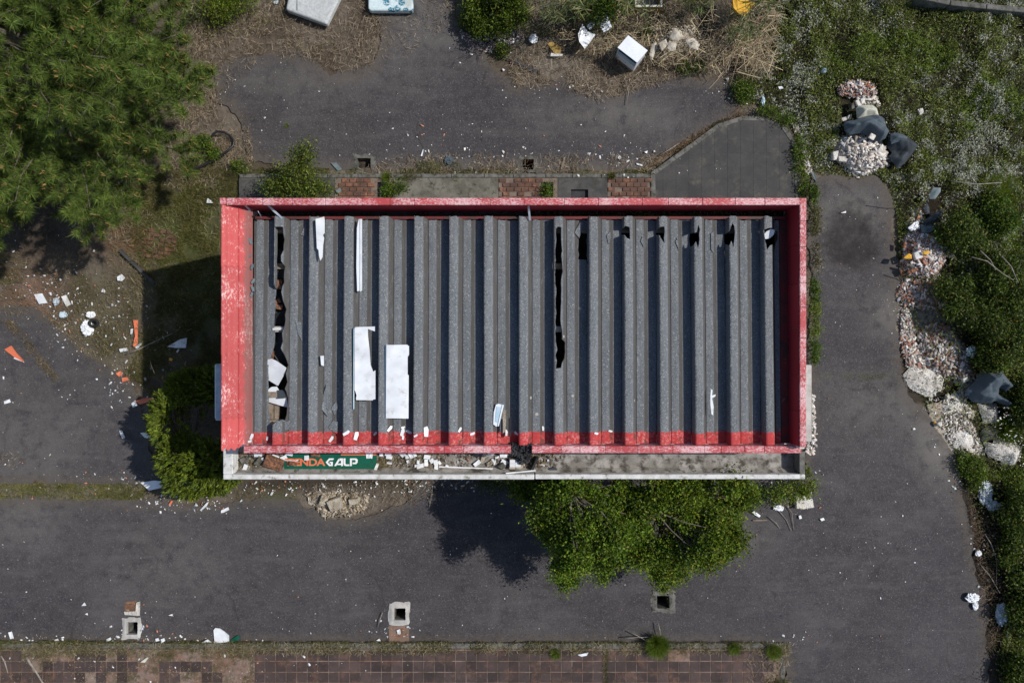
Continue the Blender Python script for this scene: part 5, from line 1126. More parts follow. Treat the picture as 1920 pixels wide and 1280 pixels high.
rubble([(905, 60), (960, 40), (985, 70), (940, 95), (910, 100)], 220, .05, [(.5, .48, .48), (.34, .3, .32), (.3, .2, .2), (.62, .6, .6)], (.012, .05), 56)
rubble([(860, 60), (900, 70), (920, 100), (880, 90)], 140, .03, [(.3, .2, .2), (.5, .45, .45)], (.012, .04), 57)
rubble([(1692, 702), (1704, 686), (1730, 688), (1760, 698), (1771, 710), (1765, 735), (1740, 742), (1718, 738), (1700, 722)], 110, .03, WH, (.010, .035), 61, .08)
rubble([(1770, 740), (1790, 736), (1818, 760), (1816, 785), (1846, 848), (1802, 856), (1760, 800)], 520, .05, WH + [(.3, .25, .2)], (.012, .06), 62, .03)
rubble([(1838, 760), (1870, 760), (1890, 810), (1912, 838), (1900, 872), (1850, 856)], 60, .03, WH + [(.4, .4, .38)], (.012, .04), 63, .36)
rubble([(1216, 60), (1300, 55), (1312, 100), (1235, 122)], 240, .1, [(.4, .34, .25), (.5, .45, .36), (.2, .15, .1)], (.012, .05), 64, .2)
rubble([(570, 925), (690, 925), (680, 960), (610, 972)], 420, .04, [(.34, .28, .2), (.45, .38, .29), (.2, .16, .11)], (.012, .07), 65, .02)
# single identifiable blocks in the dumps
for (px, py, z, s, a, m_, lab) in [
    (1566, 291, .05, (.13, .2, .12), .1, 'plaster', 'square white tile block at the far left foot of the tile rubble'),
    (1580, 297, .05, (.18, .12, .12), -.05, 'plaster', 'white hollow block second from the left foot of the tile rubble'),
    (1654, 281, .25, (.16, .2, .03), -.6, 'plaster', 'white square tile near the right crest of the tile rubble'),
    (1636, 256, .42, (.12, .12, .05), -.5, 'plaster', 'white square block lying on the lower hem of the slate blue felt'),
    (1609, 192, .2, (.11, .14, .08), .5, 'plaster', 'left of two white blocks above the cream sack'),
    (1618, 189, .22, (.1, .13, .08), .4, 'plaster', 'right of two white blocks above the cream sack'),
    (1600, 197, .15, (.13, .11, .09), .6, 'kerb', 'grey block left of the cream sack'),
    (1593, 220, .1, (.1, .08, .07), .1, 'plaster', 'pale block left of the cream sack beside the felt'),
    (1584, 223, .1, (.12, .08, .06), .3, 'plaster', 'pale flat block farthest left above the slate blue felt'),
    (1570, 256, .06, (.1, .09, .06), .4, 'plaster', 'pale lump alone at the left of the tile rubble in the weeds'),
    (1728, 209, .2, (.11, .13, .05), .5, 'plaster', 'lone pale slotted block in the weeds right of the dump'),
    (1712, 508, .2, (.24, .07, .05), .25, 'brick', 'long orange brick piece at the lower edge of the red heap'),
    (1693, 510, .1, (.1, .14, .05), .5, 'brick', 'broken orange roof tile at the lower left of the red heap'),
    (1723, 478, .3, (.18, .18, .10), .4, 'rim', 'pale grey lump in the middle of the red heap'),
    (1698, 459, .2, (.08, .14, .04), -.2, 'brick', 'curved orange tile piece at the left edge of the red heap'),
    (1708, 498, .24, (.2, .06, .05), -.2, 'kerb', 'grey bar shaped chunk in the lower red heap'),
    (1778, 744, .08, (.0625, .08, .05), .4, 'plaster', 'little white stone between the felt sheet and the plaster slab'),
    (1811, 712, .12, (.13, .1, .06), .5, 'plaster', 'white chunk beside the left tip of the large felt sheet'),
    (1763, 795, .03, (.12, .12, .09), .5, 'plaster', 'lone white stone with dark base on the dusty tarmac'),
    (1754, 792, .03, (.07, .05, .05), 0, 'foam', 'small orange fragment beside the lone white stone')]:
    block('foam_piece' if m_ == 'foam' else ('brick_chunk' if m_ == 'brick' else 'rubble_block'), lab, px, py, z, s, a, m_)
board('foam_piece', 'yellow foam lump at the left of the red heap', 'foam piece', [(1692, 484), (1700, 476), (1707, 478), (1706, 486), (1697, 486)], .34, .05, 'foam', warp=.02)
board('foam_piece', 'yellow foam lump on the crest of the red heap', 'foam piece', [(1729, 472), (1738, 470), (1743, 474), (1735, 478), (1730, 477)], .42, .04, 'foam', warp=.02)
# ---- litter: identifiable pieces on the left and along the kerbs
LIT = [
 ([(65,552),(80,550),(89,568),(74,570)], 'white_board', 'square white plastic tray left of the clearing'),
 ([(116,556),(124,553),(133,571),(125,575)], 'rim', 'pale paper carton standing right of the square tray'),
 ([(220,519),(228,514),(235,521),(229,527),(221,526)], 'white_board', 'white crumpled paper alone in the upper clearing'),
 ([(190,547),(194,541),(199,546),(197,549)], 'white_board', 'little white triangle below the crumpled paper'),
 ([(251,600),(259,600),(258,645),(253,650),(250,648),(254,630)], 'sign_orange', 'upright orange and white strip in the left clearing'),
 ([(246,617),(250,616),(248,628),(245,626)], 'white_board', 'white chip at the upper left of the orange strip'),
 ([(224,654),(238,652),(240,657),(226,660)], 'white_board', 'oval white plate piece left of the long stick'),
 ([(314,650),(338,636),(352,633),(349,652),(330,652)], 'white_board', 'large white triangular sheet in the shade left of the building'),
 ([(254,651),(265,642),(267,644),(258,654)], 'white_board', 'white strip crossing the stick at its lower end'),
 ([(9,655),(22,648),(30,660),(45,675),(44,678),(28,669)], 'sign_orange', 'orange red sign fragment at the left border'),
 ([(28,669),(44,677),(45,679),(26,672)], 'white_board', 'white back edge of the orange fragment at the left border'),
 ([(218,700),(226,695),(231,702),(224,706)], 'sign_orange', 'upper orange scrap at the corner of the left tarmac'),
 ([(229,708),(238,707),(244,712),(230,716)], 'sign_orange', 'lower orange scrap at the corner of the left tarmac'),
 ([(247,756),(254,750),(258,760),(250,764)], 'white_board', 'white tip of the orange blade beside the conifer'),
 ([(253,752),(270,746),(300,744),(306,746),(285,751),(262,758)], 'sign_orange', 'long orange blade pointing into the conifer'),
 ([(224,806),(229,806),(235,820),(230,822),(226,814)], 'white_board', 'white almond shaped scrap on the left tarmac'),
 ([(8,752),(18,748),(20,754),(10,757)], 'white_board', 'small white bow shaped scrap on the left tarmac'),
 ([(264,904),(290,900),(312,902),(302,914),(280,919)], 'white_board', 'large white torn sheet below the conifer'),
 ([(264,811),(274,810),(288,822),(272,820)], 'white_board', 'pair of white slivers at the left edge of the conifer'),
 ([(415,956),(428,950),(430,955),(420,960),(415,961)], 'white_board', 'white torn piece on the tarmac below the canopy corner'),
 ([(375,956),(388,942),(392,940),(388,948),(378,957)], 'white_board', 'white and orange blade below the conifer'),
 ([(317,945),(322,938),(325,938),(321,946)], 'sign_orange', 'small orange blade on the tarmac under the conifer'),
 ([(401,1180),(404,1176),(412,1177),(421,1183),(430,1190),(430,1202),(403,1204)], 'white_board', 'big white plastic corner piece at the lower kerb'),
 ([(431,1200),(446,1190),(450,1195),(444,1201)], 'sign_green', 'dark green plastic scrap right of the big white corner piece'),
 ([(380,1202),(390,1197),(398,1204),(384,1206)], 'white_board', 'flat white scrap left of the big white corner piece'),
 ([(17,1184),(22,1183),(26,1195),(20,1197)], 'white_board', 'small white oblong at the far left of the lower kerb'),
 ([(103,1198),(109,1196),(112,1203),(106,1204)], 'white_board', 'white scrap on the kerb between the far left and the first pit'),
 ([(153,1135),(158,1129),(162,1134)], 'white_board', 'white triangular chip up and left of the first pit'),
 ([(200,1197),(208,1193),(209,1198),(201,1202)], 'white_board', 'white chip just left of the first pit at the kerb'),
 ([(292,1196),(297,1195),(299,1200),(293,1201)], 'white_board', 'white square chip right of the first pit'),
 ([(302,1197),(308,1195),(309,1201),(304,1204)], 'white_board', 'second white square chip right of the first pit'),
 ([(264,1240),(276,1231),(279,1232),(272,1241)], 'cream', 'curved cream fragment on the broken paving'),
 ([(1083,1226),(1094,1224),(1103,1222),(1100,1228),(1090,1230)], 'white_metal', 'pale crescent on the kerb left of the round grass tuft'),
 ([(1410,959),(1414,957),(1426,966),(1423,969),(1412,963)], 'white_board', 'white bottle lying right of the leafy tree'),
 ([(1411,974),(1438,973),(1438,975),(1412,976)], 'timber', 'straight pale stick below the white bottle'),
 ([(1497,966),(1501,965),(1503,971),(1498,972)], 'white_board', 'small white stone below the concrete lump'),
 ([(1537,972),(1544,970),(1546,974),(1540,976)], 'white_board', 'white pebble alone on the tarmac right of the canopy corner'),
 ([(1576,399),(1586,396),(1586,399),(1577,400)], 'white_board', 'white wedge alone on the right lane near the dark stain'),
 ([(1158,296),(1162,291),(1165,296),(1161,300)], 'white_board', 'white chip at the right of the wooden stick near the kerb'),
 ([(1193,306),(1205,309),(1204,312),(1194,309)], 'white_board', 'white slat by the kerb left of the island'),
 ([(1208,285),(1214,283),(1213,288),(1209,287)], 'white_board', 'white chip in the group nearest the island'),
 ([(1257,296),(1263,292),(1268,294),(1260,301)], 'white_board', 'white folded paper at the island kerb'),
 ([(789,293),(793,280),(795,281),(792,293)], 'white_board', 'thin white shard upright in the straw behind the building'),
 ([(1459,163),(1466,162),(1468,167),(1461,168)], 'white_board', 'white square in the weeds beyond the island'),
 ([(1520,324),(1524,322),(1533,340),(1530,341)], 'felt', 'dark grey slat leaning off the tarmac corner'),
 ([(512,3),(522,2),(521,8),(514,8)], 'bag_blue', 'pale blue scrap left of the grey mattress'),
 ([(317,1152),(323,1150),(324,1154)], 'rim', 'small pale stone on the lower tarmac'),
 ([(390,372),(396,376),(400,381),(388,381)], 'bag_white', 'white film scrap at the left corner of the roof'),
 ([(318,670),(324,672),(323,677),(317,675)], 'foam', 'yellow carton scrap under the large triangular sheet'),
 ([(160,1150),(164,1148),(165,1152)], 'white_board', 'tiny white chip up left of the first pit'),
 ([(744,1180),(750,1178),(752,1186),(746,1188)], 'white_board', 'white chip on the rusty patch below the middle pit'),
 ([(705,1200),(711,1196),(714,1201)], 'white_board', 'white crumb left of the rusty patch'),
]
for i, (pts, m_, lab) in enumerate(LIT):
    nm = 'bottle' if 'bottle' in lab else 'litter_scrap'
    z = .03 if 'weeds' not in lab else .3
    if 'paving' in lab or 'kerb left of the round' in lab: z = .12
    board(nm, lab, 'bottle' if nm == 'bottle' else 'litter', pts, z, .02, m_, warp=.008)
board('rust_patch', 'square rusty concrete infill attached below the middle pit', 'patch', [(729, 1172), (767, 1172), (767, 1203), (730, 1204)], .006, .006, 'bed')
heap('rust_stain', None, None, [(228, 1122), (262, 1118), (268, 1156), (229, 1156)], .012, 'rusty_infill', 81, .03, .01, kind='stuff')
heap('rust_stain', None, None, [(727, 1168), (770, 1168), (770, 1206), (728, 1206)], .014, 'rusty_infill', 82, .03, .01, kind='stuff')
board('plaster_strip', 'broken L shaped strip of white plaster above the lower left pit', 'plaster strip', [(234, 1145), (256, 1144), (257, 1128), (263, 1126), (262, 1153), (235, 1151)], .02, .03, 'plaster', warp=.006)
# long sticks
def stick(lab, pts, rad, z=.06, m_='twig', cat='stick'):
    q = [(*P(a, b_, z), z + .02 * math.sin(i * 2.1)) for i, (a, b_) in enumerate(pts)]
    n_ = len(q); return props(MB().tube(q, [rad * (1 - .6 * i / n_) for i in range(n_)], 5).build('stick', M[m_], smooth=True), lab, cat)
stick('long straight grey stick lying across the left clearing', [(236, 664), (262, 654), (300, 635), (323, 625)], .022)
stick('white dead branch lying over the broken paving at the lower left', [(50, 1231), (58, 1243), (66, 1258), (78, 1276), (88, 1290)], .03, .12)
stick('second pale branch at the far lower left corner', [(2, 1228), (10, 1240), (14, 1262)], .018, .12)
stick('thin upright twig on the tarmac below the canopy', [(811, 912), (809, 930), (805, 951)], .012)
stick('thin pale twig left of the middle pit', [(717, 1148), (712, 1162), (708, 1176)], .012)
stick('fallen twig at the kerb left of the island', [(1236, 292), (1256, 280), (1274, 268)], .014)
stick('long cane leaning from the yellow foam down to the tarmac', [(1412, 20), (1396, 50), (1370, 82), (1340, 112), (1318, 130)], .018, .4, 'timber')
stick('cane slanting from the top right reeds', [(1465, -5), (1445, 28), (1420, 60)], .016, .4, 'timber')
stick('cane standing at the right side of the dry reeds', [(1433, 0), (1424, 30), (1418, 50)], .014, .4, 'timber')
stick('cane lying at the right of the dry reed bundle', [(1385, 128), (1420, 112), (1444, 102)], .014, .2, 'timber')
stick('twig crossing the straw under the appliance', [(1172, 150), (1178, 175), (1174, 196)], .012)
stick('arched thin twig on the tarmac right of the appliance', [(1178, 172), (1200, 160), (1212, 142)], .008)
stick('dark stick at the straw edge left of the appliance twig', [(1013, 128), (1013, 140), (1012, 152)], .016, .04, 'bark')
stick('twig lying on the tarmac below the dry reeds', [(1108, 168), (1122, 182), (1134, 192)], .008)
for pts, lab in (([(1438, 930), (1455, 950), (1475, 975), (1484, 995)], 'long thin twig running from the shrub to the tarmac'), ([(1470, 940), (1484, 960), (1489, 995)], 'second long twig right of the first below the canopy corner'), ([(1440, 968), (1455, 980), (1462, 990)], 'short twig by the white bottle')): stick(lab, pts, .010, .04)
for pts, lab in (([(1168, 1197), (1190, 1194), (1217, 1194)], 'upper bare twig left of the round grass tuft'), ([(1181, 1184), (1200, 1193), (1216, 1204)], 'crossing bare twig left of the round grass tuft'), ([(1234, 1168), (1237, 1180), (1239, 1196)], 'bare twig rising above the round grass tuft'), ([(1178, 1216), (1200, 1213), (1215, 1212)], 'lower bare twig left of the round grass tuft')): stick(lab, pts, .012, .12)

# ---- tiny litter (uncountable)
rr = np.random.default_rng(123)
def scat(n, cx, cy, sx, sy): return np.column_stack([rr.normal(cx, sx, n), rr.normal(cy, sy, n)])
S = [scat(190, 140, 590, 60, 45), scat(110, 60, 530, 45, 25), scat(90, 250, 640, 45, 40), scat(60, 160, 600, 22, 22), scat(60, 110, 560, 25, 14), scat(70, 320, 940, 60, 12), scat(60, 250, 900, 50, 10), scat(60, 230, 720, 20, 18), scat(40, 340, 690, 30, 40), scat(70, 370, 945, 45, 10),
     scat(230, 620, 915, 110, 10), scat(90, 820, 910, 70, 9), scat(50, 660, 950, 40, 14), scat(70, 300, 1200, 90, 7), scat(60, 90, 1200, 60, 7), scat(35, 250, 1175, 26, 18), scat(50, 740, 1190, 30, 14), scat(60, 400, 1240, 200, 20),
     scat(90, 1180, 300, 50, 16), scat(60, 900, 300, 80, 14), scat(50, 1080, 160, 40, 14), scat(40, 780, 260, 90, 25), scat(60, 1515, 250, 10, 40), scat(60, 1745, 770, 30, 60), scat(40, 1800, 880, 20, 30), scat(70, 1850, 1050, 22, 90),
     scat(50, 1440, 940, 50, 14), scat(40, 960, 100, 60, 20), scat(30, 1100, 30, 30, 20), scat(30, 1480, 1200, 30, 10), scat(60, 1700, 330, 12, 12), scat(40, 1380, 175, 30, 15), scat(40, 200, 560, 40, 25), scat(50, 30, 880, 90, 30),
     np.column_stack([rr.uniform(0, 1820, 260), rr.uniform(930, 1205, 260)]), np.column_stack([rr.uniform(430, 1380, 190), rr.uniform(110, 320, 190)]), np.column_stack([rr.uniform(1525, 1720, 130), rr.uniform(350, 1270, 130)]), np.column_stack([rr.uniform(0, 270, 80), rr.uniform(600, 930, 80)]), scat(40, 640, 1150, 260, 30), scat(26, 470, 150, 40, 40)]
xy = np.vstack(S); X = gx(xy[:, 0]); Y = gy(xy[:, 1]); n = len(X)
free = minus_holes(np.full(len(X), 9.), X, Y, HOLES + SL, .03) > 0
zz = np.where(xy[:, 1] > 1217, .105, .012); zz = np.where((sdf(ISLE, X, Y) > 0) | (sdf(STRIP, X, Y) > 0), .105, zz)
size = .009 + .045 * rr.random(n) ** 3.5; size = np.where(np.arange(n) >= n - 726, size * .45 + .003, size)
cols = pal(n, [(.78, .79, .8), (.72, .72, .70), (.8, .8, .8), (.62, .6, .55), (.5, .56, .58), (.45, .2, .12)], rr, .1)
put('litter', chunks(np.column_stack([X, Y])[free], zz[free], size[free], cols[free], rr, .22, 1.8), M['litter'], kind='stuff')

heap('verge_soil', None, None, [(-100, 1201), (480, 1202), (1000, 1202), (1474, 1203), (1472, 1218), (1000, 1217), (480, 1218), (-100, 1222)], .14, 'verge', 71, .04, .03, kind='stuff')
heap('verge_soil', None, None, [(-100, 910), (40, 905), (90, 912), (150, 906), (210, 911), (272, 908), (262, 932), (200, 929), (140, 937), (60, 931), (-100, 934)], .03, 'verge', 72, .05, .02, kind='stuff')
heap('verge_soil', None, None, [(1396, 1214), (1440, 1216), (1470, 1222), (1472, 1300), (1452, 1300), (1430, 1262), (1404, 1240)], .112, 'verge', 73, .04, .02, kind='stuff')
heap('verge_soil', None, None, [(450, 318), (1224, 320), (1224, 327), (450, 326.5)], .06, 'verge', 74, .04, .03, kind='stuff')
# ---------------------------------------------------------------- vegetation
GREEN = [(0.086, 0.147, 0.014), (0.063, 0.122, 0.014), (0.115, 0.18, 0.018), (0.046, 0.089, 0.014)]
BRIGHT = [(.13, .20, .015), (.17, .24, .02), (.09, .15, .012), (.22, .26, .03)]
DARKG = [(0.052, 0.083, 0.014), (0.075, 0.118, 0.016), (0.035, 0.058, 0.011), (0.115, 0.167, 0.023)]
PINE = [(0.1, 0.148, 0.03), (0.13, 0.187, 0.034), (0.07, 0.119, 0.028), (0.17, 0.227, 0.046)]
OLIVE = [(.10, .11, .03), (.14, .14, .05), (.08, .09, .025), (.2, .17, .08)]

def limb(base, tip, r0, r1, q, sag=.1, n=5):
    b = Vector(base); t = Vector(tip); pts = []
    for i in range(n + 1):
        u = i / n; p = b.lerp(t, u); j = q.normal(size=3) * .03 * (t - b).length * math.sin(u * 3.14)
        pts.append((p.x + j[0], p.y + j[1], p.z + j[2] + sag * math.sin(u * 3.14)))
    return pts, [r0 + (r1 - r0) * i / n for i in range(n + 1)]

def split_lobes(L, k, q):
    out = []
    for l in L:
        for i in range(k):
            d = unit(q.normal(size=3)); d[2] = abs(d[2]) if q.random() < .75 else d[2]; s = q.uniform(.24, .46)
            out.append((*(l[:3] + d * l[3:6] * q.uniform(.45, .98)), l[3] * s, l[4] * s, l[5] * s * .9))
    return np.array(out)
def broadleaf(name, label, cat, base, lobes, nclump, per, leaf, cols, seed, group=None, trunk=.07, spread=.16, shell=.55, stems=1, up=.4, split=0):
    """lobes: (x,y,z,rx,ry,rz). Leaves in clumps on twigs near the lobes' outside."""
    q = np.random.default_rng(seed); t = thing(name, label, cat, (base[0], base[1], 0), group)
    L = np.array(lobes, float)
    if split: L = split_lobes(L, split, q)
    vol = L[:, 3] * L[:, 4] * L[:, 5]; pick = q.choice(len(L), nclump, p=vol ** .8 / (vol ** .8).sum()); l = L[pick]
    d = unit(q.normal(size=(nclump, 3))); d[:, 2] = np.where(d[:, 2] < -.3, -d[:, 2] * .6, d[:, 2]); rad = shell + (1 - shell) * q.random(nclump) ** .6
    c = l[:, :3] + d * l[:, 3:6] * rad[:, None]
    c[:, 2] = np.maximum(c[:, 2], .05)
    tone = .6 + .8 * q.random(nclump)
    # foliage
    idx = np.repeat(np.arange(nclump), per); n = len(idx)
    sc = spread * (.6 + .8 * q.random(nclump))
    p = c[idx] + q.normal(size=(n, 3)) * (sc[idx] * .5)[:, None] * np.array([1, 1, .7])
    ax = unit(q.normal(size=(n, 3)) + d[idx] * .8 + np.array([0, 0, up]))
    col = pal(n, cols, q, .22) * tone[idx][:, None]
    hue = q.random(n) < .05; col[hue] = np.array([.22, .16, .03]) * (.7 + .5 * q.random((hue.sum(), 1)))
    put('crown', leaves(p, ax, leaf * (.6 + .8 * q.random(n)), leaf * (.45 + .2 * q.random(n)), col, q), M['leaf'], t)
    top = L[np.argmax(L[:, 2])]
    m = MB(); joints = []
    for s in range(stems):
        a = q.random() * 6.28; g = L[s % len(L)]
        bx = (base[0] + (.08 * math.cos(a) if stems > 1 else 0), base[1] + (.08 * math.sin(a) if stems > 1 else 0), -.02)
        pts, rr_ = limb(bx, (g[0], g[1], g[2]), trunk, trunk * .45, q, .0); m.tube(pts, rr_, 7); joints += [(Vector(p_), r_) for p_, r_ in zip(pts[2:], rr_[2:])]
    m.build('trunk', M['bark'], t, smooth=True)
    bm_ = MB()
    for k in q.choice(nclump, min(nclump, 90), replace=False):
        j, jr = min(joints, key=lambda z_: (z_[0] - Vector(c[k])).length + q.random() * .3)
        pts, rr_ = limb(j, c[k], jr * .5, .004, q, .03, 4); bm_.tube(pts, rr_, 4)
    bm_.build('branches', M['twig'] if cat == 'bush' else M['bark'], t, smooth=True)
    return t

def pine(label, base, h, R, seed, zl=.28, levels=15):
    q = np.random.default_rng(seed); t = thing('pine_tree', label, 'tree', (base[0], base[1], 0), 'pines at the upper left')
    m = MB(); tp = [(base[0] + .12 * math.sin(u * 3), base[1] + .1 * math.sin(u * 2.2), u * h - .05 * (u == 0)) for u in np.linspace(0, 1, 10)]; m.tube(tp, [.16 * (1 - u) + .02 for u in np.linspace(0, 1, 10)], 8); m.build('trunk', M['bark'], t, smooth=True)
    CC = []; DD = []; SS = []; bm_ = MB(); candles = []
    for i in range(levels):
        u = i / (levels - 1); z = h * (zl + (.98 - zl) * u); Lm = R * (1 - u) ** .72 * (1.0 if u > .12 else .75) + .15
        nb = (8 if u < .2 else 9) if u < .6 else 7; a0 = q.random() * 6.28
        for k in range(nb):
            a = a0 + 6.283 * k / nb + q.normal() * .22; L = Lm * q.uniform(.62, 1.12); rise = L * q.uniform(.05, .42)
            b = Vector((base[0], base[1], z)); tip = b + Vector((math.cos(a) * L, math.sin(a) * L, rise)); pts, rr_ = limb(b, tip, .035 * (1 - u) + .012, .006, q, -.06 * L, 5); bm_.tube(pts, rr_, 4)
            ns = int(6 + L * 6.5)
            for s in range(ns):
                v = 1 - (s / ns) ** 1.2 * .75; i0 = min(int(v * 5), 4); f = v * 5 - i0; p0 = Vector(pts[i0]).lerp(Vector(pts[i0 + 1]), f); sl = L * .30 * (1.15 - v) + .22
                sa = a + q.choice([-1, 1]) * q.uniform(.35, 1.1); e = p0 + Vector((math.cos(sa) * sl, math.sin(sa) * sl, sl * q.uniform(.15, .8)))
                if s % 2 == 0: bm_.tube([p0, e], [.008, .004], 3)
                for w in range(2 if sl < .4 else 3):
                    g = p0.lerp(e, 1 - w * .38); CC.append(g); DD.append(unit(np.array(e - p0) + np.array([0, 0, .25]) * 1.0)); SS.append(.16 if w == 0 else .14)
                if q.random() < .55: candles.append(e)
    CC = np.array([tuple(c) for c in CC]); DD = np.array(DD); SS = np.array(SS); N = len(CC); per = 84
    idx = np.repeat(np.arange(N), per); n = len(idx); d = unit(DD[idx] * .75 + unit(q.normal(size=(n, 3))) * .95)
    tone = (.55 + .95 * q.random(N))[idx][:, None]
    bs = CC[idx] - DD[idx] * (q.random((n, 1)) * .16)
    put('crown', blades(bs, d, SS[idx] * (.8 + .5 * q.random(n)), .0095, pal(n, PINE, q, .18) * tone, q), M['needle'], t)
    bm_.build('branches', M['bark'], t, smooth=True); print('PINE', N)
    cd = MB()
    for c in candles:
        for w in range(q.integers(1, 4)):
            o = Vector((q.normal() * .02, q.normal() * .02, 0)); l_ = q.uniform(.03, .09) * (2.2 if q.random() < .12 else 1)
            cd.tube([c + o, c + o * 1.6 + Vector((0, 0, l_))], [.012, .007], 4)
    cd.build('shoots', simple('orange_bud_shoots_%d' % seed, (.36, .18, .07), (.28, .24, .09), 9, .8, bump=False), t, kind='stuff')
    return N
n1 = pine('tall dense pine filling the top left corner of the picture', (-8.95, 5.25), 6.4, 3.4, 1, .21)
n2 = pine('second smaller pine at the left border below the tall one', (-11.6, 3.3), 5.0, 1.9, 2)
n3 = pine('pine at the upper left whose crown is cut by the top border', (-8.2, 9.0), 6.0, 2.6, 3)
# bare dead branches below the pine
for i, (pts, lab) in enumerate((([(146, 300), (152, 330), (164, 375), (172, 400), (180, 440)], 'bare grey dead branch hanging below the tall pine'), ([(213, 280), (218, 300), (226, 326)], 'short forked dead branch under the right side of the tall pine'), ([(238, 278), (246, 290), (254, 298)], 'small dead branch next to the forked one under the pine'), ([(168, 392), (150, 412), (134, 425)], 'thin side branch off the hanging dead branch'), ([(20, 350), (60, 330), (88, 318)], 'faint dead branch near the left border under the pines'))):
    stick(lab, pts, .028, 1.6, 'twig', 'branch')

# leafy tree in front of the canopy: two neighbouring trees
T1 = [(1.0, -3.15, 2.4, .75, .5, .7), (1.7, -3.6, 2.8, .8, .7, .8), (1.05, -4.05, 2.2, .6, .5, .6), (1.65, -4.55, 1.7, .5, .45, .5), (.62, -2.98, 1.9, .6, .28, .4), (1.95, -3.0, 2.6, .5, .4, .5), (2.1, -4.1, 2.3, .5, .4, .5), (1.15, -4.95, 1.2, .32, .40, .3), (.75, -3.5, 2.2, .5, .4, .5), (1.4, -3.3, 2.5, .5, .4, .5), (2.4, -3.5, 2.5, .4, .5, .5)]
T2 = [(3.0, -2.9, 2.6, .7, .5, .6), (3.75, -3.0, 2.8, .7, .5, .7), (4.35, -3.1, 2.3, .5, .45, .5), (3.85, -3.75, 2.6, .7, .6, .7), (2.95, -3.9, 2.2, .55, .6, .6), (3.3, -4.55, 1.6, .38, .42, .4), (4.3, -3.9, 1.9, .4, .4, .4), (3.6, -4.3, 2.0, .5, .4, .5), (2.5, -4.4, 1.8, .4, .35, .4), (3.35, -5.1, 1.1, .3, .3, .3), (3.4, -3.4, 2.5, .5, .4, .5)]
LF = [(0.135, 0.213, 0.014), (0.097, 0.171, 0.013), (0.173, 0.244, 0.019), (0.065, 0.122, 0.013)]
broadleaf('leafy_tree', 'round leafy green tree below the canopy, the left one of the touching pair', 'tree', (1.55, -3.7), T1, 1250, 56, .058, LF, 21, trunk=.09, spread=.17, shell=.45, split=9)
broadleaf('leafy_tree', 'round leafy green tree below the canopy, the right one of the touching pair', 'tree', (3.75, -3.5), T2, 1300, 56, .058, [(.155, .225, .015), (.105, .175, .013), (.20, .25, .02), (.06, .115, .012)], 22, trunk=.09, spread=.17, shell=.45, split=9)
# ground hugging shrub between ledge and tree, and fern at the corner
broadleaf('low_shrub', 'low dark shrub along the foot of the canopy left of the leafy trees', 'bush', (.2, -3.15), [(-.2, -3.1, .25, .8, .28, .25), (.5, -3.2, .4, .6, .3, .35)], 120, 55, .05, DARKG, 23, spread=.2, trunk=.02, stems=3)
broadleaf('low_shrub', 'scraggly shrub between the right tree and the canopy corner', 'bush', (5.35, -3.5), [(5.3, -3.45, .2, .35, .22, .2), (5.6, -3.6, .25, .35, .2, .2), (6.0, -3.5, .3, .4, .2, .25)], 34, 40, .05, GREEN, 24, spread=.16, trunk=.015, stems=3)
broadleaf('fern', 'bright light green fern at the lower right corner of the canopy', 'plant', (6.45, -3.5), [(6.3, -3.45, .35, .45, .2, .25), (6.7, -3.2, .35, .22, .3, .25)], 46, 50, .05, BRIGHT, 25, spread=.14, trunk=.012, stems=3)
# shrubs along the east wall
for i, (px, py, rx, ry, c, lab) in enumerate([(1523, 600, 7, 34, BRIGHT, 'tall bright green weed against the right wall'), (1521, 545, 9, 22, GREEN, 'bushy green weed above the bright one at the right wall'), (1522, 415, 9, 26, OLIVE, 'dry olive weed near the top of the right wall'), (1524, 480, 7, 26, [(.3, .26, .2), (.2, .18, .14), (.1, .1, .04)], 'withered grey weed halfway along the right wall'), (1519, 370, 6, 16, GREEN, 'small green weed at the upper right wall corner'), (1522, 660, 6, 20, GREEN, 'thin green weed above the right light box')]):
    X, Y = P(px, py); broadleaf('weed_clump', lab, 'plant', (X, Y), [(X - .03, Y, .2, rx / 80 * .4, ry / 80 * 1.1, .16)], 22, 44, .045, c, 60 + i, spread=.12, trunk=.01, stems=2)
# shrub behind the building, top of the left end
broadleaf('young_shrub', 'airy yellow green shrub behind the upper left end of the building', 'bush', gx(550) and P(545, 350), [(*P(560, 335, .9), .8, .42, .40, .5), (*P(520, 350, .8), .6, .42, .26, .4), (*P(590, 355, .8), .6, .40, .22, .4), (*P(560, 300, 1.1), 1.0, .26, .22, .3), (*P(572, 278, 1.3), 1.25, .14, .12, .2)], 230, 34, .05, [(.12, .17, .02), (.09, .14, .015), (.19, .22, .035), (.06, .10, .012)], 31, spread=.2, shell=.15, trunk=.03, stems=4)
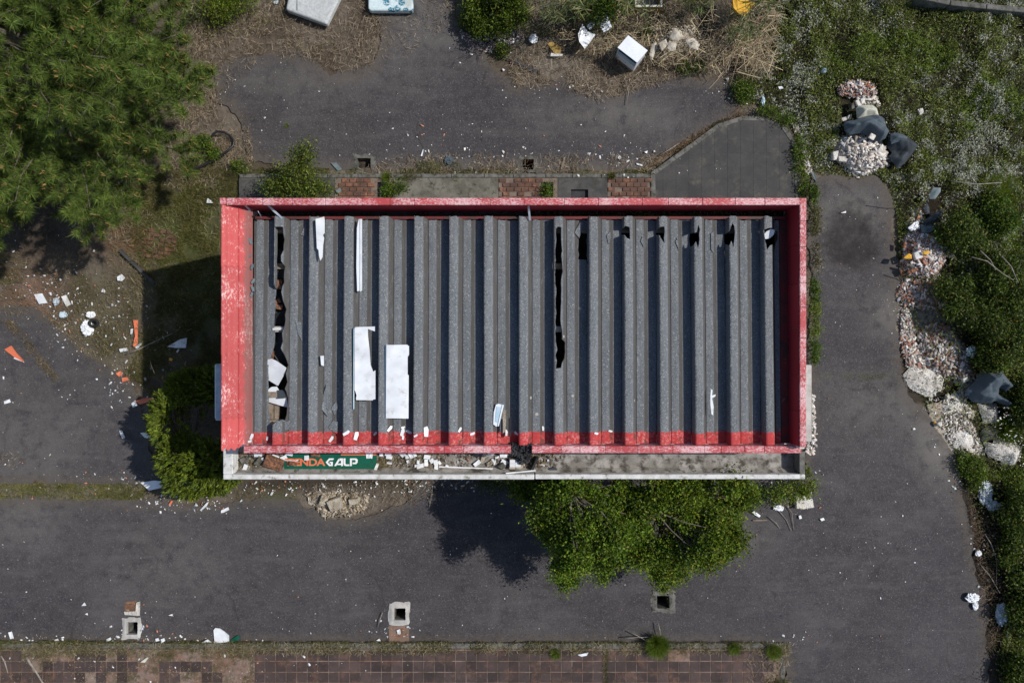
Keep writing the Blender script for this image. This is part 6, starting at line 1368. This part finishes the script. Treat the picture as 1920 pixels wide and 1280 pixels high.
# yellow green conifer bush
def conifer(label, base, lobes, n, cols, seed, leaf=.11):
    q = np.random.default_rng(seed); t = thing('conifer_bush', label, 'bush', (base[0], base[1], 0)); L = np.array(lobes, float); vol = L[:, 3] * L[:, 4]
    pick = q.choice(len(L), n, p=vol / vol.sum()); l = L[pick]; d = unit(q.normal(size=(n, 3))); d[:, 2] = np.abs(d[:, 2]) * .9 - .15; d = unit(d)
    c = l[:, :3] + d * l[:, 3:6] * (.7 + .32 * q.random((n, 1))); c[:, 2] = np.maximum(c[:, 2], .08)
    hole = (((c[:, 0] - gx(378, 1)) / .55) ** 2 + ((c[:, 1] - gy(785, 1)) / .36) ** 2 < 1) & (q.random(n) < .93); keep = ~hole; c = c[keep]; d = d[keep]; n = len(c)
    per = 26; idx = np.repeat(np.arange(n), per); k = len(idx); dd = unit(d[idx] + np.array([-.15, -.1, .2]) + q.normal(size=(k, 3)) * .42); s = q.random((k, 1)) * .16
    p = c[idx] + unit(d + np.array([0, 0, .3]))[idx] * s + q.normal(size=(k, 3)) * .02
    west = np.clip(.5 + .0 * c[:, 0], 0, 1); tone = (.7 + .6 * q.random(n))
    put('crown', leaves(p, dd, leaf * (.5 + .7 * q.random(k)), .018 + .01 * q.random(k), pal(k, cols, q, .2) * tone[idx][:, None], q), M['leaf'], t)
    m = MB(); br = MB()
    for g in L:
        pts, r_ = limb((base[0] + q.normal() * .05, base[1] + q.normal() * .05, -.02), (g[0], g[1], g[2]), .045, .015, q); m.tube(pts, r_, 6)
        for w in range(26):
            e = (g[0] + q.normal() * g[3] * .45, g[1] + q.normal() * g[4] * .45, g[2] + q.random() * .35); P2, R2 = limb(pts[q.integers(1, 5)], e, .012, .003, q, .05, 3); br.tube(P2, R2, 4)
    for w in range(120):
        o = (gx(372, 1) + q.normal() * .35, gy(783, 1) + q.normal() * .22, .75 + q.random() * .3); e = (o[0] + q.normal() * .3, o[1] + q.normal() * .2, o[2] + q.normal() * .08); P2, R2 = limb(o, e, .008, .002, q, .02, 3); br.tube(P2, R2, 3)
    m.build('trunk', M['bark'], t, smooth=True); br.build('branches', M['bark'], t, smooth=True)
conifer('feathery yellow green conifer bush with a bare brown middle left of the canopy', P(355, 830), [(*P(304, 795, 1.8), 1.3, .36, .5, .65), (*P(322, 862, 1.8), 1.25, .42, .46, .7), (*P(372, 872, 1.9), 1.35, .5, .42, .75), (*P(412, 872, 1.7), 1.2, .32, .45, .65), (*P(350, 740, .9), .6, .5, .5, .5), (*P(400, 740, .9), .6, .4, .55, .5), (*P(312, 765, 1.4), 1.0, .35, .35, .5), (*P(350, 905, 1.1), .8, .5, .3, .5), (*P(390, 900, 1.1), .8, .45, .3, .5)], 2300, [(.17, .21, .018), (.11, .16, .018), (.19, .24, .022), (.07, .11, .015)], 41)
# dark shrub and reeds along the top
broadleaf('dense_shrub', 'dense bright green shrub at the top edge between the mattress and the reeds', 'bush', P(920, 20), [(*P(915, 0, .5), .35, .6, .5, .35), (*P(970, 5, .7), .5, .6, .45, .4), (*P(912, 48, .4), .3, .35, .22, .25), (*P(878, 15, .35), .2, .22, .4, .25)], 330, 55, .06, [(.09, .14, .012), (.13, .18, .015), (.06, .10, .012)], 51, spread=.18, trunk=.04, stems=3, split=6)
broadleaf('dense_shrub', 'green leafy shrub at the top edge behind the ribbed white panel', 'bush', P(1110, 5), [(*P(1115, 8, .7), .5, .4, .4, .4), (*P(1140, -10, .7), .5, .5, .4, .4)], 90, 70, .055, GREEN, 52, spread=.24, trunk=.03, stems=2)
broadleaf('dense_shrub', 'small bright shrub at the top edge right of the pine', 'bush', P(400, 10), [(*P(400, 8, .5), .3, .5, .3, .3), (*P(440, -10, .5), .3, .4, .3, .3)], 80, 60, .045, BRIGHT, 53, spread=.2, trunk=.02, stems=2)
def reed(label, base, h, n, seed, spread=.12, grp=None, lean=(0, -.3)):
    q = np.random.default_rng(seed); t = thing('reed', label, 'reed', (base[0], base[1], 0), grp); m = MB(); parts = []
    for k in range(n):
        bx, by = base[0] + q.normal() * spread, base[1] + q.normal() * spread; hh = h * q.uniform(.7, 1.1); tip = (bx + (lean[0] + q.normal() * .12) * hh, by + (lean[1] + q.normal() * .12) * hh, hh)
        pts, r_ = limb((bx, by, -.02), tip, .012, .004, q, .0, 5); m.tube(pts, r_, 5)
        nl = 34; u = np.linspace(.25, 1, nl); c = np.array(pts)[np.minimum((u * 5).astype(int), 5)] + q.normal(size=(nl, 3)) * .02; a = q.random(nl) * 6.28
        d = unit(np.column_stack([np.cos(a) + lean[0], np.sin(a) + lean[1] * 1.6, q.uniform(.1, .7, nl)])); L = q.uniform(.18, .34, nl)
        parts.append(leaves(c + d * L[:, None] / 2, d, L, .022, pal(nl, [(.11, .16, .05), (.16, .20, .08), (.08, .13, .03), (.3, .27, .12)], q), q))
    put('leaf', merge(*parts), M['leaf'], t, kind='stuff'); m.build('stem', M['timber'], t, smooth=True)
REEDS = [(1035, 30, 2.0, 5, 'tall reed clump right of the dense shrub at the top'), (1062, 10, 2.1, 5, 'tall reed clump second from the dense shrub at the top'), (1085, 25, 1.6, 4, 'reed clump hanging over the crumpled white sheet'), (1158, 5, 2.0, 4, 'drooping reed clump left of the wooden crate'), (1262, -5, 1.8, 4, 'reed clump right of the wooden crate'), (1300, 5, 1.6, 3, 'reed clump above the sandy heap'), (1330, -8, 1.9, 4, 'reed clump left of the yellow foam'), (1370, 40, 1.4, 3, 'green reed standing in the dry canes below the foam'), (1366, 70, 1.5, 3, 'lowest green reed reaching down toward the island'), (1420, 5, 1.6, 3, 'reed clump right of the yellow foam'), (372, 30, 1.6, 4, 'green reed by the pine at the top left')]
for i, (px, py, h, n, lab) in enumerate(REEDS): reed(lab, P(px, py), h, n, 300 + i)

HP = PP([(1218, 110), (1224, 85), (1245, 62), (1265, 52), (1290, 58), (1308, 78), (1310, 96), (1280, 105), (1262, 115), (1235, 122)])
q = np.random.default_rng(9)
def straw_area(poly, n, ln=(.04, .18), w=.0065, cols=None, z=.02, hz=.06, dirs=None, inset=None):
    p = sample(PP(poly), n, q); a = q.random(n) * 6.28 if dirs is None else q.normal(dirs, .5, n); ax = np.column_stack([np.cos(a), np.sin(a), q.normal(size=n) * .25])
    dens = fbm(p[:, 0], p[:, 1], 1.8, 3, 6); dens = np.where((sdf(HP, p[:, 0], p[:, 1]) > .05) & (q.random(len(p)) < .8), 0, dens); k = q.random(n) < np.clip((dens - .3) * 3, .12, 1) * (dens > 0); p = p[k]; ax = ax[k]; n = len(p)
    return straws(np.column_stack([p, z + hz * q.random(n)]), ax, q.uniform(*ln, n), w * (.6 + .8 * q.random(n)), pal(n, cols or ST, q, .25), q)
ST = [(.22, .17, .11), (.30, .235, .16), (.15, .11, .075), (.38, .31, .22), (.10, .075, .05)]
STB = [(.45, .36, .22), (.52, .43, .27), (.33, .26, .16), (.24, .18, .11)]
parts = [straw_area([(330, -20), (700, -20), (715, 60), (700, 120), (660, 142), (580, 112), (450, 100), (405, 150), (410, 200), (470, 300), (440, 330), (350, 250), (370, 120)], 9500),
         straw_area([(400, 240), (470, 240), (480, 322), (440, 330)], 900), straw_area([(300, 60), (420, 60), (420, 340), (330, 360), (240, 460), (180, 460), (200, 300)], 6500, (.04, .16), .007), straw_area([(-20, 300), (250, 380), (240, 480), (-20, 500)], 3000, (.03, .1), .007, [(.14, .1, .07), (.2, .15, .1), (.1, .07, .05)]), straw_area([(330, -30), (560, -30), (480, 120), (400, 200), (320, 120)], 3500), straw_area([(690, -10), (860, -10), (850, 40), (760, 110), (700, 110)], 900, (.04, .12)),
         straw_area([(940, 100), (1090, 70), (1180, 130), (1240, 60), (1330, 130), (1260, 150), (1180, 175), (1120, 190), (1050, 160), (970, 168)], 5200, (.06, .26)),
         straw_area([(980, 30), (1400, 10), (1420, 120), (1330, 140), (1160, 120), (1080, 100)], 5000, (.08, .35), .009, STB + ST, .05, .3),
         straw_area([(1320, 40), (1450, 20), (1440, 140), (1350, 165), (1320, 130)], 1300, (.15, .75), .011, STB + [(.2, .15, .1)], .05, .35),
         straw_area([(1210, 60), (1320, 40), (1330, 120), (1230, 130)], 420, (.15, .5), .010, STB, .2, .3),
         straw_area([(760, 290), (1240, 290), (1240, 328), (640, 328)], 3600, (.03, .16)), straw_area([(1190, 325), (1240, 290), (1380, 205), (1400, 215), (1290, 275)], 1100, (.04, .14), .007, [(.2, .12, .06), (.28, .2, .12), (.12, .08, .05)]),
         straw_area([(-20, 480), (260, 470), (300, 640), (240, 720), (160, 660), (90, 600), (-20, 585)], 4800, (.03, .12), .007, [(.2, .15, .09), (.14, .1, .06), (.28, .22, .13), (.16, .14, .05)]),
         straw_area([(190, 380), (420, 330), (412, 560), (300, 690), (240, 560)], 2600, (.04, .14), .007, [(.2, .15, .09), (.28, .25, .13), (.16, .16, .05)]),
         straw_area([(-20, 1200), (1480, 1200), (1480, 1222), (-20, 1222)], 9000, (.03, .12), .006, [(.2, .17, .09), (.26, .22, .12), (.12, .1, .05), (.32, .27, .16)], .10, .06),
         straw_area([(-20, 1218), (480, 1218), (480, 1285), (-20, 1285)], 6000, (.02, .08), .007, None, .09, .02),
         straw_area([(1395, 1212), (1475, 1212), (1475, 1285), (1400, 1285)], 900, (.05, .25), .007, None, .09, .05),
         straw_area([(570, 905), (960, 900), (760, 950), (600, 960)], 1300, (.03, .12)), straw_area([(1400, 905), (1520, 900), (1490, 950), (1420, 940)], 700, (.05, .25)),
         straw_area([(1805, 880), (1870, 890), (1900, 1285), (1850, 1285), (1835, 1090)], 3000, (.03, .14), .007, [(.14, .09, .06), (.2, .14, .09), (.08, .055, .04)], .03, .08),
         straw_area([(5, 600), (25, 600), (115, 710), (100, 718)], 700, (.03, .1), .007, [(.2, .14, .07), (.14, .1, .05)]), straw_area([(-10, 845), (40, 850), (45, 880), (-10, 870)], 200, (.03, .1)), straw_area([(0, 905), (270, 905), (270, 935), (0, 935)], 1500, (.03, .12), .007, OLIVE)]
put('dry_straw', merge(*parts), M['straw'], kind='stuff')

# grass blades
def grass_area(poly, n, h=(.05, .14), cols=OLIVE, z=0.0, thr=.35, f=1.6, w=.008, px=True, lean=.55, s=12):
    p = sample(PP(poly), n, q); dens = fbm(p[:, 0], p[:, 1], f, 3, s); k = q.random(n) < np.clip((dens - thr) * 5, 0, 1); p = p[k]; n = len(p)
    d = q.normal(size=(n, 3)) * lean + np.array([0, 0, 1]); cc = fbm(p[:, 0], p[:, 1], 3.5, 2, 31)[:, None]
    return blades(np.column_stack([p, np.full(n, z)]), d, q.uniform(*h, n), w, pal(n, cols, q, .2) * (.6 + .8 * cc), q)
GR = [(.13, .15, .03), (.17, .18, .045), (.22, .19, .07), (.10, .12, .025), (.28, .23, .11)]
GB = [(.17, .25, .03), (.13, .20, .025), (.24, .29, .05)]
parts = [grass_area([(250, 330), (350, 300), (450, 320), (450, 372), (412, 372), (412, 480), (440, 600), (440, 760), (280, 740), (240, 700), (300, 560), (260, 480), (230, 400)], 60000, (.05, .18), GR, 0, .30, 2.4),
         grass_area([(100, 480), (220, 520), (260, 600), (240, 700), (160, 650), (110, 590)], 6000, (.04, .1), GR, 0, .46),
         grass_area([(-20, 470), (100, 480), (90, 520), (-20, 540)], 2500, (.04, .12), GR, 0, .4),
         grass_area([(-20, 908), (150, 905), (275, 910), (270, 936), (-20, 934)], 11000, (.04, .10), [(.2, .22, .035), (.28, .27, .07), (.14, .16, .03), (.3, .25, .12)], 0, .36, 2.4),
         grass_area([(-20, 1198), (480, 1200), (480, 1228), (-20, 1226)], 22000, (.05, .14), GR, .06, .34), grass_area([(-20, 1218), (500, 1218), (480, 1285), (-20, 1285)], 9000, (.03, .09), GR, .08, .46, 2.2),
         grass_area([(480, 1199), (1475, 1199), (1475, 1222), (480, 1221)], 30000, (.03, .10), GR, .08, .36, 2.5), grass_area([(1130, 1216), (1140, 1216), (1140, 1285), (1128, 1285)], 1200, (.03, .09), GR, .09, .2),
         grass_area([(1395, 1212), (1476, 1212), (1476, 1290), (1440, 1290), (1400, 1250)], 4500, (.05, .16), GR, .09, .42), grass_area([(450, 316), (1225, 318), (1225, 327), (450, 327)], 8500, (.04, .13), GB + GR, 0, .40, 2.5),
         grass_area([(740, 326), (860, 326), (860, 342), (740, 340)], 1500, (.05, .14), GR, .1, .35), grass_area([(780, 304), (870, 306), (868, 340), (800, 336)], 1500, (.05, .16), GB + GR, .05, .42),
         grass_area([(1225, 312), (1345, 228), (1395, 210), (1400, 218), (1290, 272), (1240, 318)], 2600, (.04, .1), [(.15, .11, .04), (.1, .1, .03)], .05, .38), grass_area([(340, 0), (520, 0), (520, 40), (420, 80), (340, 60)], 3500, (.06, .2), GB + GR, 0, .42),
         grass_area([(10, 600), (30, 600), (115, 712), (100, 716)], 700, (.03, .08), [(.16, .13, .05), (.1, .1, .03)], 0, .3), grass_area([(1590, 700), (1660, 700), (1650, 712), (1590, 716)], 500, (.02, .06), GR, 0, .4),
         grass_area([(830, -20), (1420, -20), (1420, 50), (1180, 60), (1000, 70), (850, 50)], 9000, (.06, .2), GB + GR, .05, .42, 2.4), grass_area([(1180, 110), (1400, 90), (1420, 170), (1340, 150), (1200, 140)], 4000, (.05, .14), GB + GR, .05, .48, 2.4), grass_area([(480, 20), (700, 30), (700, 120), (560, 100)], 3000, (.04, .12), GR, .02, .52, 2.4), grass_area([(430, 905), (560, 908), (560, 935), (440, 935)], 1800, (.02, .05), GR, 0, .35), grass_area([(700, 20), (760, 60), (770, 100), (735, 92), (715, 60)], 900, (.03, .08), GR, 0, .48)]
put('grass', merge(*parts), M['leaf'], kind='stuff')
# distinct tufts
def tuft(label, px, py, r, n, h, cols, z=0.0, seed=1, name='grass_tuft'):
    g = np.random.default_rng(seed); X, Y = P(px, py, z + h * .4); k = n; a = g.random(k) * 6.28; rad = r / 80 * np.sqrt(g.random(k)); b = np.column_stack([X + rad * np.cos(a) * .5, Y + rad * np.sin(a) * .5, np.full(k, z)])
    d = np.column_stack([np.cos(a) * rad * 80 / r * .9 + g.normal(size=k) * .2, np.sin(a) * rad * 80 / r * .9 + g.normal(size=k) * .2, np.full(k, .8)])
    o = put(name, blades(b, d, g.uniform(.6, 1.15, k) * h, .008, pal(k, cols, g, .2), g), M['leaf']); props(o, label, 'grass tuft')
for i, a in enumerate([('round feathery bright green tuft on the lower kerb', 1234, 1211, 20, 2600, .30, GB), ('green tuft at the corner of the lower paving', 1452, 1222, 14, 900, .22, GB), ('small green tuft on the kerb left of the paving corner', 1377, 1216, 12, 600, .16, GB), ('low green tuft on the lower kerb right of centre', 1042, 1226, 10, 500, .14, GB),
     ('green tuft on the kerb stone right of the left brick patch', 724, 331, 9, 500, .14, GB), ('bright spiky tuft in the weeds far right', 1875, 360, 30, 2600, .5, [(.2, .27, .03), (.15, .2, .02)]), ('feathery bright plant beside the lower plaster block', 1893, 806, 20, 2000, .4, [(.13, .2, .02), (.1, .16, .02)]), ('grass tuft in the gutter right of the middle strap', 1206, 403, 7, 260, .14, GR),
     ('small round weed growing on the upper tarmac', 538, 235, 5, 120, .07, GB), ('weed tuft on the right part of the aggregate strip', 860, 340, 7, 200, .1, GR), ('green tuft on the kerb near the right brick patch', 1148, 329, 9, 350, .10, GR)]):
    tuft(*a, z=(3.66 if 'gutter' in a[0] else (.1 if 'kerb' in a[0] or 'paving' in a[0] else .0)), seed=500 + i)
for px, py, w, h, lab in ((727, 356, 8, 13, 'little leafy plant growing out of the pit in the left brick patch'), (745, 352, 14, 12, 'leafy trailing weed right of the left brick patch'), (1027, 358, 7, 11, 'dark weed filling the pit in the middle brick patch'), (1440, 212, 16, 10, 'bright bush at the tip of the island'), (1498, 290, 8, 40, 'narrow hedge of weeds along the right island kerb'), (1506, 345, 8, 24, 'weeds at the lower end of the right island kerb'), (1472, 222, 16, 10, 'weeds at the upper right curve of the island'), (1395, 170, 18, 22, 'bright bushy weed above the island tip'), (380, 270, 20, 14, 'low bright weed inside the bend of the black pipe'), (400, 290, 12, 10, 'small weed under the bend of the black pipe'), (1820, 868, 22, 20, 'leafy bramble below the rubbly plaster spill'), (1830, 900, 16, 18, 'leafy bramble tangled with torn film'), (940, 92, 12, 8, 'small green shrub beside the grey rubble in the straw'), (1296, 122, 26, 10, 'dark low weed fringing the tarmac below the sandy heap'), (1210, 60, 12, 12, 'low weed behind the white appliance'), (450, 312, 14, 6, 'weeds at the left end of the kerb')):
    X, Y = P(px, py, .15); broadleaf('weed_clump', lab, 'plant', (X, Y), [(X, Y, .12, w / 80, h / 80, .14)], max(16, int(w * h / 9)), 42, .042, GREEN + BRIGHT[:2], int(px + py), spread=.13, trunk=.008, stems=2)

# silvery weed carpet on the right
q = np.random.default_rng(77)
VE = [tuple(p) for p in VEG_E]
def carpet_h(x, y): return .05 + np.clip(fbm(x, y, 1.6, 3, 40) * 1.5 - .35, 0, 1) * .42 * np.clip(sdf(VE, x, y) * 2.2, .12, 1)
p = sample(VE, 420000, q); p = p[(p[:, 1] > -8.6) & (p[:, 0] < 12.4) & (p[:, 1] < 8.4)]
X = p[:, 0] * 80 + 960; Y = 640 - p[:, 1] * 80
dumps = [WHITEP, P1, [(1690, 520), (1770, 530), (1800, 600), (1825, 690), (1835, 740), (1870, 760), (1905, 830), (1900, 870), (1840, 860), (1790, 840), (1700, 740), (1690, 640)], [(1575, 155), (1636, 155), (1655, 200), (1665, 250), (1720, 272), (1690, 320), (1560, 300), (1575, 215)], [(1712, 400), (1725, 380), (1740, 350), (1765, 350), (1768, 395), (1750, 436), (1704, 440)]]
cov = np.clip((fbm(p[:, 0], p[:, 1], 1.8, 3, 60) - .30) * 5, .25, 1)
for dpoly in dumps: cov = cov * np.where(sdf(PP(dpoly), p[:, 0], p[:, 1]) > 0, .13, 1)
cov = cov * np.where(np.maximum(np.maximum(sdf(A_S, p[:, 0], p[:, 1]), sdf(A_N, p[:, 0], p[:, 1])), sdf(ISLE, p[:, 0], p[:, 1])) > 0, 0, 1) * np.where((X > 1800) & (X < 1875) & (Y > 900), .10, 1)
k = q.random(len(p)) < cov; p = p[k]; n = len(p); X = X[k]; Y = Y[k]; print('CARPET', n)
up_ = 1 - q.random(n) ** 2 * .8
z = g_z(p[:, 0], p[:, 1]) + carpet_h(p[:, 0], p[:, 1]) * up_
silver = np.clip((fbm(p[:, 0], p[:, 1], .8, 3, 70) - .26) * 3.5, .1, 1) * np.clip((600 - Y) / 160, 0, 1)
drift = np.clip((fbm(p[:, 0], p[:, 1], 5.0, 2, 44) - .42) * 6, .06, 1); isS = q.random(n) < .85 * silver * drift * (up_ > .5)
col = pal(n, [(.115, .152, .03), (.15, .195, .034), (.20, .24, .045), (.055, .08, .02), (.25, .22, .09), (.16, .215, .032)], q, .35)
col[isS] = pal(int(isS.sum()), [(.48, .51, .43), (.62, .64, .58), (.38, .41, .31), (.52, .49, .38)], q, .15)
yg = fbm(p[:, 0], p[:, 1], .9, 2, 90) > .58; col[yg & ~isS] = pal(int((yg & ~isS).sum()), [(.14, .20, .025), (.19, .24, .03), (.10, .15, .02)], q, .25)
# stems run together in small drifts
dr = fbm(p[:, 0], p[:, 1], 2.2, 2, 95) * 9; ax = unit(np.column_stack([np.cos(dr), np.sin(dr), np.full(n, .3)]) * .7 + q.normal(size=(n, 3)) * .6)
put('weed_cover', leaves(np.column_stack([p, z]), ax, q.uniform(.03, .085, n), q.uniform(.012, .030, n) * np.where(isS, .85, 1), col, q), M['leaf'], kind='stuff')
# bushes at the right
BU = [(1800, 430, 70, 60, 1.0, 'dark green bush above the blue bag at the right border'), (1870, 520, 70, 80, 1.3, 'broad dark bush at the right border beside the dead twigs'), (1810, 560, 50, 50, .9, 'dark bush directly right of the lower rubble spill'), (1900, 640, 50, 60, 1.2, 'bush at the right border level with the blue bag'), (1865, 660, 30, 40, .7, 'small bush right of the blue bag'), (1925, 750, 24, 45, .8, 'bush at the right border behind the large felt sheet'),
      (1895, 960, 45, 60, 1.2, 'bramble bush at the right border below the plaster blocks'), (1910, 1060, 42, 60, 1.1, 'dark bush halfway down the lower right border'), (1915, 1160, 45, 60, 1.1, 'bush beside the large film bundle'), (1905, 1255, 40, 50, 1.0, 'lowest bush in the lower right corner'), (1880, 400, 60, 50, .9, 'yellowish green bush around the bright spiky tuft'), (1850, 600, 45, 45, 1.0, 'dark bush between the rubble and the right border')]
for i, (px, py, rx, ry, h, lab) in enumerate(BU):
    if py > 900: px += 14; h *= .55
    h *= .85
    X, Y = P(px, py, h * .6); sx = rx / 80 * .8; sy = ry / 80 * .8; g = np.random.default_rng(700 + i)
    lobes = [(X + g.normal() * sx * .35, Y + g.normal() * sy * .35, h * g.uniform(.35, .62), sx * g.uniform(.5, .75), sy * g.uniform(.5, .75), h * .42) for _ in range(5)]
    broadleaf('bramble_bush', lab, 'bush', (X, Y), lobes, 230, 60, .055, DARKG + [(.09, .13, .02), (.12, .17, .025), (.10, .15, .02)] if i != 10 else GREEN + BRIGHT[:1], 700 + i, spread=.18, shell=.4, trunk=.03, stems=3, split=5)
for pts, lab in (([(1822, 482), (1850, 490), (1880, 512), (1900, 525)], 'bare grey twig arching over the dark bushes'), ([(1838, 470), (1856, 488), (1868, 506)], 'short bare twig crossing the arching one'), ([(1785, 340), (1830, 346), (1880, 342)], 'bare twig lying over the weeds at the right'), ([(1878, 480), (1895, 500), (1910, 530)], 'bare twig nearest the right border above the bushes')): stick(lab, pts, .012, 1.35, 'twig', 'twig')
for pts, lab in (([(1846, 1000), (1858, 1020), (1870, 1050), (1868, 1095)], 'pale bent cane in the leaf litter at the lower right'), ([(1840, 1060), (1856, 1080), (1876, 1112)], 'second pale cane crossing the bent cane')): stick(lab, pts, .012, .1)
